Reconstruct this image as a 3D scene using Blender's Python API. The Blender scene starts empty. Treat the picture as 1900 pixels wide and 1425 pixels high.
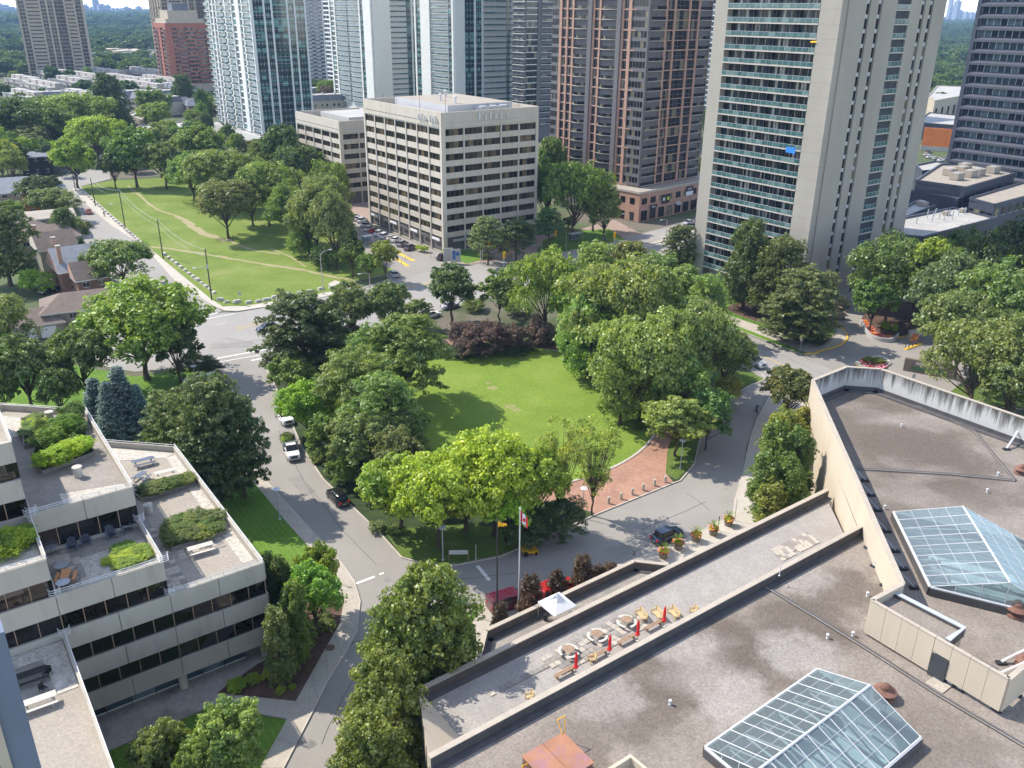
import bpy, math, random
import numpy as np
from mathutils import Vector, Matrix
from mathutils.geometry import tessellate_polygon
R = math.radians
rnd = random.Random(7)
S = bpy.context.scene
COL = S.collection
# ---------------------------------------------------------------- camera
CAMH = 64.0
FPX, PITCH, ROLL = 1620.3, R(23.278), R(.59)
cd = bpy.data.cameras.new('camera'); cam = bpy.data.objects.new('camera', cd); COL.objects.link(cam)
cd.sensor_width = 36; cd.lens = 36 * FPX / 1900; cd.clip_start = .5; cd.clip_end = 30000
_f = Vector((0, math.cos(PITCH), -math.sin(PITCH))); _r = Vector((1, 0, 0)); _d = _f.cross(_r)
_M = Matrix(((math.cos(ROLL), -math.sin(ROLL), 0), (math.sin(ROLL), math.cos(ROLL), 0), (0, 0, 1))) @ Matrix((_r, _d, _f))
_x, _y, _z = Vector(_M[0]), Vector(_M[1]), Vector(_M[2])
cam.matrix_world = Matrix(((_x.x, -_y.x, -_z.x, 0), (_x.y, -_y.y, -_z.y, 0), (_x.z, -_y.z, -_z.z, CAMH), (0, 0, 0, 1)))
S.camera = cam
# ---------------------------------------------------------------- sky, sun, exposure
SUN_EL = R(47); SUN_AZ = math.atan2(-.90, .43)          # azimuth from +Y towards +X
w = bpy.data.worlds.new('World'); S.world = w; w.use_nodes = True
nt = w.node_tree; nt.nodes.clear()
sk = nt.nodes.new('ShaderNodeTexSky'); sk.sky_type = 'NISHITA'; sk.sun_disc = False
sk.sun_elevation = SUN_EL; sk.sun_rotation = SUN_AZ % (2 * math.pi); sk.altitude = 200; sk.air_density = .85; sk.dust_density = .1; sk.ozone_density = 3.0
bg = nt.nodes.new('ShaderNodeBackground'); bg.inputs[1].default_value = .15
ow = nt.nodes.new('ShaderNodeOutputWorld'); hsv = nt.nodes.new('ShaderNodeHueSaturation'); hsv.inputs['Saturation'].default_value = .66; nt.links.new(sk.outputs[0], hsv.inputs['Color']); nt.links.new(hsv.outputs[0], bg.inputs[0]); nt.links.new(bg.outputs[0], ow.inputs[0])
sd = bpy.data.lights.new('sun', 'SUN'); sd.energy = 2.6; sd.angle = R(.55); sd.color = (1, .93, .82)
sun = bpy.data.objects.new('sun', sd); COL.objects.link(sun)
tos = Vector((math.sin(SUN_AZ) * math.cos(SUN_EL), math.cos(SUN_AZ) * math.cos(SUN_EL), math.sin(SUN_EL)))
sun.rotation_euler = tos.to_track_quat('Z', 'Y').to_euler(); sun.location = (0, 0, 300)
S.view_settings.view_transform = 'Standard'; S.view_settings.look = 'None'
S.view_settings.exposure = 1.42; S.view_settings.gamma = 1; S.view_settings.use_curve_mapping = False
S.render.engine = 'CYCLES'
cy = S.cycles; cy.use_denoising = True; cy.max_bounces = 6; cy.diffuse_bounces = 3; cy.glossy_bounces = 3
cy.transmission_bounces = 4; cy.transparent_max_bounces = 8; cy.volume_bounces = 0; cy.caustics_reflective = False; cy.caustics_refractive = False
cy.use_adaptive_sampling = True; cy.adaptive_threshold = .02
# ---------------------------------------------------------------- camera rays -> points of the place
def ray(x, y):
    v = Vector(((x - 950) / FPX, (y - 712.5) / FPX, 1)); return _M.transposed() @ v
def G(x, y, z=0.0):
    r = ray(x, y); t = (z - CAMH) / r.z; return Vector((r.x * t, r.y * t, z))
def proj(p):
    c = _M @ (Vector(p) - Vector((0, 0, CAMH))); return 950 + FPX * c.x / c.z, 712.5 + FPX * c.y / c.z
def hgt(x, y, y2, z=0.0):
    g = G(x, y, z); lo, hi = z, 400
    for _ in range(30):
        m = (lo + hi) / 2
        if (_M @ Vector((g.x, g.y, m - CAMH))).z > 1 and proj((g.x, g.y, m))[1] > y2: lo = m
        else: hi = m
    return lo - z
def ppm(g):                                            # pixels of the photo per metre at a point
    c = _M @ (Vector(g) - Vector((0, 0, CAMH))); return FPX / c.z
# ---------------------------------------------------------------- materials
MATS = {}
def new_mat(name):
    m = bpy.data.materials.new(name); m.use_nodes = True; MATS[name] = m
    nt = m.node_tree; b = nt.nodes['Principled BSDF']; return m, nt, b
def N(nt, t, **k):
    n = nt.nodes.new(t)
    for a, v in k.items():
        if a.startswith('i_'): n.inputs[int(a[2:])].default_value = v
        else: setattr(n, a, v)
    return n
def c4(c): return (c[0], c[1], c[2], 1)
def noise(nt, scale, detail=4, rough=.6, stretch=None):
    g = N(nt, 'ShaderNodeNewGeometry'); src = g.outputs['Position']
    if stretch:
        mp = N(nt, 'ShaderNodeMapping'); mp.inputs['Scale'].default_value = stretch; nt.links.new(src, mp.inputs[0]); src = mp.outputs[0]
    n = N(nt, 'ShaderNodeTexNoise'); n.inputs['Scale'].default_value = scale; n.inputs['Detail'].default_value = detail; n.inputs['Roughness'].default_value = rough
    nt.links.new(src, n.inputs['Vector']); return n
def ramp(nt, fac, stops):
    r = N(nt, 'ShaderNodeValToRGB'); e = r.color_ramp.elements
    while len(e) < len(stops): e.new(.5)
    for k, (p, c) in enumerate(stops): e[k].position = p; e[k].color = c4(c)
    nt.links.new(fac, r.inputs[0]); return r
def mixc(nt, fac, a, b, mode='MIX'):
    m = N(nt, 'ShaderNodeMix', data_type='RGBA', blend_type=mode)
    for s, v in ((0, fac), (6, a), (7, b)):
        if hasattr(v, 'is_linked') or hasattr(v, 'links'): nt.links.new(v, m.inputs[s])
        elif s == 0: m.inputs[0].default_value = v
        else: m.inputs[s].default_value = c4(v)
    return m.outputs[2]
def mul(c, k): return tuple(min(1, x * k) for x in c)
def pm(name, col, rough=.8, var=.15, scale=.6, fine=0, fa=.14, bump=0, metal=0, spec=.4, stretch=None, stain=None, stain_scale=.08, stain_at=(.5, .65)):
    m, nt, b = new_mat(name)
    n = noise(nt, scale, 5, .62, stretch)
    r = ramp(nt, n.outputs['Fac'], [(.3, mul(col, 1 - var)), (.7, mul(col, 1 + var))]); out = r.outputs[0]
    if fine:
        f = noise(nt, fine, 2, .7); r2 = ramp(nt, f.outputs['Fac'], [(.35, (1 - fa,) * 3), (.65, (1 + fa * .8,) * 3)]); out = mixc(nt, 1.0, out, r2.outputs[0], 'MULTIPLY')
    if stain:
        s = noise(nt, stain_scale, 6, .6, stretch); rs = ramp(nt, s.outputs['Fac'], [(stain_at[0], (0, 0, 0)), (stain_at[1], (1, 1, 1))]); out = mixc(nt, rs.outputs[0], out, stain)
    nt.links.new(out, b.inputs['Base Color']); b.inputs['Roughness'].default_value = rough; b.inputs['Metallic'].default_value = metal
    b.inputs['Specular IOR Level'].default_value = spec
    if bump:
        bn = noise(nt, fine or scale * 6, 3, .7); bb = N(nt, 'ShaderNodeBump'); bb.inputs['Strength'].default_value = bump; bb.inputs['Distance'].default_value = .1
        nt.links.new(bn.outputs['Fac'], bb.inputs['Height']); nt.links.new(bb.outputs[0], b.inputs['Normal'])
    return m
def objcol(name, rough=.4, metal=0, coat=0, var=.08, spec=.5):         # takes each object's own colour
    m, nt, b = new_mat(name); o = N(nt, 'ShaderNodeObjectInfo'); n = noise(nt, 3, 3)
    r = ramp(nt, n.outputs['Fac'], [(.3, (1 - var,) * 3), (.7, (1 + var,) * 3)])
    nt.links.new(mixc(nt, 1.0, o.outputs['Color'], r.outputs[0], 'MULTIPLY'), b.inputs['Base Color'])
    b.inputs['Roughness'].default_value = rough; b.inputs['Metallic'].default_value = metal; b.inputs['Coat Weight'].default_value = coat; b.inputs['Specular IOR Level'].default_value = spec
    return m
def glassmat(name, stops, rough=.08, spec=.5, metal=0):               # window glass: every pane its own tone (blinds, rooms)
    m, nt, b = new_mat(name); g = N(nt, 'ShaderNodeNewGeometry'); oi = N(nt, 'ShaderNodeObjectInfo')
    ad = N(nt, 'ShaderNodeMath', operation='ADD'); nt.links.new(g.outputs['Random Per Island'], ad.inputs[0]); nt.links.new(oi.outputs['Random'], ad.inputs[1])
    fr = N(nt, 'ShaderNodeMath', operation='FRACT'); nt.links.new(ad.outputs[0], fr.inputs[0])
    r = ramp(nt, fr.outputs[0], stops); r.color_ramp.interpolation = 'CONSTANT'
    n = noise(nt, .8, 3); r2 = ramp(nt, n.outputs['Fac'], [(.3, (.7,) * 3), (.7, (1.25,) * 3)])
    nt.links.new(mixc(nt, 1.0, r.outputs[0], r2.outputs[0], 'MULTIPLY'), b.inputs['Base Color'])
    b.inputs['Roughness'].default_value = rough; b.inputs['Specular IOR Level'].default_value = spec; b.inputs['Metallic'].default_value = metal
    return m
pm('ground_mix', (.075, .10, .035), .95, .35, .03, fine=.9, stain=(.14, .12, .09), stain_scale=.02, stain_at=(.52, .6))
pm('asphalt', (.27, .248, .222), .9, .08, .12, fine=5, fa=.07, stain=(.25, .232, .21), stain_scale=.10, stain_at=(.5, .7))
pm('asphalt_main', (.285, .268, .245), .9, .07, .1, fine=4, fa=.06, stain=(.27, .252, .235), stain_scale=.14, stain_at=(.5, .72))
pm('crack', (.10, .095, .09), .9, .1, .5); pm('bare', (.24, .235, .08), .95, .2, .8, fine=3); pm('patch', (.24, .225, .205), .9, .1, .5, fine=5)
pm('concrete', (.40, .355, .295), .85, .10, .5, fine=6)
pm('concrete_light', (.44, .40, .34), .85, .08, .4, fine=6)
pm('kerb', (.45, .40, .34), .85, .15, 1.5)
pm('yellow_paint', (.75, .45, .04), .6, .12, 2)
pm('white_paint', (.72, .70, .66), .6, .12, 2)
pm('mulch', (.10, .058, .04), .95, .35, 1.2, fine=5, bump=.5)
pm('gravel_pale', (.36, .32, .28), .95, .12, .7, fine=4, bump=.4, stain=(.20, .17, .14), stain_scale=.25, stain_at=(.55, .7))
pm('dirt', (.31, .27, .14), .95, .15, .8, fine=3)
pm('plaza', (.30, .22, .18), .85, .12, .8, fine=2.5)
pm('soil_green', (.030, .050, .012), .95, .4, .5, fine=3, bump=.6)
def grassmat(name, c1, c2, c3, sc, stripes=None):
    m, nt, b = new_mat(name); n = noise(nt, sc, 5, .65); r = ramp(nt, n.outputs['Fac'], [(.3, c1), (.55, c2), (.75, c3)]); out = r.outputs[0]
    f = noise(nt, 3.5, 3, .75); r2 = ramp(nt, f.outputs['Fac'], [(.3, (.75,) * 3), (.7, (1.2,) * 3)]); out = mixc(nt, 1.0, out, r2.outputs[0], 'MULTIPLY')
    if stripes:
        g = N(nt, 'ShaderNodeNewGeometry'); mp = N(nt, 'ShaderNodeMapping'); mp.inputs['Rotation'].default_value = (0, 0, stripes[0]); nt.links.new(g.outputs['Position'], mp.inputs[0])
        wv = N(nt, 'ShaderNodeTexWave'); wv.inputs['Scale'].default_value = stripes[1]; wv.inputs['Distortion'].default_value = .6; wv.inputs['Detail'].default_value = 1; wv.inputs['Detail Scale'].default_value = .3; nt.links.new(mp.outputs[0], wv.inputs[0])
        r3 = ramp(nt, wv.outputs['Fac'], [(.3, (stripes[2],) * 3), (.7, (stripes[3],) * 3)]); out = mixc(nt, 1.0, out, r3.outputs[0], 'MULTIPLY')
    nt.links.new(out, b.inputs['Base Color']); b.inputs['Roughness'].default_value = .95; b.inputs['Specular IOR Level'].default_value = .15
    bb = N(nt, 'ShaderNodeBump'); bb.inputs['Strength'].default_value = .5; bb.inputs['Distance'].default_value = .12; nt.links.new(f.outputs['Fac'], bb.inputs['Height']); nt.links.new(bb.outputs[0], b.inputs['Normal'])
    return m
grassmat('grass_oval', (.13, .20, .026), (.17, .245, .036), (.22, .27, .06), .09, (R(60), .62, .93, 1.06))
grassmat('grass_park', (.12, .18, .03), (.165, .22, .045), (.235, .26, .09), .07)
grassmat('grass_lawn', (.085, .165, .022), (.12, .215, .03), (.15, .23, .05), .12, (R(-36), .42, .93, 1.05))
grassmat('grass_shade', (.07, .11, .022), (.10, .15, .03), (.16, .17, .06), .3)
def brick_mat():
    m, nt, b = new_mat('brick_paving'); g = N(nt, 'ShaderNodeNewGeometry'); mp = N(nt, 'ShaderNodeMapping'); mp.inputs['Rotation'].default_value = (0, 0, R(36)); nt.links.new(g.outputs['Position'], mp.inputs[0])
    t = N(nt, 'ShaderNodeTexBrick'); t.inputs['Scale'].default_value = 1; t.inputs['Brick Width'].default_value = .42; t.inputs['Row Height'].default_value = .21; t.inputs['Mortar Size'].default_value = .018
    t.inputs['Color1'].default_value = (.34, .17, .11, 1); t.inputs['Color2'].default_value = (.42, .24, .16, 1); t.inputs['Mortar'].default_value = (.2, .13, .10, 1); nt.links.new(mp.outputs[0], t.inputs[0])
    n = noise(nt, .25, 4); r = ramp(nt, n.outputs['Fac'], [(.3, (.8, .8, .82)), (.7, (1.15, 1.12, 1.1))]); nt.links.new(mixc(nt, 1.0, t.outputs[0], r.outputs[0], 'MULTIPLY'), b.inputs['Base Color']); b.inputs['Roughness'].default_value = .85
brick_mat()
# buildings
pm('cream_wall', (.50, .425, .325), .85, .06, .35, stretch=(1, 1, .15), stain=(.50, .42, .32), stain_scale=.5, stain_at=(.55, .8))
pm('cream_cap', (.40, .345, .28), .85, .1, .8)
pm('membrane', (.085, .08, .08), .7, .2, .8)
def roof_mat():
    m, nt, b = new_mat('roof_brown'); n = noise(nt, .35, 6, .65); r = ramp(nt, n.outputs['Fac'], [(.3, (.20, .168, .14)), (.7, (.265, .228, .193))])
    o = r.outputs[0]; gp = N(nt, 'ShaderNodeNewGeometry'); dn = noise(nt, .35, 5, .65); dm = N(nt, 'ShaderNodeVectorMath', operation='SCALE'); dm.inputs[3].default_value = 7; nt.links.new(dn.outputs['Color'], dm.inputs[0]); av = N(nt, 'ShaderNodeVectorMath', operation='ADD'); nt.links.new(gp.outputs['Position'], av.inputs[0]); nt.links.new(dm.outputs[0], av.inputs[1])
    for x, y, rad, am, tone in ((1330, 1195, 5.5, .9, 0), (1265, 1250, 5, .85, 0), (1185, 1305, 5, .75, 0), (1060, 1380, 4, .5, 0), (1565, 1095, 4.5, .75, 0), (1490, 1160, 5.5, .85, 0), (1400, 1235, 4.5, .7, 0), (1740, 1385, 5, .45, 0), (1660, 790, 12, .75, 0), (1700, 850, 10, .8, 0), (1640, 930, 7, .6, 0), (1800, 890, 9, .7, 0), (1590, 740, 7, .6, 0), (1250, 1190, 3.5, .6, 1), (1130, 1290, 3.5, .5, 1), (1480, 1060, 4, .5, 1), (1480, 1215, 4, .6, 1), (1370, 1300, 4, .6, 1)):
        q = G(x, y, 9.5); ds = N(nt, 'ShaderNodeVectorMath', operation='DISTANCE'); nt.links.new(av.outputs[0], ds.inputs[0]); ds.inputs[1].default_value = (q.x + 3.5, q.y + 3.5, q.z + 3.5); mr = N(nt, 'ShaderNodeMapRange', interpolation_type='SMOOTHSTEP'); nt.links.new(ds.outputs['Value'], mr.inputs[0]); mr.inputs[1].default_value = rad * .55; mr.inputs[2].default_value = rad * 1.15; mr.inputs[3].default_value = am; mr.inputs[4].default_value = 0; o = mixc(nt, mr.outputs[0], o, (.36, .325, .295) if tone else (.115, .09, .07))
    s2 = noise(nt, .09, 4, .5, (1, 1.3, 1)); rp = ramp(nt, s2.outputs['Fac'], [(.50, (0, 0, 0)), (.75, (.6, .6, .6))]); o = mixc(nt, rp.outputs[0], o, (.36, .315, .28))
    f = noise(nt, 5, 3, .8); rf = ramp(nt, f.outputs['Fac'], [(.3, (.62,) * 3), (.7, (1.3,) * 3)]); o = mixc(nt, 1.0, o, rf.outputs[0], 'MULTIPLY')
    nt.links.new(o, b.inputs['Base Color']); b.inputs['Roughness'].default_value = .95
    bb = N(nt, 'ShaderNodeBump'); bb.inputs['Strength'].default_value = .4; bb.inputs['Distance'].default_value = .05; nt.links.new(f.outputs['Fac'], bb.inputs['Height']); nt.links.new(bb.outputs[0], b.inputs['Normal'])
roof_mat()
pm('roof_gravel', (.31, .285, .26), .95, .10, .5, fine=5, bump=.5, stain=(.28, .25, .22), stain_scale=.15, stain_at=(.55, .75))
pm('river_stone', (.46, .42, .36), .9, .2, 2, fine=4, bump=.8)
pm('paver', (.27, .24, .21), .9, .14, .7, fine=4, stain=(.20, .19, .17), stain_scale=.4, stain_at=(.5, .7))
pm('paver_light', (.42, .37, .31), .9, .1, .9, fine=4)
pm('roof_tan', (.33, .29, .24), .95, .08, .3, fine=4)
def streak_mat():
    m, nt, b = new_mat('streaked_white'); n = noise(nt, 1.6, 5, .7, (1, 1, .08)); g = N(nt, 'ShaderNodeNewGeometry'); sx = N(nt, 'ShaderNodeSeparateXYZ'); nt.links.new(g.outputs['Position'], sx.inputs[0])
    mr = N(nt, 'ShaderNodeMapRange'); mr.inputs[1].default_value = 10.4; mr.inputs[2].default_value = 13.2; mr.inputs[3].default_value = -.13; mr.inputs[4].default_value = .20; nt.links.new(sx.outputs[2], mr.inputs[0])
    ad = N(nt, 'ShaderNodeMath', operation='ADD'); nt.links.new(n.outputs['Fac'], ad.inputs[0]); nt.links.new(mr.outputs[0], ad.inputs[1])
    r = ramp(nt, ad.outputs[0], [(.46, (.50, .49, .465)), (.58, (.28, .27, .25)), (.74, (.07, .065, .055))]); nt.links.new(r.outputs[0], b.inputs['Base Color']); b.inputs['Roughness'].default_value = .85
streak_mat()
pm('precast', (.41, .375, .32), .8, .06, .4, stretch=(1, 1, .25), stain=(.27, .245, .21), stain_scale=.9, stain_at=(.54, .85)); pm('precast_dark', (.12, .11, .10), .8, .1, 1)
pm('office_wall', (.50, .445, .37), .85, .07, .5, stretch=(1, 1, .12), stain=(.34, .30, .25), stain_scale=.8, stain_at=(.55, .85)); pm('office_pier', (.54, .48, .40), .85, .05, .6)
pm('tower_concrete', (.325, .295, .25), .85, .09, .12, stretch=(1, 1, .35)); pm('tower_slab', (.46, .42, .37), .85, .06, .5)
pm('teal_frame', (.66, .655, .62), .7, .06, .5); pm('white_frame', (.72, .72, .70), .5, .05, 1); pm('grey_wall', (.46, .46, .47), .75, .06, .4)
pm('brown_brick', (.42, .255, .19), .9, .10, .5, fine=2); pm('brown_dark', (.14, .13, .13), .7, .12, .6); pm('red_brick', (.34, .13, .085), .9, .12, .6, fine=2)
pm('beige_wall', (.42, .36, .28), .85, .08, .3); pm('blue_steel', (.055, .062, .085), .45, .12, .5); pm('blue_ledge', (.075, .08, .10), .5, .1, .5)
pm('blue_clad', (.13, .16, .22), .4, .08, .6); pm('dark_clad', (.05, .055, .065), .6, .15, .5); pm('roof_grey', (.38, .365, .34), .9, .1, .15, fine=1.5)
pm('roof_white', (.38, .37, .355), .8, .08, .2); pm('slate', (.15, .16, .185), .8, .2, .4); pm('shingle_brown', (.175, .135, .11), .9, .15, .8, fine=4)
pm('shingle_grey', (.24, .25, .27), .9, .12, .8, fine=4); pm('stucco', (.52, .46, .37), .85, .06, .6); pm('townhouse', (.40, .36, .31), .85, .18, .03)
pm('rust', (.17, .085, .06), .75, .3, 1.0, fine=4); pm('rust_plate', (.34, .16, .09), .6, .22, .5, stain=(.30, .15, .16), stain_scale=.6); pm('steel', (.35, .37, .40), .35, .08, 1, metal=.6); pm('white_metal', (.58, .58, .58), .4, .05, 1)
pm('black_metal', (.025, .025, .027), .5, .1, 1); pm('pole_wood', (.11, .085, .065), .9, .2, 1); pm('grey_metal', (.42, .44, .46), .45, .06, 1)
pm('wood_yellow', (.50, .38, .20), .6, .15, 2); pm('wood_brown', (.30, .20, .13), .7, .2, 2); pm('wood_orange', (.55, .25, .09), .6, .15, 2); pm('wood_grey', (.22, .20, .175), .85, .2, 2)
pm('bench_white', (.50, .47, .41), .7, .08, 2); pm('plastic_blue', (.10, .125, .17), .5, .1, 2); pm('red_cloth', (.62, .02, .02), .8, .1, 2); pm('white_cloth', (.72, .73, .75), .8, .04, 1)
pm('yellow_cloth', (.80, .42, .02), .8, .1, 2); pm('orange_tarp', (.70, .20, .05), .8, .12, .3); pm('blue_cloth', (.03, .20, .60), .7, .1, 2); pm('yellow_machine', (.72, .42, .01), .4, .08, 2); pm('traffic_yellow', (.80, .47, .01), .5, .05, 2)
pm('rubber', (.02, .02, .02), .8, .1, 2); pm('rim', (.30, .31, .32), .3, .05, 2, metal=.7); pm('stone', (.46, .43, .38), .9, .15, 1.2, fine=4); pm('planter', (.20, .16, .12), .7, .2, 2)
pm('bark', (.095, .07, .05), .95, .25, 2.5, bump=.5); pm('tent_metal', (.5, .5, .52), .4, .05, 1); pm('skin', (.40, .24, .17), .6, .05, 2); pm('navy_cloth', (.02, .025, .05), .8, .1, 2); pm('vest', (.55, .75, .03), .6, .1, 2)
pm('flower_red', (.50, .04, .05), .8, .3, 5); pm('flower_pink', (.70, .25, .35), .8, .3, 5); pm('flower_orange', (.75, .25, .03), .8, .3, 5); pm('sign_blue', (.03, .12, .32), .5, .05, 1); pm('orange_box', (.55, .18, .06), .6, .1, 1)
pm('skyline', (.30, .33, .36), .8, .1, .01); pm('hedge_lamp', (.8, .8, .78), .3, .02, 1); pm('light_red', (.45, .01, .01), .25, .05, 1); pm('light_white', (.8, .8, .78), .2, .05, 1); pm('green_box', (.05, .12, .06), .5, .1, 1)
pm('interior', (.62, .66, .68), .8, .2, .25); pm('interior_dark', (.045, .05, .055), .8, .3, .4)
objcol('paint', .25, 0, .6); objcol('matte', .8)
D_ = (.012, .012, .013)
glassmat('glass_office', [(0, (.012, .011, .009)), (.45, (.03, .024, .016)), (.72, (.09, .068, .04)), (.9, (.15, .11, .06))], .1, .4)
glassmat('glass_bronze', [(0, (.006, .005, .005)), (.6, (.012, .009, .008)), (.85, (.03, .02, .016))], .03, .75)
glassmat('glass_teal', [(0, (.01, .03, .032)), (.5, (.03, .085, .08)), (.75, (.10, .24, .22)), (.9, (.015, .03, .035))], .08, .6)
glassmat('glass_dark', [(0, D_), (.5, (.02, .022, .028)), (.7, (.18, .16, .10)), (.85, (.035, .035, .04))], .1, .45)
glassmat('glass_black', [(0, (.01, .01, .012)), (.7, (.025, .024, .024)), (.9, (.07, .065, .05))], .15, .3)
glassmat('glass_blue', [(0, (.02, .03, .04)), (.4, (.05, .075, .10)), (.7, (.12, .16, .19))], .08, .6)
glassmat('glass_balcony_door', [(0, (.01, .014, .016)), (.35, (.006, .035, .042)), (.55, (.06, .05, .045)), (.78, (.34, .33, .30)), (.9, (.16, .16, .16))], .15, .4)
glassmat('glass_rail', [(0, (.045, .105, .105)), (.5, (.065, .135, .13)), (.8, (.12, .19, .18))], .12, .6)
def clear_glass():
    m, nt, b = new_mat('glass_clear'); n = noise(nt, .6, 2); r = ramp(nt, n.outputs['Fac'], [(.3, (.55, .70, .74)), (.7, (.70, .80, .83))])
    gl = N(nt, 'ShaderNodeBsdfGlossy'); gl.inputs['Roughness'].default_value = .03; gl.inputs['Color'].default_value = (.75, .87, .92, 1)
    tr = N(nt, 'ShaderNodeBsdfTransparent'); nt.links.new(r.outputs[0], tr.inputs[0]); fr = N(nt, 'ShaderNodeFresnel'); fr.inputs[0].default_value = 1.9
    mx = N(nt, 'ShaderNodeMixShader'); nt.links.new(fr.outputs[0], mx.inputs[0]); nt.links.new(tr.outputs[0], mx.inputs[1]); nt.links.new(gl.outputs[0], mx.inputs[2])
    df = N(nt, 'ShaderNodeBsdfDiffuse'); df.inputs[0].default_value = (.44, .53, .55, 1); m2 = N(nt, 'ShaderNodeMixShader'); m2.inputs[0].default_value = .20; nt.links.new(mx.outputs[0], m2.inputs[1]); nt.links.new(df.outputs[0], m2.inputs[2])
    nt.links.new(m2.outputs[0], nt.nodes['Material Output'].inputs[0])
clear_glass()
def leafmat(name, tr=.42):
    m, nt, b = new_mat(name); nt.nodes.remove(b); oi = N(nt, 'ShaderNodeObjectInfo'); g = N(nt, 'ShaderNodeNewGeometry')
    r = ramp(nt, g.outputs['Random Per Island'], [(0, (1.1, 1.2, 1.05)), (.5, (1.65, 1.7, 1.5)), (1, (2.35, 2.25, 1.85))]); o = mixc(nt, 1.0, oi.outputs['Color'], r.outputs[0], 'MULTIPLY')
    n = noise(nt, .38, 3, .6); r2 = ramp(nt, n.outputs['Fac'], [(.32, (.72, .80, .75)), (.68, (1.30, 1.15, 1.05))]); o = mixc(nt, 1.0, o, r2.outputs[0], 'MULTIPLY')
    hs = N(nt, 'ShaderNodeHueSaturation'); mr = N(nt, 'ShaderNodeMapRange'); mr.inputs[3].default_value = .492; mr.inputs[4].default_value = .512; nt.links.new(oi.outputs['Random'], mr.inputs[0]); nt.links.new(mr.outputs[0], hs.inputs['Hue']); nt.links.new(o, hs.inputs['Color'])
    d = N(nt, 'ShaderNodeBsdfDiffuse'); t = N(nt, 'ShaderNodeBsdfTranslucent'); mx = N(nt, 'ShaderNodeMixShader'); mx.inputs[0].default_value = tr
    tint = mixc(nt, 1.0, hs.outputs[0], (1.15, 1.25, .6), 'MULTIPLY')
    nt.links.new(hs.outputs[0], d.inputs[0]); nt.links.new(tint, t.inputs[0]); nt.links.new(d.outputs[0], mx.inputs[1]); nt.links.new(t.outputs[0], mx.inputs[2])
    gl = N(nt, 'ShaderNodeBsdfGlossy'); gl.inputs['Roughness'].default_value = .45; gl.inputs[0].default_value = (.9, .95, .9, 1); m2 = N(nt, 'ShaderNodeMixShader'); m2.inputs[0].default_value = .035
    nt.links.new(mx.outputs[0], m2.inputs[1]); nt.links.new(gl.outputs[0], m2.inputs[2]); nt.links.new(m2.outputs[0], nt.nodes['Material Output'].inputs[0])
leafmat('foliage')
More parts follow.
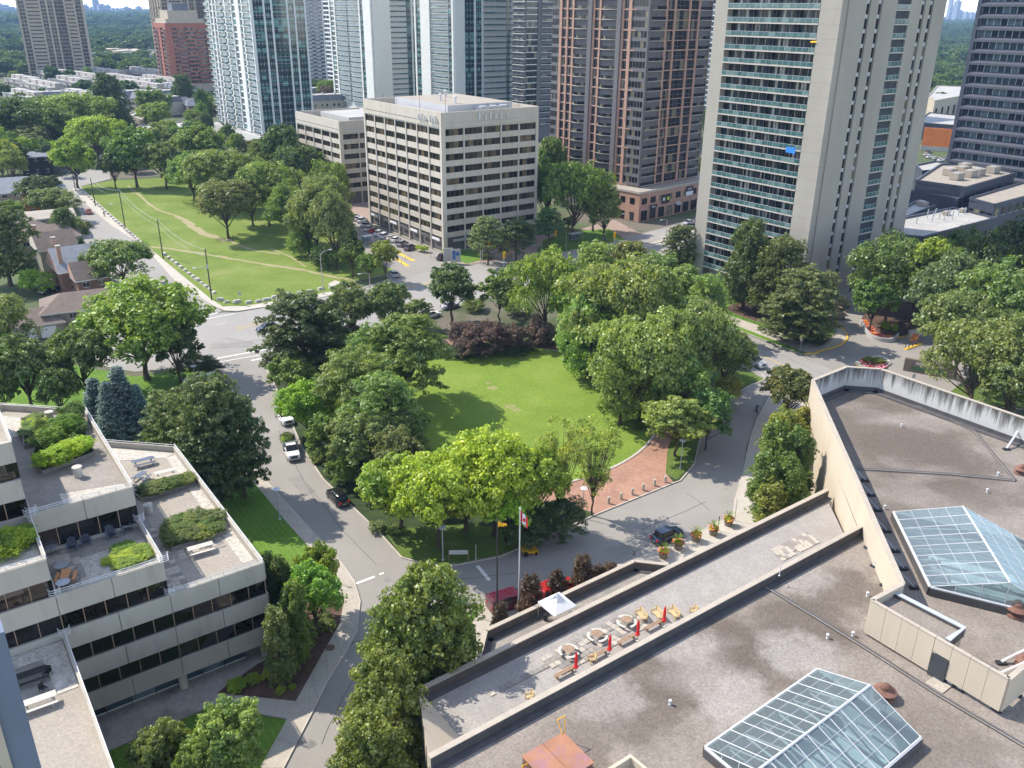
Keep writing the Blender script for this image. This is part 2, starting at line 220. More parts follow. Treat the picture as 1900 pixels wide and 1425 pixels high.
# ---------------------------------------------------------------- mesh building
class MB:
    def __init__(s): s.v = []; s.f = []; s.m = []; s.mats = []
    def mi(s, m):
        if m not in s.mats: s.mats.append(m)
        return s.mats.index(m)
    def add(s, vs, fs, mat):
        o = len(s.v); k = s.mi(mat); s.v += [tuple(v) for v in vs]
        for f in fs: s.f.append([i + o for i in f]); s.m.append(k)
        return s
    def box(s, x0, x1, y0, y1, z0, z1, mat, top=None):
        v = [(x0, y0, z0), (x1, y0, z0), (x1, y1, z0), (x0, y1, z0), (x0, y0, z1), (x1, y0, z1), (x1, y1, z1), (x0, y1, z1)]
        s.add(v, [(0, 3, 2, 1), (0, 1, 5, 4), (1, 2, 6, 5), (2, 3, 7, 6), (3, 0, 4, 7)], mat); o = len(s.v) - 8
        s.f.append([o + 4, o + 5, o + 6, o + 7]); s.m.append(s.mi(top or mat)); return s
    def obox(s, c, sx, sy, sz, a, mat, top=None):                     # box standing on c, turned by a
        t = MB().box(-sx / 2, sx / 2, -sy / 2, sy / 2, 0, sz, mat, top); return s.merge(t, Matrix.Translation(Vector(c)) @ Matrix.Rotation(a, 4, 'Z'))
    def merge(s, o, M=None):
        k = len(s.v); s.v += [tuple(M @ Vector(v)) for v in o.v] if M is not None else list(o.v); mp = [s.mi(m) for m in o.mats]
        for f, m in zip(o.f, o.m): s.f.append([i + k for i in f]); s.m.append(mp[m])
        return s
    def poly(s, pts, z, mat, holes=()):
        P = [[Vector((p[0], p[1], 0)) for p in pts]] + [[Vector((p[0], p[1], 0)) for p in h] for h in holes]
        T = tessellate_polygon(P); flat = [p for q in P for p in q]; fs = []
        for a, b, c in T:
            n = (flat[b] - flat[a]).cross(flat[c] - flat[a]).z; fs.append((a, b, c) if n > 0 else (a, c, b))
        return s.add([(p.x, p.y, z) for p in flat], fs, mat)
    def prism(s, pts, z0, z1, mat, top=None, holes=()):
        ar = sum(pts[i][0] * pts[(i + 1) % len(pts)][1] - pts[(i + 1) % len(pts)][0] * pts[i][1] for i in range(len(pts)))
        if ar < 0: pts = list(pts)[::-1]
        s.poly(pts, z1, top or mat, holes); n = len(pts)
        for i in range(n):
            a, b = pts[i], pts[(i + 1) % n]; s.add([(a[0], a[1], z0), (b[0], b[1], z0), (b[0], b[1], z1), (a[0], a[1], z1)], [(0, 1, 2, 3)], mat)
        return s
    def tube(s, p, q, r0, r1=None, n=6, mat=None, cap=True):
        p, q = Vector(p), Vector(q); r1 = r0 if r1 is None else r1; d = (q - p)
        if d.length < 1e-6: return s
        d.normalize(); a = d.orthogonal().normalized(); b = d.cross(a); vs = []
        for c, r in ((p, r0), (q, r1)):
            for i in range(n): t = 2 * math.pi * i / n; vs.append(c + r * (math.cos(t) * a + math.sin(t) * b))
        fs = [(i, (i + 1) % n, n + (i + 1) % n, n + i) for i in range(n)]
        if cap: fs += [tuple(range(n, 2 * n)), tuple(range(n))[::-1]]
        return s.add(vs, fs, mat)
    def path(s, pts, r, mat, n=5):
        for a, b in zip(pts, pts[1:]): s.tube(a, b, r, r, n, mat)
        return s
    def lathe(s, prof, c, mat, n=12):                                  # prof: (radius, z)
        vs = []
        for r, z in prof:
            for i in range(n): t = 2 * math.pi * i / n; vs.append((c[0] + r * math.cos(t), c[1] + r * math.sin(t), c[2] + z))
        fs = [(k * n + i, k * n + (i + 1) % n, (k + 1) * n + (i + 1) % n, (k + 1) * n + i) for k in range(len(prof) - 1) for i in range(n)]
        fs.append(tuple(range((len(prof) - 1) * n, len(prof) * n))); return s.add(vs, fs, mat)
    def mesh(s, name):
        me = bpy.data.meshes.new(name); me.from_pydata(s.v, [], s.f)
        for m in s.mats: me.materials.append(MATS[m])
        me.polygons.foreach_set('material_index', s.m); me.update(); return me
    def build(s, name, parent=None, loc=(0, 0, 0), rz=0, **k):
        return put(s.mesh(name), name, parent, loc, rz, **k)
def put(me, name, parent=None, loc=(0, 0, 0), rz=0, label=None, cat=None, group=None, kind=None, color=None, scale=None):
    o = bpy.data.objects.new(name, me); COL.objects.link(o); o.location = loc; o.rotation_euler = (0, 0, rz)
    if parent: o.parent = parent
    if scale: o.scale = scale
    if label: o['label'] = label
    if cat: o['category'] = cat
    if group: o['group'] = group
    if kind: o['kind'] = kind
    if color: o.color = c4(color)
    return o
def thing(name, label, cat, loc=(0, 0, 0), rz=0, group=None, scale=None):
    return put(None, name, None, loc, rz, label, cat, group, scale=scale)
def dup(root, loc, rz, label=None, group=None, scale=None, recolor=None):
    ch1 = list(root.children); r = root.copy(); COL.objects.link(r); r.location = loc; r.rotation_euler = (0, 0, rz)
    if label: r['label'] = label
    if group: r['group'] = group
    if scale: r.scale = scale
    for ch in ch1:
        c = ch.copy(); COL.objects.link(c); c.parent = r
        if recolor and ch.name.split('.')[0] in recolor: c.color = c4(recolor[ch.name.split('.')[0]])
        for g in ch.children: d = g.copy(); COL.objects.link(d); d.parent = c
    return r
def smooth(pts, k=5, closed=False):                                    # Catmull-Rom through pixel or world points
    n = len(pts); out = []
    for i in range(n if closed else n - 1):
        p = [pts[(i + j) % n] if closed else pts[min(max(i + j, 0), n - 1)] for j in (-1, 0, 1, 2)]
        for t in range(k):
            u = t / k; out.append(tuple(.5 * (2 * p[1][a] + (p[2][a] - p[0][a]) * u + (2 * p[0][a] - 5 * p[1][a] + 4 * p[2][a] - p[3][a]) * u * u + (3 * p[1][a] - p[0][a] - 3 * p[2][a] + p[3][a]) * u ** 3) for a in range(len(p[1]))))
    if not closed: out.append(tuple(pts[-1]))
    return out
def strip(mb, pts, wdt, z0, z1, mat, off=0):                            # a band with thickness following world points
    P = [Vector((p[0], p[1])) for p in pts]; L = []; Q = []
    for i, p in enumerate(P):
        d = (P[min(i + 1, len(P) - 1)] - P[max(i - 1, 0)]);
        if d.length < 1e-6: d = Vector((1, 0))
        d.normalize(); n = Vector((-d.y, d.x)); L.append(p + n * (off - wdt / 2)); Q.append(p + n * (off + wdt / 2))
    for i in range(len(P) - 1):
        a, b, c, d = L[i], L[i + 1], Q[i + 1], Q[i]
        mb.add([(a.x, a.y, z1), (b.x, b.y, z1), (c.x, c.y, z1), (d.x, d.y, z1), (a.x, a.y, z0), (b.x, b.y, z0), (c.x, c.y, z0), (d.x, d.y, z0)], [(0, 1, 2, 3), (4, 5, 1, 0), (6, 7, 3, 2), (5, 6, 2, 1), (7, 4, 0, 3)], mat)
    return mb
def GP(px, z=0.0): return [G(p[0], p[1], z) for p in px]
# ================================================================ THE SETTING: ground, roads, lawns
def sheet(name, px, z, mat, smoothk=0, raised=False, zpix=0.0):
    pts = GP(smooth(px, smoothk, True) if smoothk else px, zpix); mb = MB()
    if raised: mb.prism(pts, -.06, z, 'kerb', mat)
    else: mb.poly(pts, z, mat)
    return mb.build(name, kind='structure')
MB().add([(-14000, -300, -.08), (14000, -300, -.08), (14000, 16000, -.08), (-14000, 16000, -.08)], [(0, 1, 2, 3)], 'ground_mix').build('ground', kind='structure')
sheet('road', [(-90, 676), (0, 661), (127, 637), (300, 603), (412, 580), (436, 580), (560, 560), (650, 541), (722, 517), (800, 503), (866, 492), (960, 480), (1050, 457), (1160, 441), (1262, 414), (1400, 370), (1560, 320), (1560, 370), (1400, 428), (1290, 460), (1150, 492), (1000, 530), (800, 581), (650, 622), (500, 658), (400, 676), (250, 690), (130, 668), (0, 690), (-90, 708)], .0, 'asphalt_main')
sheet('side_road', [(412, 577), (324, 521), (270, 460), (206, 418), (160, 380), (134, 350), (205, 332), (203, 300), (186, 285), (176, 300), (160, 320), (118, 325), (60, 345), (80, 365), (135, 375), (150, 395), (152, 440), (215, 530), (300, 603), (360, 602)], .005, 'asphalt_main')
OUT = [(392, 668), (420, 700), (445, 760), (470, 850), (500, 901), (540, 944), (582, 991), (610, 1018), (637, 1051), (657, 1080), (668, 1117), (662, 1172), (642, 1210), (607, 1268), (574, 1333), (527, 1424), (440, 1600)]
INN = [(1400, 712), (1355, 735), (1318, 775), (1298, 820), (1288, 862), (1262, 893), (1250, 897), (1107, 955), (1085, 965), (1000, 1003), (930, 1033), (850, 1049), (790, 1048), (745, 1035), (700, 985), (600, 890), (560, 830), (520, 735), (497, 690), (512, 655)]
sheet('drive', OUT + [(700, 1600), (760, 1424), (790, 1300), (856, 1139), (889, 1122), (1000, 1200), (1140, 1050), (1177, 1039), (1216, 1025), (1279, 999), (1333, 970), (1361, 958), (1364, 928), (1377, 884), (1385, 830), (1400, 780), (1425, 735), (1440, 712), (1480, 720), (1440, 690)] + INN, .010, 'asphalt')
sheet('street', [(1180, 505), (1250, 555), (1318, 592), (1371, 615), (1486, 660), (1600, 712), (1800, 800), (1750, 860), (1505, 748), (1436, 716), (1395, 690), (1290, 640), (1150, 570)], .015, 'asphalt_main')
sheet('court', [(1486, 659), (1515, 652), (1565, 635), (1573, 625), (1552, 600), (1522, 562), (1530, 548), (1560, 540), (1700, 540), (1800, 600), (1800, 700), (1740, 745), (1640, 735)], .020, 'asphalt')
sheet('parking_lot', [(722, 517), (800, 503), (866, 492), (836, 478), (824, 470), (690, 418), (640, 392), (560, 350), (540, 362), (600, 420), (640, 470), (700, 500)], .020, 'asphalt')
sheet('plaza', [(836, 478), (866, 492), (960, 480), (1050, 457), (1190, 434), (1140, 408), (1060, 430), (992, 436), (826, 466)], .10, 'plaza', raised=True)
sheet('plaza', [(640, 383), (690, 372), (690, 414), (655, 398)], .10, 'plaza', raised=True)
# crosswalk lines, lane lines, stop lines
mk = MB()
def line(a, b, w, mat='white_paint', z=.028, dash=None):
    A, B = G(*a), G(*b); L = (B - A).length
    if not dash: strip(mk, [A, B], w, z - .003, z, mat); return
    t = 0
    while t < L: strip(mk, [A.lerp(B, t / L), A.lerp(B, min(1, (t + dash[0]) / L))], w, z - .003, z, mat); t += sum(dash)
line((403, 665), (497, 648), .45); line((400, 673), (505, 655), .25); line((375, 588), (405, 580), .3); line((383, 592), (436, 582), .3)
line((466, 669), (498, 663), .5); line((436, 609), (515, 590), .15, 'yellow_paint'); line((438, 612), (517, 593), .15, 'yellow_paint'); line((740, 535), (800, 522), .15, 'yellow_paint'); line((742, 538), (800, 525), .15, 'yellow_paint')
line((1010, 497), (1125, 470), .15, dash=(3, 4)); line((468, 592), (488, 588), .15); line((402, 603), (420, 599), .15); line((860, 540), (1000, 505), .15, dash=(3, 5))
line((661, 1083), (695, 1070), .38); line((704, 1066), (712, 1063), .3); line((886, 1050), (908, 1077), .45)
line((1330, 622), (1480, 690), .12, 'yellow_paint'); line((1120, 482), (1230, 450), .3)
for a, b in (((740, 470), (768, 484)), ((735, 480), (757, 494))): line(a, b, 1.1, 'yellow_paint')
for k in range(6): line((800 - k * 16, 470 - k * 7), (790 - k * 16, 474 - k * 7), .12, 'yellow_paint')
mk.build('road_markings', kind='structure')
md = MB(); strip(md, GP([(1120, 476), (1180, 462), (1232, 446), (1290, 428)]), 1.4, -.05, .16, 'concrete'); md.build('median', kind='structure')
pt = MB()
for q in ([(455, 905), (500, 930), (540, 985), (520, 960)],): pass
for c, sx, sy, a in (((700, 950), 3.2, 9, .9), ((560, 900), 2, 6, .6), ((800, 1110), 6, 3, .3), ((1180, 1010), 9, 2.5, .62), ((430, 640), 8, 3, .2), ((600, 598), 9, 2.4, .35), ((300, 550), 3, 9, .5)):
    g = G(*c); pt.obox((g.x, g.y, .024), sx, sy, .003, a, 'patch')
pt.build('asphalt_patches', kind='structure')
ck = MB()
for px in ([(700, 1110), (760, 1080), (800, 1076)], [(570, 900), (640, 985), (700, 1050)], [(760, 1045), (830, 1075), (980, 1060)], [(1180, 985), (1240, 960), (1310, 930)], [(1275, 915), (1290, 925), (1320, 950)], [(600, 1380), (640, 1290), (670, 1230)], [(520, 800), (545, 860), (590, 930)], [(440, 640), (520, 625), (620, 600)], [(420, 625), (470, 640), (500, 650)], [(320, 560), (280, 510), (230, 460)], [(1420, 645), (1480, 675), (1540, 700)], [(640, 1200), (680, 1190), (720, 1200)]):
    ps = smooth([(x + rnd.uniform(-4, 4), y + rnd.uniform(-3, 3)) for x, y in px], 7); strip(ck, [G(x + rnd.uniform(-1.2, 1.2), y + rnd.uniform(-.8, .8), .03) for x, y in ps], .07, .028, .031, 'crack')
ck.build('asphalt_cracks', kind='structure')
# sidewalks and paths
sheet('sidewalk', [(134, 350), (160, 380), (206, 418), (270, 460), (324, 521), (400, 570), (418, 577), (440, 578), (560, 560), (650, 541), (662, 532), (643, 536), (560, 552), (451, 569), (413, 569), (392, 556), (307, 486), (268, 452), (183, 378), (150, 347)], .12, 'concrete_light', raised=True)
sheet('sidewalk', [(430, 740), (470, 850), (500, 901), (540, 944), (582, 991), (610, 1018), (637, 1051), (657, 1080), (668, 1117), (662, 1172), (642, 1210), (607, 1268), (574, 1333), (527, 1424), (440, 1600), (395, 1600), (484, 1424), (533, 1336), (549, 1303), (604, 1205), (631, 1158), (637, 1125), (631, 1109), (600, 1058), (582, 1026), (530, 968), (489, 918), (440, 860), (415, 745)], .15, 'concrete', raised=True)
sheet('sidewalk', [(1140, 1052), (1177, 1039), (1216, 1025), (1279, 999), (1333, 970), (1361, 958), (1364, 928), (1377, 884), (1385, 840), (1398, 835), (1425, 880), (1410, 990), (1240, 1075), (1100, 1120)], .14, 'concrete_light', raised=True)
sheet('sidewalk', [(856, 1141), (889, 1124), (922, 1112), (1000, 1090), (1100, 1064), (1140, 1052), (1120, 1090), (1000, 1160), (900, 1230), (850, 1230), (868, 1180)], .13, 'concrete', raised=True)
sheet('sidewalk', [(1215, 512), (1340, 582), (1522, 645), (1500, 657), (1335, 593), (1210, 530)], .165, 'concrete', raised=True)
sheet('sidewalk', [(1500, 657), (1565, 635), (1573, 625), (1552, 600), (1530, 566), (1538, 590), (1549, 618), (1535, 636), (1510, 648)], .155, 'concrete', raised=True)
sheet('path', [(402, 1288), (549, 1303), (533, 1336), (391, 1311), (203, 1394), (150, 1330), (300, 1240), (440, 1180), (503, 1190), (503, 1222), (476, 1235)], .158, 'gravel_pale', raised=True)
sheet('path', [(404, 1289), (549, 1304), (533, 1336), (392, 1311)], .168, 'concrete', raised=True)
sheet('sidewalk', [(1385, 842), (1392, 810), (1402, 780), (1426, 736), (1441, 713), (1470, 722), (1520, 750), (1530, 900), (1425, 882), (1400, 838)], .132, 'concrete', raised=True)
# lawns
sheet('park_lawn', [(150, 347), (183, 378), (268, 452), (307, 486), (392, 556), (413, 569), (451, 569), (560, 552), (643, 536), (668, 520), (740, 505), (700, 490), (660, 450), (600, 400), (560, 350), (480, 330), (400, 325), (205, 336)], .14, 'grass_park', raised=True)
tr = MB()
def trail(px, w, z, mat='dirt'):
    pts = GP(smooth(px, 4)); P = []
    for i, p in enumerate(pts): strip(tr, pts[i:i + 2], w * .68 * (.7 + .6 * rnd.random()), z - .01, z + .0004 * (i % 3), mat, rnd.uniform(-.12, .12) * w) if i + 1 < len(pts) else None
trail([(238, 345), (262, 366), (285, 385), (300, 393), (330, 402)], 1.3, .155); trail([(330, 402), (350, 415), (375, 432), (425, 448)], 3.6, .150); trail([(425, 448), (470, 465), (520, 472)], 1.5, .155)
trail([(268, 458), (320, 463), (400, 476), (470, 488), (560, 502), (620, 515), (660, 522)], 1.9, .160); trail([(500, 462), (540, 478), (566, 496)], 1.0, .165)
tr.build('dirt_path', kind='structure')
sheet('path', [(608, 528), (622, 521), (652, 531), (638, 541)], .17, 'concrete_light', raised=True)
sheet('lawn', [(-120, 730), (0, 700), (130, 676), (250, 700), (390, 682), (415, 745), (440, 860), (489, 918), (530, 968), (582, 1026), (600, 1058), (631, 1109), (600, 1200), (440, 1160), (200, 1000), (-200, 1000)], .13, 'grass_lawn', raised=True)
sheet('planting_bed', [(560, 1075), (600, 1060), (631, 1109), (637, 1125), (631, 1158), (604, 1205), (549, 1303), (404, 1287), (478, 1234), (503, 1150)], .14, 'mulch', raised=True)
sheet('lawn', [(391, 1314), (533, 1338), (484, 1424), (395, 1600), (60, 1640), (203, 1396)], .145, 'grass_lawn', raised=True)
sheet('lawn', [(857, 1142), (888, 1126), (880, 1150), (870, 1172), (858, 1165)], .146, 'grass_lawn', raised=True)
sheet('lawn', [(1210, 505), (1330, 470), (1289, 505), (1491, 566), (1530, 566), (1538, 590), (1549, 618), (1535, 636), (1510, 650), (1500, 657), (1486, 657), (1371, 613), (1318, 590), (1250, 553)], .135, 'grass_lawn', raised=True)
sheet('planting_bed', [(1348, 575), (1400, 560), (1480, 590), (1536, 625), (1525, 642), (1440, 610)], .152, 'mulch', 3, raised=True)
sheet('lawn', [(1045, 468), (1160, 445), (1130, 425), (1060, 430), (1010, 445), (990, 475)], .14, 'grass_lawn', raised=True)
sheet('lawn', [(838, 480), (866, 490), (905, 480), (880, 462), (850, 465)], .142, 'grass_lawn', raised=True)
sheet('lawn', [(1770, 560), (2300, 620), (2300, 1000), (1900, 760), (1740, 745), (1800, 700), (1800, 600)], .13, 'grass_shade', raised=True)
# the oval island
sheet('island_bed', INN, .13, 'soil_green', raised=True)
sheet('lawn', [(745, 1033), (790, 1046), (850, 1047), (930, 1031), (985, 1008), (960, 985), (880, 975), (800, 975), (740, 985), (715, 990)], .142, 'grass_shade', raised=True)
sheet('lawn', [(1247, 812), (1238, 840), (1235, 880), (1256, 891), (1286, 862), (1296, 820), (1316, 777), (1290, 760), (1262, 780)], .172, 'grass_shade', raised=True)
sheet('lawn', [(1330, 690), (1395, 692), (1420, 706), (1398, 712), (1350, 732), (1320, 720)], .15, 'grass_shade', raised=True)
CX, CY, CR = -4.3, 139.0, 29.6
def ring(r0, r1, a0=0, a1=360, n=72):
    A = [R(a0 + (a1 - a0) * i / n) for i in range(n + 1)]
    return [(CX + r1 * math.cos(a), CY + r1 * math.sin(a)) for a in A] + [(CX + r0 * math.cos(a), CY + r0 * math.sin(a)) for a in A[::-1]]
MB().prism(ring(CR - .1, CR + 4.2, -100, 112, 50), .0, .150, 'brick_paving').build('brick_path', kind='structure')
MB().prism([tuple(p)[:2] for p in GP([(1036, 912), (1062, 940), (1107, 955), (1180, 926), (1250, 897), (1236, 880), (1239, 840), (1247, 812), (1220, 800), (1200, 822), (1150, 868), (1090, 897)])], .0, .144, 'brick_paving').build('brick_path', kind='structure')
lw = MB(); n = 90
lw.poly([(CX + CR * math.cos(2 * math.pi * i / n), CY + CR * math.sin(2 * math.pi * i / n)) for i in range(n)], .19, 'grass_oval'); lw.build('oval_lawn', kind='structure')
kb = MB(); strip(kb, [(CX + (CR + .15) * math.cos(2 * math.pi * i / n), CY + (CR + .15) * math.sin(2 * math.pi * i / n)) for i in range(n + 1)], .42, 0, .24, 'concrete_light')
wpts = GP(INN); strip(kb, wpts, .2, -.02, .16, 'kerb'); strip(kb, GP(OUT), .18, -.02, .17, 'kerb')
strip(kb, GP([(1180, 508), (1250, 555), (1318, 591), (1371, 614), (1486, 658)]), .2, -.02, .17, 'concrete_light'); strip(kb, GP([(1140, 1052), (1177, 1039), (1216, 1025), (1279, 999), (1333, 970), (1361, 958), (1364, 928), (1377, 884)]), .2, -.02, .16, 'kerb')
strip(kb, GP([(1395, 690), (1412, 694), (1422, 703), (1400, 714)]), .22, -.02, .17, 'concrete_light')
strip(kb, GP([(660, 541), (722, 518)]), .2, -.02, .15, 'kerb'); strip(kb, GP([(866, 491), (960, 479), (1050, 456), (1160, 441), (1262, 414)]), .2, -.02, .16, 'concrete')
for q in ([(1515, 654), (1556, 642), (1570, 632), (1572, 624), (1566, 614), (1545, 590)], [(1492, 658), (1520, 655)], [(1640, 627), (1665, 627), (1700, 621), (1760, 618)], [(1585, 562), (1595, 558), (1615, 552)]): strip(kb, GP(smooth(q, 3)), .28, -.02, .20, 'yellow_paint')
kb.build('kerb', kind='structure')
bp = MB()
for x, y, r in ((915, 722, 1.0), (948, 756, 1.1), (905, 712, .6), (958, 762, .9)):
    g = G(x, y); bp.poly([(g.x + r * (1 + .3 * rnd.uniform(-1, 1)) * math.cos(t * .7), g.y + r * .9 * (1 + .3 * rnd.uniform(-1, 1)) * math.sin(t * .7)) for t in range(9)], .193 + .001 * r, 'bare')
bp.build('bare_patches', kind='structure')
for x, y, r in ((718, 1074, .45), (718, 1103, .45), (775, 1047, .3), (613, 1202, .5), (1345, 905, .35), (1316, 878, .3), (345, 1320, .01)):
    g = G(x, y, .15); MB().lathe([(r, 0), (r, .02), (r * .5, .025)], (0, 0, .0 if x != 613 else .16), 'rust' if x == 613 else 'patch').build('manhole_cover', loc=(g.x, g.y, .012), label={718: 'round manhole cover in the drive near the white stop line', 775: 'storm drain by the kerb at the tip of the oval island', 613: 'rusty round cover in the curved sidewalk', 1345: 'square drain in the drive opposite the bollards', 1316: 'dark manhole in the leaf shade on the drive', 345: 'manhole cover'}[x] + (', nearer the big tree' if y == 1103 else ''), cat='manhole cover') if r > .1 else None
# concrete joints on the sidewalks: separate slabs along the curved sidewalk
jm = MB(); La = smooth([(489, 918), (582, 1026), (631, 1109), (637, 1125), (631, 1158), (604, 1205), (549, 1303), (484, 1424)], 4); Lb = smooth([(500, 901), (582, 991), (657, 1080), (668, 1117), (662, 1172), (607, 1268), (574, 1333), (527, 1424)], 4)
for a, b in zip(La[::2], Lb[::2]): strip(jm, [G(*a, .152), G(*b, .152)], .05, .14, .1535, 'patch')
jm.build('sidewalk_joints', kind='structure')
# ================================================================ BUILDINGS
CNT = {}
def facade(root, p0, th, cols, z0, fh, nf, cells, cap=300, vis=999, piers=True):
    """cells of a wall from p0 along th (local); outward is -y of the cell"""
    x = 0; M0 = Matrix.Translation((p0[0], p0[1], 0)) @ Matrix.Rotation(th, 4, 'Z'); rest = {}
    for ci, (kind, wd) in enumerate(cols):
        parts = cells[kind](wd, fh) if not kind.startswith('|') else None
        if parts is None:                                              # a pier running all the way up
            pm_, dp = kind[1:].split(','); mb = MB().box(x, x + wd, -float(dp), .05, z0, z0 + nf * fh, pm_)
            mb2 = MB().merge(mb, M0); mb2.build('pier', root); x += wd; continue
        me = {}
        for f in range(nf):
            T = M0 @ Matrix.Translation((x, 0, z0 + f * fh))
            for pn, mb in parts.items():
                key = (root.name, pn); CNT[key] = CNT.get(key, 0)
                if CNT[key] < cap and f < vis:
                    if pn not in me: me[pn] = mb.mesh(pn)
                    l = T.translation; put(me[pn], pn, root, l, th); CNT[key] += 1
                else: rest.setdefault(pn, MB()).merge(mb, T)
        x += wd
    for pn, mb in rest.items(): mb.build(pn, root, kind='stuff')
def fit(cols, L):
    s = L / sum(c[1] for c in cols); return [(k, wd * s) for k, wd in cols]
def win(wall, glass, sill=1.0, head=.5, n=3, dep=.18, mull=None, mw=.07, split=False):
    def f(w, h):
        a = MB(); a.add([(0, 0, 0), (w, 0, 0), (w, 0, sill), (0, 0, sill), (0, dep, sill), (w, dep, sill)], [(0, 1, 2, 3), (3, 2, 5, 4)], wall)
        t_ = MB() if head >= .3 else a
        if head: t_.add([(0, 0, h - head), (w, 0, h - head), (w, 0, h), (0, 0, h), (0, dep, h - head), (w, dep, h - head)], [(0, 1, 2, 3), (4, 5, 1, 0)], wall)
        b = MB(); pw = w / n
        for i in range(n): b.add([(i * pw, dep, sill), ((i + 1) * pw, dep, sill), ((i + 1) * pw, dep, h - head), (i * pw, dep, h - head)], [(0, 1, 2, 3)], glass)
        if mull:
            for i in range(n + 1):
                xx = min(max(i * pw, mw / 2), w - mw / 2); b.box(xx - mw / 2, xx + mw / 2, dep - .06, dep + .02, sill, h - head, mull)
            if split: b.box(0, w, dep - .05, dep + .02, sill + (h - sill - head) * split, sill + (h - sill - head) * split + mw, mull)
        return {'window': b, 'wall_panel': a, **({'lintel': t_} if head >= .3 else {})}
    return f
def balc(wall, glass, rail, slab, out=.2, dep=1.5, n=3, rh=1.05, posts=3, pmat='grey_metal', curve=0):
    def f(w, h):
        d = MB(); pw = w / n
        for i in range(n): d.add([(i * pw, dep, .1), ((i + 1) * pw, dep, .1), ((i + 1) * pw, dep, h), (i * pw, dep, h)], [(0, 1, 2, 3)], glass)
        d.add([(0, 0, 0), (0, dep, 0), (0, dep, h), (0, 0, h)], [(0, 1, 2, 3)], wall); d.add([(w, dep, 0), (w, 0, 0), (w, 0, h), (w, dep, h)], [(0, 1, 2, 3)], wall)
        for i in range(n + 1): xx = min(max(i * pw, .05), w - .05); d.box(xx - .04, xx + .04, dep - .08, dep, .1, h, wall)
        b = MB()
        if curve:
            k = 7; pts = [(w * i / k, -out - curve * math.sin(math.pi * i / k)) for i in range(k + 1)]
            b.prism(pts + [(w, dep), (0, dep)], -.12, .1, slab)
            for (x0, y0), (x1, y1) in zip(pts, pts[1:]): b.add([(x0, y0 + .04, .14), (x1, y1 + .04, .14), (x1, y1 + .04, rh), (x0, y0 + .04, rh)], [(0, 1, 2, 3)], rail); b.tube((x0, y0 + .04, rh), (x1, y1 + .04, rh), .04, .04, 4, pmat, False)
        else:
            b.box(0, w, -out, dep, -.12, .1, slab)
            for i in range(posts): a0, a1 = w * i / posts, w * (i + 1) / posts; b.box(a0 + .04, a1 - .04, -out + .05, -out + .08, .16, rh - .03, rail); b.box(a0 - .02 if i else 0, a0 + .03, -out + .03, -out + .1, .1, rh, pmat)
            b.box(0, w, -out + .03, -out + .1, rh - .03, rh + .03, pmat)
            if out > .4:
                for xx in (.03, w - .06): b.box(xx, xx + .03, -out + .05, 0, .16, rh, rail)
        return {'window': d, 'balcony': b}
    return f
def bld(name, label, cat, corner, th, group=None): return thing(name, label, cat, (corner.x, corner.y, 0), th, group)
GA = R(36.3)                                                           # the street grid
# ---------------------------------------------------------------- left: terraced office block
def local(root_o, ang):
    c, s = math.cos(ang), math.sin(ang)
    def f(px, py, z): g = G(px, py, z); dx, dy = g.x - root_o.x, g.y - root_o.y; return (dx * c + dy * s, -dx * s + dy * c)
    return f
LO = G(488, 1043, 12.05); LA = R(35.6)
lb = thing('terraced_office', 'precast office block with stepped planted roof terraces and bronze window bands', 'office building', (LO.x, LO.y, 0), LA)
FHL = 3.85
LV = {3: 12.05, 4: 15.9, 5: 19.75, 7: 27.45}
def lblock(x0, x1, y0, y1, lev, top='roof_tan', chamf=0, lowest=0):
    """block of the stepped building, parapet top LV[lev], with its terrace floor .75 lower"""
    zt = LV[lev]; zf = zt - .75
    P = [(x0, y0), (x1, y0), (x1, y1)] + ([(x1 - chamf, y1 + chamf * .95), (x0, y1 + chamf * .95)] if chamf else [(x0, y1)])
    MB().prism(P, zf - .9, zf, 'precast', top).build('roof_slab', lb)
    m = MB(); n = len(P); t = .22
    cx = sum(p[0] for p in P) / n; cy = sum(p[1] for p in P) / n
    Q = []
    for i in range(n):                                                 # inset polygon
        a, b, c = Vector(P[i - 1]), Vector(P[i]), Vector(P[(i + 1) % n]); d1 = (b - a).normalized(); d2 = (c - b).normalized(); n1 = Vector((-d1.y, d1.x)); n2 = Vector((-d2.y, d2.x)); k = t / max(.3, 1 + n1.dot(n2)); Q.append(b + (n1 + n2) * k)
    for i in range(n):
        a, b, c, d = P[i], P[(i + 1) % n], Q[(i + 1) % n], Q[i]
        m.add([(a[0], a[1], zt), (b[0], b[1], zt), (c[0], c[1], zt), (d[0], d[1], zt), (d[0], d[1], zf), (c[0], c[1], zf), (a[0], a[1], zf), (b[0], b[1], zf)], [(0, 1, 2, 3), (3, 2, 5, 4), (6, 7, 1, 0)], 'precast' if i else 'precast')
    m.build('parapet', lb); return P, zf
def rail(p, q, z, posts=6, n=2, name='railing'):
    m = MB(); p, q = Vector((p[0], p[1], z)), Vector((q[0], q[1], z))
    for k in range(n): m.tube(p + Vector((0, 0, .18 + .2 * k)), q + Vector((0, 0, .18 + .2 * k)), .035, .035, 5, 'white_metal')
    for i in range(posts + 1): a = p.lerp(q, i / posts); m.tube(a, a + Vector((0, 0, .2 * n)), .03, .03, 5, 'white_metal')
    m.build(name, lb)
B = 9.3
lblock(-B, 0, 0, 31, 3, chamf=7); lblock(-2 * B, -B - .01, 0, 9, 4); lblock(-2 * B, -B - .012, 8.8, 30.6, 5, chamf=7.8); lblock(-3 * B, -2 * B - .01, 0, 8.9, 5)
lblock(-4 * B, -2 * B - .02, 8.9, 34, 7); lblock(-4.5 * B, -2 * B + .0, -26, -.01, 3)
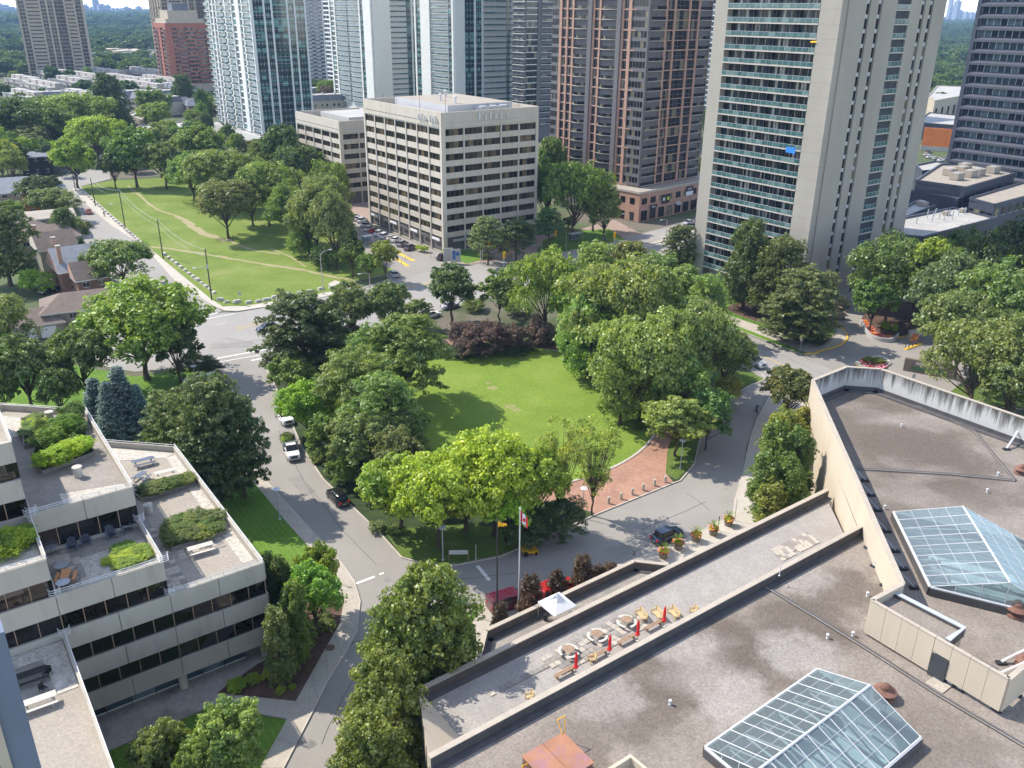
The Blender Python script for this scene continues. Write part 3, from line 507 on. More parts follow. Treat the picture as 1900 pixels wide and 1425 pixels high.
def lfront(x0, x1, y, lev, nb, outward=0, th=0):                       # bands of spandrels and bronze windows below a parapet
    zt = LV[lev]; z = zt; k = 0; L = x1 - x0
    while z > 4.0 and k < nb:
        zs = z - 2.1 if z > 4 else 2.3
        m = MB(); npan = max(1, round(L / 4.65)); pw = L / npan
        for i in range(npan):
            g = .03; put_p = MB().box(g, pw - g, -.16, .02, 0, z - zs - (.02 if k else 0), 'precast'); put_p.box(0, pw, -.15, .0, 1.52, 1.56, 'precast_dark')
            M = (x0 + i * pw, y, zs) if th == 0 else (x0, y + i * pw, zs)
            put_p.build('wall_panel', lb, M, th)
        if z - FHL > 3:
            nw = max(1, round(L / 1.86)); ww = L / nw
            for i in range(nw):
                b = MB().add([(0, .12, 0), (ww, .12, 0), (ww, .12, 1.75), (0, .12, 1.75)], [(0, 1, 2, 3)], 'glass_bronze'); b.box(0, .07, 0, .12, 0, 1.75, 'wood_brown' if 1 else '')
                M = (x0 + i * ww, y, zs - 1.75) if th == 0 else (x0, y + i * ww, zs - 1.75)
                b.build('window', lb, M, th)
        z -= FHL; k += 1
core = MB()
for x0, x1, y0, y1, zt in ((-B, 0, 0, 31, 11), (-2 * B, -B, 0, 30, 15), (-4 * B, -2 * B, 0, 34, 18.9), (-4 * B, -2 * B, 8.9, 34, 26.5), (-2 * B, -B, 8.9, 30, 18.9), (-4 * B, -2 * B, -26, -.3, 11)): core.box(x0 + .3, x1 - .15, y0 + .2, y1, 2.4, zt - .1, 'precast')
core.build('core', lb)
lfront(-B, 0, 0, 3, 3); lfront(-2 * B, -B, 0, 4, 4); lfront(-3 * B, -2 * B, 0, 5, 3); lfront(-2 * B, -B, 8.8, 5, 1); lfront(-4 * B, -2 * B, 8.88, 7, 2)
lfront(0, 31, 0, 3, 3, th=R(90)) if 0 else None
# windows behind the terraces
for x0, x1, y, z in ((-2 * B, -B, 8.78, 15.2), (-4 * B, -2 * B, 8.86, 19.05)):
    n = round((x1 - x0) / 1.86); ww = (x1 - x0) / n
    for i in range(n): MB().add([(0, -.02, 0), (ww, -.02, 0), (ww, -.02, 2.4), (0, -.02, 2.4)], [(0, 1, 2, 3)], 'glass_bronze').box(0, .08, -.1, 0, 0, 2.4, 'wood_brown').box(0, ww, -.12, -.02, 0, .4, 'precast').build('window', lb, (x0 + i * ww, y, z))
# side of block facing the ring road: panels and windows
for k in range(3):
    z = 12.05 - FHL * k
    for i in range(7):
        MB().box(.03, 4.4, -.14, .02, 0, 2.1, 'precast').build('wall_panel', lb, (0, i * 4.43, z - 2.1), R(90))
        if k < 2: MB().add([(0, .1, 0), (4.43, .1, 0), (4.43, .1, 1.75), (0, .1, 1.75)], [(0, 1, 2, 3)], 'glass_bronze').box(0, .07, 0, .1, 0, 1.75, 'wood_brown').box(2.2, 2.27, 0, .1, 0, 1.75, 'wood_brown').build('window', lb, (0, i * 4.43, z - 3.85), R(90))
# ground floor: columns and set-back glazing under the soffit
for x, y in ((-.7, .7), (-9.3, .7), (-18.6, .7), (-27.9, .7), (-.7, 12), (-.7, 22)): MB().tube((x, y, 0), (x, y, 2.4), .45, .45, 16, 'precast').build('column', lb)
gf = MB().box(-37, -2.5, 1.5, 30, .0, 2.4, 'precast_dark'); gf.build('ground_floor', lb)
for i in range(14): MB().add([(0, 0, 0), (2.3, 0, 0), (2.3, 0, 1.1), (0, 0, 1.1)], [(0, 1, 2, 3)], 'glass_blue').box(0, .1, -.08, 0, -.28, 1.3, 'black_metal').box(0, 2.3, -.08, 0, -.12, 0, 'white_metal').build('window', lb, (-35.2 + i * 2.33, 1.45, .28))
# railings on the parapets
rail((-B, 0.1), (0, .1), 12.05, 7); rail((0, 0), (0, 31), 12.05, 14); rail((0, 31), (-7, 37.6), 12.05, 5, 1); rail((-2 * B, .1), (-B, .1), 15.9, 6); rail((-B, 0), (-B, 8.8), 15.9, 5); rail((-2 * B, 8.9), (-B, 8.9), 19.75, 6); rail((-B, 9), (-B, 30.6), 19.75, 10); rail((-B, 30.6), (-17.4, 38), 19.75, 5, 1); rail((-3 * B, .1), (-2 * B, .1), 19.75, 6); rail((-2 * B, 0), (-2 * B, 8.8), 19.75, 5); rail((-2 * B, -.4), (-2 * B, -26), 12.05, 9); rail((-2 * B, 8.9), (-2 * B, 20), 27.45, 5, 1)
for x, y, z in ((-B, .1, 15.9), (-B + .1, 0.2, 12.05), (-2 * B, .1, 15.9), (-2 * B, 8.6, 19.75), (-B, 8.7, 15.9), (-2 * B, -.5, 12.05), (-2 * B + .2, 9.0, 19.75)):   # hooped ladders at the steps
    m = MB()
    for k in range(4): m.path([(x - .5, y, z + .1 + .22 * k), (x - .35, y - .5, z + .1 + .22 * k), (x + .35, y - .5, z + .1 + .22 * k), (x + .5, y, z + .1 + .22 * k)], .03, 'white_metal')
    m.build('guard_rail', lb)
# terrace floors: paved strips, gravel margins, stone slabs
def terr(name, pts, z, mat): MB().prism(pts, z - .02, z, mat).build(name, lb)
zf3, zf4, zf5 = 11.3, 15.15, 19.0
terr('gravel_margin', [(-.3, 2), (-.3, 30), (-1.5, 30), (-1.5, 2)], zf3 + .03, 'river_stone'); terr('gravel_margin', [(-.4, 30.5), (-6.9, 36.8), (-8, 35.5), (-8, 33), (-1.4, 29.8)], zf3 + .034, 'river_stone'); terr('paved_strip', [(-9.0, .6), (-7.2, .6), (-7.2, 22), (-9.0, 22)], zf3 + .03, 'paver')
terr('paved_strip', [(-6.5, 6), (-1.8, 6), (-1.8, 9.2), (-6.5, 9.2)], zf3 + .032, 'paver_light'); terr('gravel_margin', [(-9.1, .35), (-8.2, .35), (-8.2, 4), (-9.1, 4)], zf3 + .04, 'river_stone')
terr('paved_strip', [(-18.3, .3), (-9.6, .3), (-9.6, 8.6), (-18.3, 8.6)], zf4 + .02, 'paver'); terr('gravel_margin', [(-16, .4), (-9.6, .4), (-9.6, 6.0), (-16, 6.0)], zf4 + .05, 'river_stone')
terr('paved_strip', [(-18.4, 9.2), (-9.6, 9.2), (-9.6, 30), (-18.4, 30)], zf5 + .02, 'paver'); terr('gravel_margin', [(-15.5, 9.3), (-9.7, 9.3), (-9.7, 11.2), (-15.5, 12.6)], zf5 + .05, 'river_stone'); terr('gravel_margin', [(-18.4, 29), (-11, 29), (-17.5, 36), (-18.4, 36)], zf5 + .05, 'river_stone')
terr('paved_strip', [(-27.8, .3), (-18.9, .3), (-18.9, 8.6), (-27.8, 8.6)], zf5 + .02, 'paver'); terr('gravel_margin', [(-25, .4), (-18.9, .4), (-18.9, 5.6), (-25, 5.6)], zf5 + .05, 'river_stone')
terr('gravel_margin', [(-25, -.4), (-18.9, -.4), (-18.9, -7.5), (-20.5, -7.5), (-20.8, -2.2), (-25, -2.0)], zf3 + .05, 'river_stone'); terr('paved_strip', [(-26, -2.2), (-20.8, -2.2), (-20.8, -8), (-26, -8)], zf3 + .03, 'paver')
sl = MB().box(-.31, .31, -.31, .31, 0, .03, 'paver_light').mesh('paving_slab'); sl2 = MB().box(-.31, .31, -.31, .31, 0, .03, 'paver').mesh('paving_slab')
for x0, x1, y0, y1, z in ((-6.4, -2, 6.1, 9, zf3 + .036), (-9.0, -7.3, .8, 14, zf3 + .034), (-18.2, -16.2, .5, 8.3, zf4 + .024)):
    x = x0
    while x < x1:
        y = y0
        while y < y1:
            put(sl if rnd.random() < .5 else sl2, 'paving_slab', lb, (x + .33, y + .33, z + rnd.uniform(0, .015)), rnd.uniform(-.02, .02)); y += .66
        x += .66
# ---------------------------------------------------------------- right: the concrete civic building
ZR = 9.5; SKY1 = [(1517, 1243), (1708, 1370)]; 
civ = thing('civic_building', 'low cream concrete civic building with stained brown roofs and glass skylights', 'civic building', (0, 0, 0))
a1 = G(1517, 1243, 10.3); c1 = G(1309, 1388, 10.3); b1 = G(1708, 1370, 10.3); e1 = (c1 - a1) * 1.0; d1 = b1 + e1
L0 = G(1658, 951, 10.4); L1 = G(1726, 1090, 10.4); R0 = G(1786.5, 941.4, 13.0); R1 = G(1874, 1083, 13.0)
q0 = L0 + 2 * (Vector((R0.x, R0.y, 10.4)) - L0); q1 = L1 + 2 * (Vector((R1.x, R1.y, 10.4)) - L1)
SK = [([a1, c1, d1, b1], None), ([L0, L1, q1, q0], None)]
holes = [[(p.x, p.y) for p in (a1, c1, d1, b1)], [(p.x, p.y) for p in (L0, L1, q1, q0)]]
W = [G(1508, 706, 13.2), G(1571, 681, 13.2), G(1634, 685, 13.2), G(1900, 776, 13.2)]; dW = (W[3] - W[2]).normalized(); W.append(W[2] + dW * 75)
ZG = 6.3; P0, P1 = G(775, 1280, 7.4), G(1535, 908, 7.4); P2, P3 = G(796, 1403, 10.6), G(1598, 975, 10.6); PE = G(853, 1369, 6.3); PI = G(795, 1300, 6.3); W3 = G(1675, 1084, 13.2)
xw = (P1 - P0).normalized(); back = Vector((xw.y, -xw.x, 0))
main = [P2, P3, W[0], W[1], W[2], W[4], W[4] + Vector((-10, -60, 0)), P2 + back * 30]
# the end steps: P0 -> PE -> P2
MB().prism([(p.x, p.y) for p in main], 0, ZR, 'cream_wall', 'roof_brown', holes).build('main_roof', civ)
tw = MB().prism([(p.x, p.y) for p in (P0, P1, P3, P2)], 0, ZG, 'cream_wall', 'roof_gravel'); tw.build('gravel_roof', civ)
PI.z = ZG + .03; PE.z = ZG + .03; P2e = Vector((P2.x, P2.y, 10.5)); P0e = Vector((P0.x, P0.y, 7.38)); ew = MB(); ew.add([P0e, PI, PE, P2e, (P0.x, P0.y, 0), (P2.x, P2.y, 0)], [(0, 1, 2, 3), (0, 3, 5, 4), (3, 2, 1, 0)], 'cream_wall'); ew.build('end_wall', civ)
def wall(pts, z0, z1, t, mat, cap='cream_cap', inner=None, name='parapet', capx=.12):
    m = MB(); strip(m, pts, t, z0, z1, mat); strip(m, pts, t + capx, z1, z1 + .1, cap)
    return m.build(name, civ)
def parapet(p, q, z0=ZR, z1=10.6, t=.45):
    d = (q - p).normalized(); nrm = Vector((d.y, -d.x, 0)); m = MB(); strip(m, [p, q], t, z0, z1 - .08, 'cream_wall', -t / 2 * 0)
    strip(m, [p, q], t + .1, z1 - .08, z1, 'cream_cap'); m.build('parapet', civ)
    f = MB(); strip(f, [p + nrm * (t / 2 + .03), q + nrm * (t / 2 + .03)], .06, z0, z1 - .15, 'membrane'); strip(f, [p + nrm * (t / 2 + .35), q + nrm * (t / 2 + .35)], .6, z0, z0 + .14, 'membrane'); f.build('flashing', civ)
parapet(P0, P1, ZG, 7.4); parapet(P2, P3)
# lower walls seen at the left end: joints in the cream panels
for i in range(6):
    p = P0.lerp(P2, i / 5); MB().box(-.02, .02, -.03, .03, 0, ZR, 'precast_dark').build('joint', civ, (p.x - .02, p.y, 0), 0)
# lower terrace by the street
T0, T1, T2, T3 = G(889, 1218, 4.2), G(901, 1169, 4.2), G(1177, 1040, 4.2), G(1240, 1047, 4.2)
lowp = [T0, T1, T2, T3, T3 + back * 6, T0 + back * 6]
MB().prism([(p.x, p.y) for p in [T0 + back * 3, T0, T1, T2, T3, T3 + back * 4]], 0, 3.1, 'cream_wall', 'paver').build('lower_terrace', civ)
for p, q in ((T0, T1), (T1, T2), (T2, T3)): parapet(p, q, 3.1, 4.2, .4)
wall([W[0], W3], ZR, 13.2, .38, 'cream_wall', name='screen_wall')
for p, q in ((W[0], W[1]), (W[1], W[2]), (W[2], W[4])):
    d = (q - p).normalized(); nr = Vector((d.y, -d.x, 0))
    wall([p, q], ZR, 13.2, .38, 'cream_wall', name='screen_wall'); f = MB(); strip(f, [p + nr * .215, q + nr * .215], .03, 10.2, 13.15, 'streaked_white'); strip(f, [p + nr * .26, q + nr * .26], .12, ZR, 10.2, 'membrane'); strip(f, [p + nr * .9, q + nr * .9], .9, ZR, ZR + .2, 'membrane'); f.build('flashing', civ)
K1, K0, K2, K3 = G(1675, 1084, 13.4), G(1618, 1114, 13.4), G(1872, 1260, 13.4), G(1900, 1236, 13.4); K3 = K2 + (K3 - K2).normalized() * 9
kd = (K2 - K0).normalized()
def kwall(s0, s1, z0, z1): A = K0 + kd * s0; Bq = K0 + kd * s1; wall([A, Bq], z0, z1, .32, 'cream_wall', name='screen_wall', capx=.06 if z1 > 13 else 0)
LK = (K2 - K0).length
for i in range(8):
    s0, s1 = LK * i / 8, LK * (i + 1) / 8
    if i in (4,): kwall(s0 + .05, s1, 12.0, 13.4); kwall(s0 + .05, s0 + .3, 9.55, 12.0)
    else: kwall(s0 + (.03 if i else 0), s1, 9.75 if i < 4 else 10.0, 13.4)
wall([K0, K1], 9.7, 13.4, .32, 'cream_wall', name='screen_wall'); wall([K2, K3], 10.0, 13.4, .32, 'cream_wall', name='screen_wall')
bx = [G(p[0], p[1], 12.7) for p in ((1632, 1117), (1660, 1104), (1788, 1170), (1757, 1192))]
MB().prism([(p.x, p.y) for p in bx], ZR, 12.6, 'cream_wall', 'roof_brown').build('penthouse', civ)
wall([bx[1], bx[2], bx[3]], 12.0, 12.95, .4, 'membrane', 'grey_metal', name='parapet')
dr = K0 + kd * (LK * .565); MB().obox((dr.x, dr.y, ZR), 1.5, .5, 2.4, math.atan2(kd.y, kd.x), 'interior_dark').build('door', civ)
g = G(1745, 1268, ZR); MB().obox((g.x, g.y, ZR), 2.2, 1.6, .1, GA, 'concrete').build('ramp', civ)
# roof kerbs (expansion joints)
def roofline(px, z=ZR, w=.36, h=.16): m = MB(); strip(m, [G(x, y, z) for x, y in px], w, z, z + h, 'membrane'); strip(m, [G(x, y, z + h) for x, y in px], w * .3, z + h, z + h + .03, 'paver'); m.build('expansion_joint', civ)
roofline([(1418, 1088), (1520, 1150), (1640, 1225), (1740, 1290), (1900, 1385), (2050, 1470)]); roofline([(1586, 870), (1640, 873), (1760, 880), (1883, 892)]); roofline([(1640, 725), (1807, 800), (1883, 892)], w=.35)
# skylights: interior pit, kerb, ridge frame and panes
def skylight(P, zr, label, nlong, gable_near):
    a, c, d, b = P; base = a.z; root = thing('skylight', label, 'skylight', (a.x, a.y, 0)); o = Vector((a.x, a.y, 0)); L = lambda p: tuple(Vector(p) - o)
    m = MB()
    for p, q in ((a, c), (c, d), (d, b), (b, a)): strip(m, [L(p), L(q)], .45, ZR - .1, base, 'membrane'); strip(m, [L(p), L(q)], .3, base, base + .12, 'white_metal')
    m.build('kerb', root)
    pit = MB(); z0 = 6.2
    pit.poly([L(p) for p in (a, c, d, b)], z0, 'interior')
    for p, q in ((a, c), (c, d), (d, b), (b, a)): p, q = L(p), L(q); pit.add([(p[0], p[1], z0), (q[0], q[1], z0), (q[0], q[1], base), (p[0], p[1], base)], [(0, 1, 2, 3)], 'interior')
    pit.build('atrium', root)
    tb = MB(); dl = (c - a); dw = (b - a)
    for i in range(1, 7): p = a + dl * i / 7; tb.tube(L(p + dw * .02 + Vector((0, 0, -.8))), L(p + dw * .98 + Vector((0, 0, -.8))), .11, .11, 6, 'white_metal'); tb.tube(L(p + dw * .02 + Vector((0, 0, -.8))), L(p + dw * .5 + Vector((0, 0, 1.0))), .08, .08, 5, 'white_metal'); tb.tube(L(p + dw * .98 + Vector((0, 0, -.8))), L(p + dw * .5 + Vector((0, 0, 1.0))), .08, .08, 5, 'white_metal')
    tb.build('truss', root)
    fl = MB()
    for i in range(5):
        p = a + dl * (.1 + .17 * i) + dw * rnd.uniform(.1, .3); fl.obox(L(Vector((p.x, p.y, 0)) + Vector((0, 0, z0 + rnd.uniform(.2, 1.6)))), rnd.uniform(2, 4), rnd.uniform(1, 3), .15, GA, 'interior_dark' if i % 2 else 'roof_white')
    fl.build('gallery', root)
    r0 = (a + b) / 2; r1 = (c + d) / 2; r0.z = r1.z = zr; up = Vector((0, 0, .13)); fr = MB()
    fr.tube(L(r0 + up), L(r1 + up), .11, .11, 6, 'white_metal')
    nl = nlong
    pane_i = 0
    for side, (e0, e1) in enumerate(((a + up, c + up), (b + up, d + up))):
        q0_, q1_ = r0 + up, r1 + up; nrow = 4
        for i in range(nl + 1): t = i / nl; fr.tube(L(e0.lerp(e1, t)), L(q0_.lerp(q1_, t)), .042, .042, 5, 'white_metal')
        for j in range(nrow + 1): t = j / nrow; fr.tube(L(e0.lerp(q0_, t)), L(e1.lerp(q1_, t)), .028 if 0 < j < nrow else .08, None, 5, 'grey_metal' if 0 < j < nrow else 'white_metal')
        for i in range(nl):
            for j in range(nrow):
                def P_(u, v): return e0.lerp(e1, u).lerp(q0_.lerp(q1_, u), v)
                v = [L(P_(i / nl, j / nrow)), L(P_((i + 1) / nl, j / nrow)), L(P_((i + 1) / nl, (j + 1) / nrow)), L(P_(i / nl, (j + 1) / nrow))]
                if side: v = v[::-1]
                MB().add(v, [(0, 1, 2, 3)], 'glass_clear').build('pane', root)
    for e, f_, r_ in ((a, b, r0), (c, d, r1)):
        n = 6
        for i in range(n):
            s0, s1 = i / n, (i + 1) / n; h0 = 1 - abs(2 * s0 - 1); h1 = 1 - abs(2 * s1 - 1); p, q = e.lerp(f_, s0), e.lerp(f_, s1)
            P4 = [L(p + up), L(q + up), L(q + up + Vector((0, 0, (zr - base) * h1))), L(p + up + Vector((0, 0, (zr - base) * h0)))]; MB().add(P4, [(0, 1, 2, 3)], 'glass_clear').build('pane', root); fr.tube(P4[1], P4[2], .05, .05, 5, 'white_metal')
        fr.tube(L(e + up), L(f_ + up), .09, .09, 5, 'white_metal')
    fr.build('frame', root)
skylight([a1, c1, d1, b1], 12.05, 'large ridged glass skylight in the stained roof at the bottom right', 10, False)
skylight([L0, L1, q1, q0], 13.0, 'glass skylight in the roof beside the long cream screen wall', 8, True)
# blue-grey clad tower edge at the left margin
TZ = 57.0
bt = thing('clad_tower', 'edge of a blue grey metal clad tower at the lower left margin', 'tower', (G(8, 1172, 57).x, G(8, 1172, 57).y, 0), GA)
for k in range(16): MB().box(-14, 0, 0, .3, TZ - (k + 1) * 3.5 + .04, TZ - k * 3.5, 'blue_clad').build('cladding_panel', bt); MB().box(-.42, -.3, -.05, 0, TZ - (k + 1) * 3.5 + .08, TZ - k * 3.5 - .04, 'cream_cap').build('cladding_panel', bt)
MB().box(-13.9, -.06, .05, 14, 0, TZ - .1, 'blue_clad').build('core', bt)
# ---------------------------------------------------------------- office block across the street
def dirs(th): return Vector((math.cos(th), math.sin(th), 0)), Vector((-math.sin(th), math.cos(th), 0))
OC = G(825, 470); ob = bld('office_block', 'ten storey cream precast office block with brown window bands and antennas on its parapet', 'office building', OC, GA)
# local x along the right face, local y along the left face
FO = 3.3
def office(root, x0, y0, x1, y1, nx, ny, nf, z0, cells, plain=()):
    H_ = z0 + nf * FO
    MB().prism([(x0 + .3, y0 + .3), (x1 - .3, y0 + .3), (x1 - .3, y1 - .3), (x0 + .3, y1 - .3)], 0, H_ + 1.6, 'precast_dark', 'roof_tan').build('core', root)
    m = MB()
    for a, b, c, d in ((x0, y0, x1, y0), (x1, y0, x1, y1), (x1, y1, x0, y1), (x0, y1, x0, y0)): strip(m, [(a, b), (c, d)], .45, H_, H_ + 4.0, 'office_wall')
    m.build('parapet', root)
    pw = .38
    front = [('|office_pier,.25', .9)]
    for i in range(nx): front += [('w', 1)] + ([('|office_pier,.22', pw)] if i < nx - 1 else [('|office_pier,.25', .8)])
    side = [('|office_pier,.25', .8)]
    for i in range(ny): side += [('w', 1)] + ([('|office_pier,.22', pw)] if i < ny - 1 else [('|office_pier,.25', .9)])
    def fitp(c, L): fixed = sum(k[1] for k in c if k[0][0] == '|'); n = sum(1 for k in c if k[0][0] != '|'); return [(k, wd if k[0] == '|' else (L - fixed) / n) for k, wd in c]
    W_, D_ = x1 - x0, y1 - y0
    facade(root, (x0, y0), 0, fitp(front, W_), z0, FO, nf, cells); facade(root, (x0, y1), R(-90), fitp(side, D_), z0, FO, nf, cells)
    facade(root, (x1, y0), R(90), fitp(side, D_), z0, FO, nf, cells, cap=0); facade(root, (x1, y1), R(180), fitp(front, W_), z0, FO, nf, cells, cap=0)
    g = {'w': win('office_wall', 'glass_bronze', .15, .3, 3, .5, 'black_metal')}
    facade(root, (x0, y0), 0, fitp(front, W_), 0, z0, 1, g, cap=400); facade(root, (x0, y1), R(-90), fitp(side, D_), 0, z0, 1, g, cap=400)
    # open slot between parapet and top floor
    for k in range(nx): pass
    s = MB(); s.box(x0 + .9, x1 - .8, y0 - .235, y0 - .225, H_ + 1.1, H_ + 1.28, 'roof_white'); s.box(x0 - .235, x0 - .225, y0 + .9, y1 - .9, H_ + 1.1, H_ + 1.28, 'precast_dark'); s.build('cornice_groove', root)
    return H_
cello = {'w': win('office_wall', 'glass_office', 1.15, .42, 4, .22, 'precast_dark', .09)}
HO = office(ob, 0, 0, 32.5, 45, 5, 7, 9, 4.6, cello)
MB().box(7, 29, 8, 38, HO + 1.6, HO + 4.8, 'grey_wall', 'roof_tan').build('penthouse', ob)
wl = (Matrix.Rotation(-GA, 3, 'Z') @ (G(640, 381) - OC)); wl2 = (Matrix.Rotation(-GA, 3, 'Z') @ (G(563, 351) - OC))
FO2 = FO; HO2 = office(ob, wl.x, wl.y, wl.x + 26, wl2.y + 1, 4, 5, 6, 4.6, cello)
MB().box(wl.x + 6, wl.x + 24, wl.y + 5, wl.y + 28, HO2 + 1.6, HO2 + 4.4, 'roof_white', 'roof_white').build('penthouse', ob)
an = MB()
for i, x in enumerate((11.5, 13.6, 15.3, 17.0, 18.9, 21.0)): MB().box(x, x + .45, -.75, -.5, HO + 1.5, HO + 3.3 - (i % 2) * .4, 'white_metal').box(x + .15, x + .25, -.5, -.2, HO + 2, HO + 2.2, 'grey_metal').build('antenna', ob)
for i, y in enumerate((2.2, 3.6, 4.8, 7.8, 9.4, 11)): MB().box(-.75, -.5, y, y + .45, HO + 1.2, HO + 3.0 - (i % 2) * .4, 'grey_metal').build('antenna', ob)
for x, y, h in ((4, 40, 4), (5, 20, 5), (6.5, 8.5, 7), (24, 3, 4.5), (30, 6, 4), (3, 30, 4.5)): MB().tube((x, y, HO + 1.6), (x, y, HO + 1.6 + h), .06, .04, 5, 'black_metal').build('mast', ob)
for x, y in ((12, 12), (12, 20), (20, 30)): MB().tube((x, y, HO + 4.8), (x, y, HO + 6.4), .35, .35, 8, 'white_metal').lathe([(.6, 1.6), (.6, 1.9), (.1, 2.1)], (x, y, HO + 4.8), 'white_metal', 8).build('roof_vent', ob)
for x in (15, 18.6, 22): MB().box(x, x + 3, 3.2, 6.2, HO + 1.6, HO + 4.2, 'steel').lathe([(1.1, 0), (1.1, .3), (.9, .32)], (x + 1.5, 4.7, HO + 4.2), 'grey_metal', 12).build('cooling_unit', ob)
sg = MB().box(2.6, 7.6, -.6, -.45, 3.0, 3.7, 'roof_white'); sg.build('shop_sign', ob)
for i in range(7): MB().box(-.45, -.3, 2 + i * 6.2, 6 + i * 6.2, 3.1, 3.8, 'white_cloth' if i % 2 == 0 else 'precast_dark').build('shop_sign', ob)
# ---------------------------------------------------------------- concrete apartment tower
TC, TL, TR = G(1491, 566), G(1289, 505), G(1657, 519); tdx = (TR - TC).normalized(); TA = math.atan2(tdx.y, tdx.x); DL = (TL - TC).length; DR = (TR - TC).length
ct = bld('apartment_tower', 'tall raw concrete apartment tower with teal glass balconies and slit windows', 'apartment tower', TC, TA)
FT = 2.93; NT = 27
MB().prism([(.25, .25), (DR - .25, .25), (DR - .25, DL - .25), (.25, DL - .25)], 0, FT * NT + 3, 'tower_concrete', 'roof_tan').build('core', ct)
# left face (x=0), going from y=DL to 0
pl, pr = 3.9, 5.2
pmb = MB().box(-2.0, .26, 0, pr, 0, FT * NT + 2, 'tower_concrete').box(-2.0, .26, DL - pl, DL, 0, FT * NT + 2, 'tower_concrete'); pmb.build('end_wall', ct)
sl_ = MB()
for f in range(1, NT): sl_.box(-2.012, -2.0, .02, pr - .02, f * FT, f * FT + .06, 'paver').box(-2.0, 0, -.012, 0, f * FT, f * FT + .06, 'paver')
sl_.build('formwork_joint', ct, kind='stuff')
span = DL - pl - pr; nb = 3
def tbal(w, h):
    d = MB(); n = 9; pw = w / n
    for i in range(n): d.add([(i * pw, 1.72, .12), ((i + 1) * pw, 1.72, .12), ((i + 1) * pw, 1.72, h), (i * pw, 1.72, h)], [(0, 1, 2, 3)], 'glass_balcony_door'); d.box(i * pw - .04, i * pw + .04, 1.64, 1.72, .12, h, 'tower_slab' if i % 3 == 0 else 'black_metal')
    d.box(w - .06, w, .3, 1.72, .12, h, 'blue_steel')
    b = MB().box(0, w, -.12, 1.75, -.16, .12, 'tower_slab'); n = 4
    for i in range(n): b.box(w * i / n + .05, w * (i + 1) / n - .03, -.06, -.03, .2, 1.08, 'glass_rail').box(w * i / n, w * i / n + .05, -.08, -.01, .1, 1.12, 'grey_metal')
    b.box(0, w, -.08, -.01, 1.08, 1.14, 'grey_metal')
    return {'window': d, 'balcony': b}
for k in range(4):
    facade(ct, (-1.98, DL - pl - span * k / 4), R(-90), [('b', span / 4)], FT * 1, FT, NT - 1, {'b': tbal}, cap=300)
# right face
def slit(w, h):
    a = MB().box(0, w, .12, .18, .02, h * .72, 'glass_dark'); b = MB().box(.1, w - .1, .0, .1, h * .72, h - .02, 'grey_metal'); return {'window': a, 'spandrel': b}
xs = [0, .17, .20, .285, .315, .47, .615, .735, .765, .825, .855, 1.0]
segs = []
def sol(a, b): MB().box(a * DR, b * DR, -.35, .26, 0, FT * NT + 2, 'tower_concrete').build('end_wall' if a == 0 else 'wall_panel', ct)
for a, b in ((0, .165), (.205, .28), (.32, .47), (.615, .73), (.77, .82), (.86, 1)): sol(a, b)
for a, b in ((.165, .205), (.28, .32), (.73, .77), (.82, .86)): facade(ct, (a * DR, 0), 0, [('s', (b - a) * DR)], 2, FT, NT - 1, {'s': slit}, cap=500)
facade(ct, (.47 * DR, -.3), 0, [('b', .145 * DR)], FT, FT, NT - 1, {'b': tbal}, cap=500)
MB().box(.47 * DR, .615 * DR, .0, .3, 0, FT * NT, 'interior_dark').build('core', ct)
# things on its balconies
def on_bal(px, py):                                                     # point on the front balcony plane seen at that pixel
    r = ray(px, py); o = Vector((0, 0, CAMH)); n = -tdx; P = TC + n * .9; t = (P - o).dot(n) / r.dot(n); return o + r * t
def snap(p): f = round((p.z - .12) / FT); return Vector((p.x, p.y, f * FT + .12))
p = on_bal(1515, 82); p.z -= 1.0; m = MB().lathe([(1.5, 2.1), (1.2, 2.35), (.15, 2.6)], (0, 0, 0), 'yellow_cloth', 10).tube((0, 0, 0), (0, 0, 2.7), .04, .04, 5, 'white_metal'); sp = snap(p); m.build('umbrella', loc=sp, label='open yellow umbrella on an upper balcony of the concrete tower', cat='umbrella')
p = on_bal(1473, 278); m = MB().box(-1.3, 1.3, -.03, .03, -.6, .65, 'blue_cloth').box(-1.3, -.9, -.05, -.03, -.8, -.6, 'blue_cloth'); m.build('blue_tarp', loc=p - tdx * 1.2, rz=TA + R(90), label='bright blue tarp hung on a balcony railing of the concrete tower', cat='tarp')
for x, y, c, lab in ((1465, 165, 'flower_red', 'red box on a balcony of the concrete tower'), (1468, 370, 'flower_red', 'red cushion on a lower balcony of the concrete tower')): MB().box(-.5, .5, -.3, .3, 0, .6, c).box(-.4, .4, -.2, .3, .6, .9, c).build('chair', loc=snap(on_bal(x, y)), rz=TA, label=lab, cat='chair')
chm = MB().box(-.25, .25, -.25, .25, .4, .46, 'white_metal').box(-.25, .25, .2, .26, .46, .95, 'white_metal').box(-.24, -.19, -.24, -.19, 0, .4, 'white_metal').box(.19, .24, -.24, -.19, 0, .4, 'white_metal').box(-.24, -.19, .19, .24, 0, .4, 'white_metal').box(.19, .24, .19, .24, 0, .4, 'white_metal').mesh('chair')
for i, (x, y) in enumerate(((1384, 125), (1400, 130), (1416, 132), (1430, 134), (1500, 88), (1520, 90), (1480, 210), (1500, 214), (1410, 155), (1380, 300), (1396, 360), (1430, 310), (1355, 330), (1490, 340), (1500, 390), (1420, 395)) + tuple((rnd.uniform(1375, 1520) - i * 2.6, 30 + i * 11) for i in range(34))):
    put(chm, 'chair', None, snap(on_bal(x, y)), TA + rnd.random() * 3, 'white patio chair behind the glass rails of the concrete tower', 'chair', 'chairs on the tower balconies')
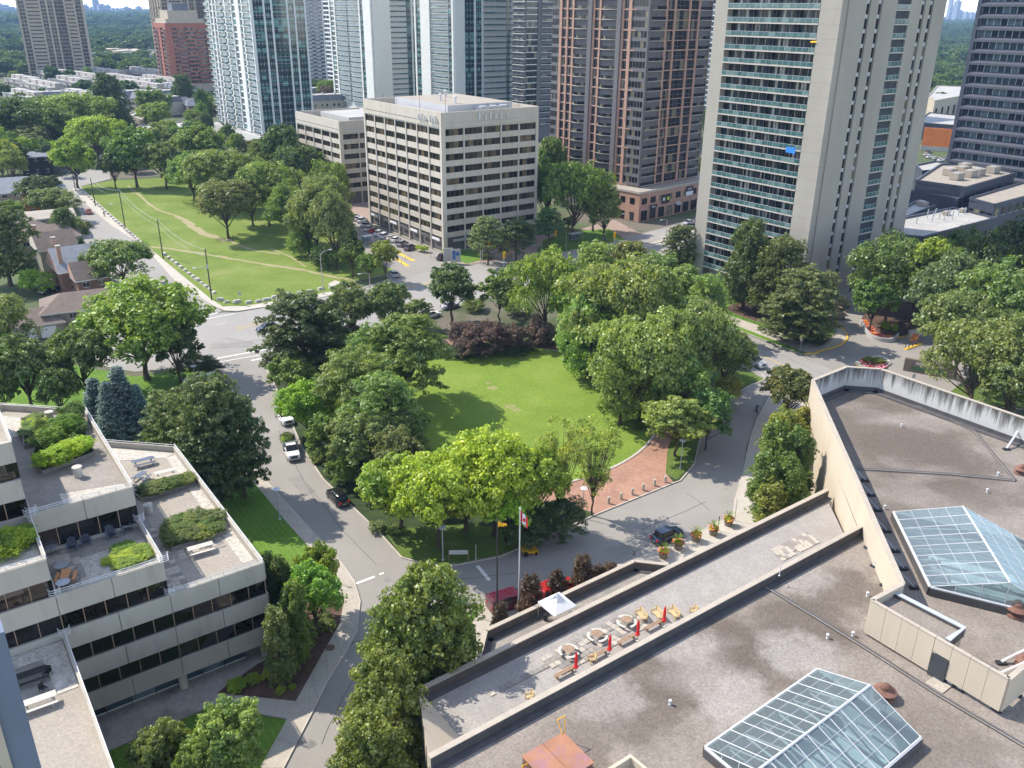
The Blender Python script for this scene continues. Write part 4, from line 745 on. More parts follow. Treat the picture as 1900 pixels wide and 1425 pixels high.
# ---------------------------------------------------------------- brown and pink apartment tower with its brick podium
BC, BL_, BR_ = G(1181, 402), G(1000, 350), G(1289, 378); bdx = (BR_ - BC).normalized(); BA = math.atan2(bdx.y, bdx.x); 
br = bld('brick_tower', 'tall apartment tower in pink brick and dark glass with rounded balconies', 'apartment tower', BC, BA); WL = 42.0; WR = (BR_ - BC).length; FB = 3.0; NB = 34
MB().prism([(.3, .3), (WR - .3, .3), (WR - .3, WL - .3), (.3, WL - .3)], 0, FB * NB, 'brown_dark', 'roof_grey').build('core', br)
cb = {'w': win('brown_dark', 'glass_dark', .95, .15, 5, .1, 'brown_dark', .12), 'p': win('brown_brick', 'glass_dark', .35, .12, 2, .2, 'brown_dark', .12), 'q': win('brown_brick', 'glass_dark', .15, .1, 3, .2, 'brown_dark', .1, split=.4),
      'r': balc('brown_dark', 'glass_dark', 'glass_dark', 'precast', .1, 1.0, 4, 1.05, 3, 'black_metal', 1.1), 'b': balc('brown_brick', 'glass_dark', 'glass_dark', 'precast', .5, 1.2, 3, 1.05, 3, 'black_metal')}
colsL = fit([('w', 3.4), ('|brown_brick,.3', 1.0), ('p', 1.9), ('|brown_brick,.3', .7), ('p', 1.9), ('|brown_brick,.3', .7), ('r', 6.2), ('|brown_dark,.8', 1.6), ('|brown_brick,.3', .8), ('p', 1.8), ('|brown_brick,.3', .7), ('r', 6.6), ('|brown_dark,.8', 1.6), ('|brown_brick,.3', .8), ('p', 1.8), ('|brown_brick,.3', 1.1), ('w', 6.0), ('|brown_dark,.2', .5)], WL)
colsR = fit([('|brown_dark,.2', .5), ('b', 5.4), ('|brown_brick,.3', .7), ('q', 2.6), ('|brown_brick,.3', .7), ('q', 5.2), ('|brown_brick,.3', .7), ('q', 3.2), ('|brown_brick,.3', .7), ('b', 4.8), ('|brown_dark,.2', .5)], WR)
facade(br, (0, WL), R(-90), colsL, 10, FB, NB - 3, cb, vis=24); facade(br, (0, 0), 0, colsR, 10, FB, NB - 3, cb, cap=520, vis=24)
gr = MB()
for f in range(0, 30, 2): gr.box(4, WR - 5, -.34, -.3, 10 + f * FB - .12, 10 + f * FB + .25, 'brown_brick').box(-.34, -.3, 5, WL - 8, 10 + f * FB - .12, 10 + f * FB + .25, 'brown_brick')
gr.build('brick_band', br)
pd = G(1184, 413); po = thing('shop_podium', 'two storey red brick shop podium at the foot of the brick tower', 'shop building', (pd.x, pd.y, 0), BA)
WP = 46; DP = 14
MB().prism([(0, 0), (WP, 0), (WP, 20), (0, DP)], 0, 9.6, 'brown_brick', 'roof_tan').build('wall', po)
MB().box(-.2, WP, -.25, .2, 9.2, 9.9, 'precast').box(-.25, .2, -.2, DP, 9.2, 9.9, 'precast').build('cornice', po)
for i in range(10):
    x = 1.2 + i * 4.5
    MB().box(x, x + 2.6, -.06, .02, 5.6, 7.6, 'glass_dark').box(x + 1.25, x + 1.35, -.1, -.06, 5.6, 7.6, 'precast_dark').build('window', po); MB().box(x - .3, x + 3.1, -.06, .02, .3, 3.6, 'glass_dark').box(x + 1.3, x + 1.4, -.1, -.06, .3, 3.6, 'precast_dark').build('shopfront', po)
    MB().box(x - .8, x - .35, -.2, .02, 0, 5, 'brown_brick').build('pier', po)
for i in range(3): MB().box(-.06, .02, 2 + i * 4, 4 + i * 4, 5.6, 7.6, 'glass_dark').build('window', po); MB().box(-.06, .02, 2 + i * 4, 4 + i * 4, .3, 3, 'glass_dark').build('window', po)
for i in range(5): MB().box(-.03, WP, -.03, 0, .6 + i * .8, .75 + i * .8, 'precast').build('stone_band', po)
def text(body, size, loc, rot, mat, parent, name='lettering'):
    cu = bpy.data.curves.new(name, 'FONT'); cu.body = body; cu.size = size; cu.extrude = .02; cu.align_x = 'CENTER'; cu.align_y = 'CENTER'
    t = bpy.data.objects.new('tmp', cu); COL.objects.link(t); bpy.context.view_layer.update(); me = bpy.data.meshes.new_from_object(t); bpy.data.objects.remove(t); me.materials.clear(); me.materials.append(MATS[mat]); o = put(me, name, parent, loc); o.rotation_euler = rot; return o
fs = MB().box(24.5, 28.5, -.3, -.1, 5.6, 8.6, 'black_metal').box(24.5, 28.5, -.31, -.3, 5.6, 7.0, 'white_cloth'); fs.build('shop_sign', po); text('KATE', 1.0, (26.5, -.34, 7.8), (R(90), 0, 0), 'white_cloth', po)
for x0, c in ((11.6, 'black_metal'), (13.9, 'black_metal')): MB().box(x0, x0 + 1.7, -.3, -.1, 4.6, 7.6, c).lathe([(.5, 0), (.5, .05)], (0, 0, 0), 'vest' if x0 > 12 else 'white_cloth').build('shop_sign', po) if 0 else MB().box(x0, x0 + 1.7, -.3, -.1, 4.6, 7.6, c).box(x0 + .35, x0 + 1.35, -.33, -.3, 5.6, 6.6, 'vest' if x0 > 12 else 'white_cloth').build('shop_sign', po)
MB().box(5.6, 8.8, -.3, -.1, 3.7, 5.0, 'black_metal').build('shop_sign', po); text('edo', 1.1, (7.2, -.34, 4.35), (R(90), 0, 0), 'white_cloth', po)
for x in (19, 31, 36): MB().add([(x, -.1, 4.2), (x + 2.6, -.1, 4.2), (x + 2.6, -1.2, 3.3), (x, -1.2, 3.3)], [(0, 1, 2, 3)], 'roof_white').build('awning', po)
# ---------------------------------------------------------------- teal glass towers
def tealtower(name, label, C, wl, wr, th, nf, fh, colsl, colsr, cells, core='teal_frame', cap=150, vis=30, bands=(12,), z0=8, podium=True):
    r = bld(name, label, 'apartment tower', C, th)
    MB().prism([(.3, .3), (wr - .3, .3), (wr - .3, wl - .3), (.3, wl - .3)], 0, z0 + nf * fh + 2, core, 'roof_grey').build('core', r)
    facade(r, (0, wl), R(-90), fit(colsl, wl), z0, fh, nf, cells, cap=cap, vis=vis); facade(r, (0, 0), 0, fit(colsr, wr), z0, fh, nf, cells, cap=cap * 2, vis=vis)
    b = MB()
    for k in bands: b.box(-.7, wr + .2, -.7, wl, z0 + k * fh - .6, z0 + k * fh + .5, 'teal_frame')
    if bands: b.build('cornice', r)
    if podium:
        MB().box(-3, wr + 3, -3, wl + 2, 0, z0 - .4, 'teal_frame', 'roof_grey').build('podium', r)
        for i in range(int(wr / 5)): MB().box(i * 5, i * 5 + 3, -3.1, -2.98, 1, z0 - 2, 'glass_teal').build('window', r)
    return r
ce = {'w': win('teal_frame', 'glass_teal', .7, .1, 2, .12, 'teal_frame', .1, split=.45), 't': win('glass_teal', 'glass_teal', .9, .1, 3, .06, 'white_frame', .07, split=.5), 'b': balc('teal_frame', 'glass_teal', 'glass_rail', 'teal_frame', .9, .9, 2, 1.05, 2, 'white_frame'), 'c': balc('teal_frame', 'glass_teal', 'glass_rail', 'teal_frame', .5, .9, 2, 1.05, 2, 'white_frame', .7)}
PI_ = ('|teal_frame,.45', .8)
C1 = G(492, 283)
tealtower('glass_tower', 'white framed teal glass tower left of the office block, nearest of the glass towers', C1, 62, 26, GA, 37, 2.95,
          [('b', 3.5), PI_, ('w', 2.2), PI_, ('w', 2), PI_, ('b', 4.5), ('w', 2.2), PI_, ('b', 4.2), PI_, ('w', 3), ('|white_frame,.5', 2.6), ('w', 2), PI_, ('b', 5), PI_],
          [PI_, ('t', 5), PI_, ('t', 3), PI_, ('t', 7), PI_, ('t', 3), PI_, ('t', 4.5), PI_], ce, cap=290, vis=30, bands=(23, 36))
C2 = G(566, 168)
tealtower('glass_tower', 'pale grey apartment tower behind the nearest glass tower', C2, 32, 24, GA, 44, 2.95, [('w', 3), ('b', 4), ('w', 3), ('w', 3)], [('w', 2.5), ('b', 4.5), ('w', 2.5), ('b', 3), ('w', 2.5), PI_, ('w', 2.5)], {'w': win('grey_wall', 'glass_blue', .9, .4, 2, .1, 'grey_wall'), 'b': balc('grey_wall', 'glass_blue', 'glass_blue', 'white_frame', .6, .6, 2)}, 'grey_wall', cap=120, vis=40, bands=(), podium=False)
C3 = G(700, 222)
tealtower('glass_tower', 'teal balcony tower rising behind the wing of the office block', C3, 58, 42, GA, 44, 2.95,
          [PI_, ('w', 3), PI_, ('c', 8), ('t', 1.2), ('c', 8), PI_, ('t', 3), ('|teal_frame,1.2', 5)], [('|teal_frame,1.0', 9), ('b', 9), ('t', 2.5), PI_, ('t', 4), PI_, ('t', 3), PI_, ('t', 3)], ce, cap=290, vis=40, bands=(26,), podium=False)
C3b = G(640, 190)
tealtower('glass_tower', 'curved looking white tower edge between two teal glass towers', C3b, 26, 10, GA, 46, 2.95, [('w', 3)] * 5, [('w', 3)] * 2, {'w': win('white_frame', 'glass_blue', .8, .2, 2, .1, 'white_frame')}, 'white_frame', cap=100, vis=40, bands=(), podium=False)
C4 = G(845, 250)
tealtower('glass_tower', 'teal balcony tower directly behind the office block', C4, 40, 48, GA, 44, 2.95,
          [PI_, ('t', 3), ('|teal_frame,1.0', 5), ('c', 9), ('t', 2), PI_], [('|teal_frame,.9', 5), ('t', 5), PI_, ('t', 3), PI_, ('b', 12), ('t', 2), ('b', 9)], ce, cap=290, vis=40, bands=(26,), podium=False)
C4b = G(790, 195)
tealtower('glass_tower', 'distant blue grey tower in the gap between two teal towers', C4b, 20, 40, GA, 44, 2.95, [('w', 3)] * 4, [('w', 3), ('b', 4), PI_, ('w', 3), ('b', 4), PI_, ('w', 3)], {'w': win('grey_wall', 'glass_teal', .6, .1, 2, .1, 'grey_wall'), 'b': balc('grey_wall', 'glass_teal', 'glass_teal', 'grey_wall', .4, .6, 2)}, 'grey_wall', cap=80, vis=40, bands=(), podium=False)
C5 = G(972, 262)
tealtower('dark_tower', 'black glass tower with thin white slabs beside the brick tower', C5, 10, 40, GA, 40, 2.95, [('b', 4)] * 2, [('w', 5.5), ('|brown_dark,.3', 1.5), ('b', 8), ('|white_frame,.6', .6), ('b', 8), ('w', 5)], {'w': win('white_frame', 'glass_dark', .35, 0, 4, .1, 'brown_dark'), 'b': balc('brown_dark', 'glass_dark', 'glass_dark', 'white_frame', .8, .6, 3)}, 'brown_dark', cap=180, vis=36, bands=(), podium=False)
C6 = G(1316, 232)
tealtower('white_tower', 'white and blue tower behind the concrete tower', C6, 24, 30, GA, 44, 2.95, [('b', 5), ('w', 4)], [('|white_frame,1.2', 3), ('b', 7), ('w', 4), ('b', 7)], {'w': win('white_frame', 'glass_blue', .5, .2, 3, .1, 'white_frame'), 'b': balc('blue_steel', 'glass_blue', 'glass_blue', 'white_frame', .7, .6, 3)}, 'blue_steel', cap=90, vis=40, bands=(), podium=False)
# ---------------------------------------------------------------- beige towers on the left
cbg = {'w': win('beige_wall', 'glass_black', .35, .1, 2, .3, 'beige_wall', .22), 'd': win('beige_wall', 'glass_black', .25, .1, 3, .3, 'brown_dark', .1), 'b': balc('brown_dark', 'glass_black', 'glass_black', 'beige_wall', .3, .8, 2)}
PB = ('|beige_wall,.5', .8)
def btower(label, C, wl, wr, th, nf, name='beige_tower'):
    r = bld(name, label, 'apartment tower', C, th); MB().prism([(.3, .3), (wr - .3, .3), (wr - .3, wl - .3), (.3, wl - .3)], 0, nf * 3, 'beige_wall', 'roof_grey').build('core', r)
    cl = [PB, ('w', 2.6), PB, ('w', 2.6), PB, ('b', 4), PB, ('d', 4.5), PB, ('w', 3)]; cr = [PB, ('w', 3), PB, ('b', 6), PB, ('w', 2.6), PB, ('w', 2.6), PB, ('d', 4.5), PB, ('b', 4), PB, ('w', 3), PB]
    facade(r, (0, wl), R(-90), fit(cl, wl), 0, 3.0, nf, cbg, cap=140, vis=34); facade(r, (0, 0), 0, fit(cr, wr), 0, 3.0, nf, cbg, cap=290, vis=34)
    b = MB()
    for f in range(0, nf, 3): b.box(-.55, wr + .2, -.55, wl, f * 3 - .15, f * 3 + .15, 'beige_wall')
    b.build('cornice', r); return r
cA = G(58, 152); btower('beige gridded condominium tower at the far left, nearest of the pair', cA, 26, 52, R(22), 46)
cB = G(318, 165); btower('beige gridded condominium tower rising behind the red brick block', cB, 30, 50, GA, 44)
rb = G(322, 172); rbt = bld('red_brick_block', 'red brick apartment block with a stepped beige crown', 'apartment block', rb, GA)
MB().prism([(.3, .3), (33.7, .3), (33.7, 33), (.3, 33)], 0, 51, 'red_brick', 'roof_grey').build('core', rbt)
crb = {'w': win('red_brick', 'glass_dark', .9, .4, 2, .15, 'beige_wall'), 'b': balc('brown_dark', 'glass_dark', 'glass_dark', 'beige_wall', .6, .7, 2)}
facade(rbt, (0, 33), R(-90), fit([('w', 3), ('b', 4), ('w', 3), ('|red_brick,.6', 2.5), ('w', 3), ('b', 4)], 33), 6, 3, 14, crb, cap=120); facade(rbt, (0, 0), 0, fit([('|red_brick,.8', 3.5), ('w', 3), ('b', 4.5), ('w', 3), ('w', 3), ('b', 4.5), ('w', 3)], 34), 6, 3, 14, crb, cap=280)
MB().box(-.5, 34.5, -.5, 33.5, 0, 6, 'beige_wall').box(2, 32, 2, 30, 48, 54, 'beige_wall').box(5, 28, 5, 26, 54, 60, 'beige_wall').box(10, 22, 8, 20, 60, 65, 'slate').build('crown', rbt)
# ---------------------------------------------------------------- dark tower on the right, with its ledges
DC = G(1755, 352); ddx = Vector((math.cos(GA), math.sin(GA), 0))
dt = thing('dark_tower', 'dark blue grey office tower with sloping ledges at the right edge', 'office tower', (DC.x, DC.y, 0), GA - R(90))
MB().prism([(.4, .6), (70, .6), (70, 36), (.4, 36)], 0, 120, 'blue_steel', 'roof_grey').build('core', dt)
MB().box(-1.4, 0, -1.6, 30, 0, 120, 'blue_steel').build('end_wall', dt)
lg = MB(); lg.add([(0, -1.7, .8), (70, -1.7, .8), (70, -.1, 1.7), (0, -.1, 1.7), (0, -1.7, 0), (70, -1.7, 0), (0, .6, 0), (70, .6, 0)], [(0, 1, 2, 3), (4, 5, 1, 0), (6, 7, 5, 4)], 'blue_ledge'); lgm = lg.mesh('ledge')
wd = MB()
for i in range(28): wd.add([(i * 2.5, .1, 1.75), (i * 2.5 + 2.5, .1, 1.75), (i * 2.5 + 2.5, .1, 3.9), (i * 2.5, .1, 3.9)], [(0, 1, 2, 3)], 'glass_blue'); wd.box(i * 2.5 - .06, i * 2.5 + .06, .0, .1, 1.7, 3.9, 'white_frame')
wdm = wd.mesh('window_band')
for k in range(28): put(lgm, 'ledge', dt, (0, 0, 3 + k * 3.95)); put(wdm, 'window_band', dt, (0, 0, 3 + k * 3.95))
# ---------------------------------------------------------------- low dark buildings at the right
def lowb(name, label, px, z, side, top, win_=None, cat='building'):
    P = GP(px, z); c = P[0]; r = thing(name, label, cat, (c.x, c.y, 0)); L = [(p.x - c.x, p.y - c.y) for p in P]
    MB().prism(L, 0, z - .6, side, top).build('wall', r); m = MB(); strip(m, [(a[0], a[1]) for a in L] + [L[0]], .5, z - .9, z, side); m.build('parapet', r)
    if win_:
        for (i, n, w, h, z0) in win_:
            a, b = Vector(L[i] + (0,)), Vector(L[(i + 1) % len(L)] + (0,)); d = (b - a); ang = math.atan2(d.y, d.x)
            ar = sum(L[j][0] * L[(j + 1) % len(L)][1] - L[(j + 1) % len(L)][0] * L[j][1] for j in range(len(L))); sgn = -1 if ar > 0 else 1
            for k in range(n):
                p = a + d * ((k + .5) / n); mb = MB().box(-w / 2, w / 2, -.08, .08, 0, h, 'glass_dark').box(-w / 2 - .1, w / 2 + .1, -.14, .14, -.15, 0, 'grey_metal'); nn = Vector((-d.y, d.x, 0)).normalized() * .2 * sgn; mb.build('window', r, (p.x, p.y, z0), ang)
    return r
def hvac(root, px, z, s=2.2, mat='roof_tan'):
    for x, y in px: g = G(x, y, z) - root.location; MB().box(-s / 2, s / 2, -s * .35, s * .35, .15, s * .55, mat).lathe([(s * .22, 0), (s * .22, .15), (s * .18, .17)], (0, 0, s * .55), 'grey_metal', 10).build('rooftop_unit', root, (g.x, g.y, z - .6), GA)
h1 = lowb('flat_roofed_building', 'dark building with a light roof full of tan rooftop units', [(1700, 333), (1793, 346), (1884, 320), (1800, 303), (1745, 304)], 14, 'blue_steel', 'roof_tan', [(1, 14, 1.6, 2.2, 8.5)]); hvac(h1, [(1762, 322), (1785, 318), (1800, 325), (1815, 322), (1842, 318), (1775, 330), (1790, 312)], 14, 4.2)
h2 = lowb('flat_roofed_building', 'small dark flat roofed block left of the rooftop units', [(1700, 305), (1712, 316), (1755, 312), (1775, 305), (1735, 298)], 13, 'blue_steel', 'roof_grey')
h3 = lowb('flat_roofed_building', 'stepped dark block with an orange roof unit below the tan rooftop units', [(1690, 352), (1778, 368), (1798, 358), (1745, 345)], 11, 'blue_steel', 'roof_tan'); hvac(h3, [(1766, 357)], 11, 3.6)
h4 = lowb('flat_roofed_building', 'low dark building with a long brown roof strip at the right margin', [(1800, 366), (1846, 378), (1990, 340), (1940, 325)], 12, 'blue_steel', 'roof_tan', [(0, 4, 2, 2, 7), (1, 12, 2.6, 2.2, 8)])
h5 = lowb('flat_roofed_building', 'long low building with a pale roof dotted with vent pipes', [(1650, 432), (1713, 438), (1847, 403), (1770, 384), (1650, 408)], 11, 'blue_steel', 'roof_grey', [(1, 15, 1.1, 2.4, 5.5), (1, 15, 1.1, 2.4, 1.8)]); hvac(h5, [(1756, 395), (1786, 390)], 11, 2.0)
h6 = lowb('flat_roofed_building', 'small pale roofed block with windows tucked behind the concrete tower', [(1660, 395), (1680, 400), (1735, 380), (1700, 372)], 10, 'blue_steel', 'roof_white', [(1, 8, 1.1, 2, 5)]); hvac(h6, [(1708, 377), (1714, 379)], 10, 2.5)
for i, (x, y) in enumerate(((1735, 398), (1742, 407), (1729, 412), (1751, 411), (1760, 402), (1766, 408), (1778, 400), (1790, 398), (1720, 405), (1700, 415))):
    g = G(x, y, 10.4) - h5.location; MB().tube((0, 0, 0), (0, 0, 1.6 + .5 * (i % 3)), .14, .14, 6, 'grey_metal').tube((0, 0, 1.6), (.3, 0, 1.7), .12, .12, 6, 'grey_metal').build('vent_pipe', h5, (g.x, g.y, 10.4))
h7 = lowb('beige_building', 'beige stone building with a pitched grey roof beyond the concrete tower', [(1722, 178), (1735, 186), (1790, 176), (1795, 160), (1740, 158)], 16, 'beige_wall', 'roof_grey', [(1, 5, 3, 6, 5)])
h8 = lowb('flat_roofed_building', 'dark walled building with a pale roof above the orange wall', [(1700, 226), (1775, 232), (1785, 214), (1725, 208)], 9, 'dark_clad', 'roof_grey')
p1, p2 = G(1708, 278), G(1772, 283); m = MB(); strip(m, [Vector((0, 0)), Vector((p2.x - p1.x, p2.y - p1.y))], .6, 2.2, 11, 'orange_tarp'); strip(m, [Vector((0, 0)), Vector((p2.x - p1.x, p2.y - p1.y))], .8, 0, 2.2, 'roof_white'); m.build('excavation_wall', loc=p1, label='bright orange sheeted excavation wall beyond the concrete tower', cat='wall')
rampw = G(1685, 626); m = MB(); q = G(1752, 612) - rampw; strip(m, [(0, 0), (q.x, q.y)], .5, -.05, 1.6, 'concrete'); q2 = G(1690, 600) - rampw; m.build('garage_ramp_wall', loc=rampw, label='pale concrete wall of the underground garage ramp beside the planter', cat='wall')
# ---------------------------------------------------------------- houses at the left
def gable(m, x0, x1, y0, y1, z, h, roof, wallm, ov=.5, hip=0):
    m.box(x0, x1, y0, y1, 0, z, wallm); ym = (y0 + y1) / 2; X0, X1, Y0, Y1 = x0 - ov, x1 + ov, y0 - ov, y1 + ov; z2 = z + .02
    m.add([(X0, Y0, z2), (X1, Y0, z2), (X1, Y1, z2), (X0, Y1, z2), (X0 + hip, ym, z + h), (X1 - hip, ym, z + h)], [(0, 1, 5, 4), (2, 3, 4, 5)], roof)
    m.add([(X0, Y0, z2), (X0, Y1, z2), (X0 + hip, ym, z + h), (X1, Y0, z2), (X1, Y1, z2), (X1 - hip, ym, z + h)], [(1, 0, 2), (3, 4, 5)], roof if hip else wallm)
    m.add([(X0, Y0, z2 - .2), (X1, Y0, z2 - .2), (X1, Y1, z2 - .2), (X0, Y1, z2 - .2), (X0, Y0, z2), (X1, Y0, z2), (X1, Y1, z2), (X0, Y1, z2)], [(0, 1, 5, 4), (1, 2, 6, 5), (2, 3, 7, 6), (3, 0, 4, 7), (3, 2, 1, 0)], 'white_frame')
def house(label, px, ang, w, d, z, h, roof, wallm, hip=0, chim=(), name='house', rot2=None, wins=True):
    g = G(*px); r = thing(name, label, 'house', (g.x, g.y, 0), ang)
    m = MB().box(0, w, 0, d, 0, z, wallm); m.build('wall', r); m = MB(); gable(m, 0, w, 0, d, z, h, roof, wallm, hip=hip)
    if rot2:
        x0, x1, dd, hh = rot2; k = MB(); gable(k, 0, d * .5 + dd, -(x1 - x0) / 2, (x1 - x0) / 2, z, hh, roof, wallm, hip=0); m.merge(k, Matrix.Translation(((x0 + x1) / 2, d * .5, 0)) @ Matrix.Rotation(R(-90), 4, 'Z'))
    m.build('roof', r)
    for cx, cy in chim: MB().box(cx - .45, cx + .45, cy - .45, cy + .45, z - .5, z + h + 1.2, 'brown_brick').box(cx - .55, cx + .55, cy - .55, cy + .55, z + h + 1.2, z + h + 1.4, 'precast').build('chimney', r)
    if wins:
        n = max(2, int(w / 3.5))
        for i in range(n):
            for zz in ((1.2, z - 1.6) if z > 4.5 else (z - 1.7,)): MB().box(-.6, .6, -.06, .02, 0, 1.1, 'glass_dark').box(-.7, .7, -.05, .0, -.12, 0, 'white_frame').box(-.7, .7, -.05, 0, 1.1, 1.22, 'white_frame').box(-.03, .03, -.08, -.05, 0, 1.1, 'white_frame').build('window', r, (w * (i + .5) / n, -.01, zz))
        for i in range(2): MB().box(-.6, .6, -.06, .02, 0, 1.1, 'glass_dark').box(-.7, .7, -.05, .0, -.12, 0, 'white_frame').build('window', r, (w + .01, d * (i + .5) / 2, z - 1.7), R(90))
    return r
bun = house('long bungalow with a brown hip roof and pale brick walls by the west road', (86, 622), R(27), 19, 11, 4.6, 2.6, 'shingle_brown', 'stucco', hip=4.5)
gar = house('brown hipped garage with white doors at the left edge', (28, 634), R(27), 9.5, 9, 3.0, 2.4, 'shingle_brown', 'stucco', hip=3.5, wins=False)
for i in range(2): MB().box(0, 3.0, -.08, .02, 0, 2.4, 'white_frame').box(1.0, 1.2, -.1, -.08, 1.6, 1.9, 'glass_dark').build('garage_door', gar, (1.2 + i * 3.8, 0, 0))
house('red brown gabled brick house with tall chimneys beside the street tree', (120, 548), R(38), 10, 13, 5.5, 4.6, 'shingle_grey', 'brown_brick', chim=((2, 12), (1, 2.5)), rot2=(5.5, 9.5, 2, 3.4))
house('small brick house with a brown gable roof in front of the grey gabled one', (150, 556), R(38), 7, 8, 4.5, 3.6, 'shingle_brown', 'brown_brick', chim=((6.5, 1.5),))
house('pale stucco house with a pinkish brown hip roof', (42, 492), R(30), 15, 12, 6.4, 2.6, 'shingle_brown', 'stucco', hip=4)
house('grey brown gabled house left of the brick chimneys', (82, 505), R(38), 9, 10, 5.5, 3.8, 'shingle_brown', 'stucco', chim=((1, 8),))
house('flat tan roofed house with a bright pale roof', (48, 448), R(30), 14, 12, 6.2, .6, 'roof_tan', 'stucco')
house('house under construction with bare orange plywood walls', (50, 402), R(30), 13, 12, 7.5, 2.0, 'shingle_grey', 'wood_orange', hip=3)
house('wide house with a grey hipped roof at the left edge', (-20, 392), R(30), 18, 14, 5.5, 4, 'shingle_grey', 'stucco', hip=5)
house('black modern house with a mono pitch roof', (44, 328), R(30), 11, 14, 7.5, 1.2, 'slate', 'dark_clad')
house('white gabled house beside the black modern house', (84, 322), R(30), 10, 14, 5.5, 3.2, 'slate', 'roof_white')
house('low brick house glimpsed behind the left trees', (5, 470), R(30), 12, 10, 5, 2.5, 'shingle_brown', 'stucco', hip=3)
# rows of townhouses, each a unit of its own
def rows(label, px, ang, n, w, d, z, kind):
    g = G(*px); r = thing('townhouse_row', label, 'townhouses', (g.x, g.y, 0), ang)
    if kind == 'flat': u = MB().box(0, w - .1, 0, d, 0, z, 'townhouse', 'roof_white').box(.3, w - .5, d * .45, d * .9, z, z + 2.6, 'townhouse', 'roof_white').box(0, w - .1, -.2, .0, z - .1, z + .7, 'roof_white')
    else:
        u = MB().box(0, w, 0, d, 0, z, 'townhouse'); u.add([(0, -.4, z), (w, -.4, z), (w, 1.8, z + 3.4), (0, 1.8, z + 3.4), (0, d + .4, z), (w, d + .4, z), (w, d - 1.8, z + 3.4), (0, d - 1.8, z + 3.4)], [(0, 1, 2, 3), (5, 4, 7, 6), (4, 0, 3, 7), (1, 5, 6, 2)], 'slate'); u.add([(0, 1.8, z + 3.42), (w, 1.8, z + 3.42), (w, d - 1.8, z + 3.42), (0, d - 1.8, z + 3.42)], [(0, 1, 2, 3)], 'roof_grey'); u.box(w * .4, w * .6, d * .4, d * .6, z + 3.4, z + 4.2, 'roof_white')
    for k in (0, 1):
        for zz in (1.2, z * .55): u.box(w * (.2 + .4 * k), w * (.35 + .4 * k), -.25, .0, zz, zz + 1.6, 'glass_dark')
    me = u.mesh('housing_unit')
    for i in range(n): put(me, 'housing_unit', r, (i * w, (i % 2) * .6, (i % 3) * .15))
    return r
AX = GA - R(90)
for i, (px, n, k, lab) in enumerate([((60, 150), 9, 'flat', 'white stepped townhouse row below the left beige tower'), ((40, 178), 8, 'flat', 'white townhouse row nearest the left edge'), ((150, 150), 10, 'flat', 'white stepped townhouse row just right of the left beige tower'), ((185, 165), 12, 'flat', 'long white townhouse row running toward the red brick block'), ((232, 150), 12, 'flat', 'farthest white townhouse row near the red brick block'), ((110, 200), 7, 'flat', 'white townhouse row in front of the left beige tower'), ((12, 168), 7, 'flat', 'white townhouse row at the left margin'), ((95, 170), 8, 'flat', 'white townhouse row below the beige tower corner'), ((160, 182), 8, 'flat', 'white townhouse row behind the long mansard row'), ((212, 178), 9, 'flat', 'white townhouse row left of the tall dark tree'), ((255, 168), 9, 'flat', 'white townhouse row right of the tall dark tree'), ((10, 200), 6, 'flat', 'low white townhouse row at the left margin'), ((120, 160), 10, 'flat', 'white townhouse row between the two central rows'), ((275, 160), 8, 'flat', 'white townhouse row at the foot of the red brick block')]):
    g = G(*px); rows(lab, px, AX + R(8), n, 7.5, 12, 9.5, k)
for i, (px, ang, n, lab) in enumerate([((60, 206), R(14), 13, 'grey mansard townhouse row, longest, behind the left trees'), ((85, 222), R(10), 6, 'grey mansard townhouse row nearest the left trees'), ((245, 206), AX + R(10), 6, 'grey mansard townhouse row right of the tall dark tree'), ((275, 178), AX + R(6), 8, 'grey mansard townhouse row near the nearest glass tower'), ((566, 196), R(20), 7, 'mansard townhouses between two glass towers'), ((572, 212), R(20), 5, 'front mansard townhouses between two glass towers')]): rows(lab, px, ang, n, 7.5, 13, 8, 'mans')
lowb('flat_roofed_building', 'long white flat roofed building between the park trees and glass tower', [(238, 243), (262, 232), (352, 224), (352, 234), (240, 250)], 8, 'townhouse', 'roof_white', cat='building')
lowb('flat_roofed_building', 'small white roofed building among the park trees', [(300, 262), (330, 246), (356, 252), (352, 268)], 8, 'townhouse', 'roof_white')
lowb('flat_roofed_building', 'cream flat roofed house left of the nearest glass tower', [(236, 212), (262, 200), (280, 206), (262, 222)], 9, 'townhouse', 'roof_grey', [(3, 3, 3, 2, 4)])
house('grey roofed house beside the nearest glass tower', (352, 218), R(30), 12, 12, 7, 4, 'slate', 'beige_wall', hip=2)
house('small grey hip roofed house between mansard rows and glass tower', (330, 212), R(30), 11, 10, 6, 4, 'slate', 'beige_wall', hip=4)
lowb('flat_roofed_building', 'pale low building far behind the townhouses', [(190, 118), (235, 114), (262, 118), (215, 124)], 8, 'beige_wall', 'roof_tan')
lowb('flat_roofed_building', 'brown low block in the distant trees', [(172, 84), (210, 80), (214, 86), (180, 90)], 10, 'brown_brick', 'roof_tan')
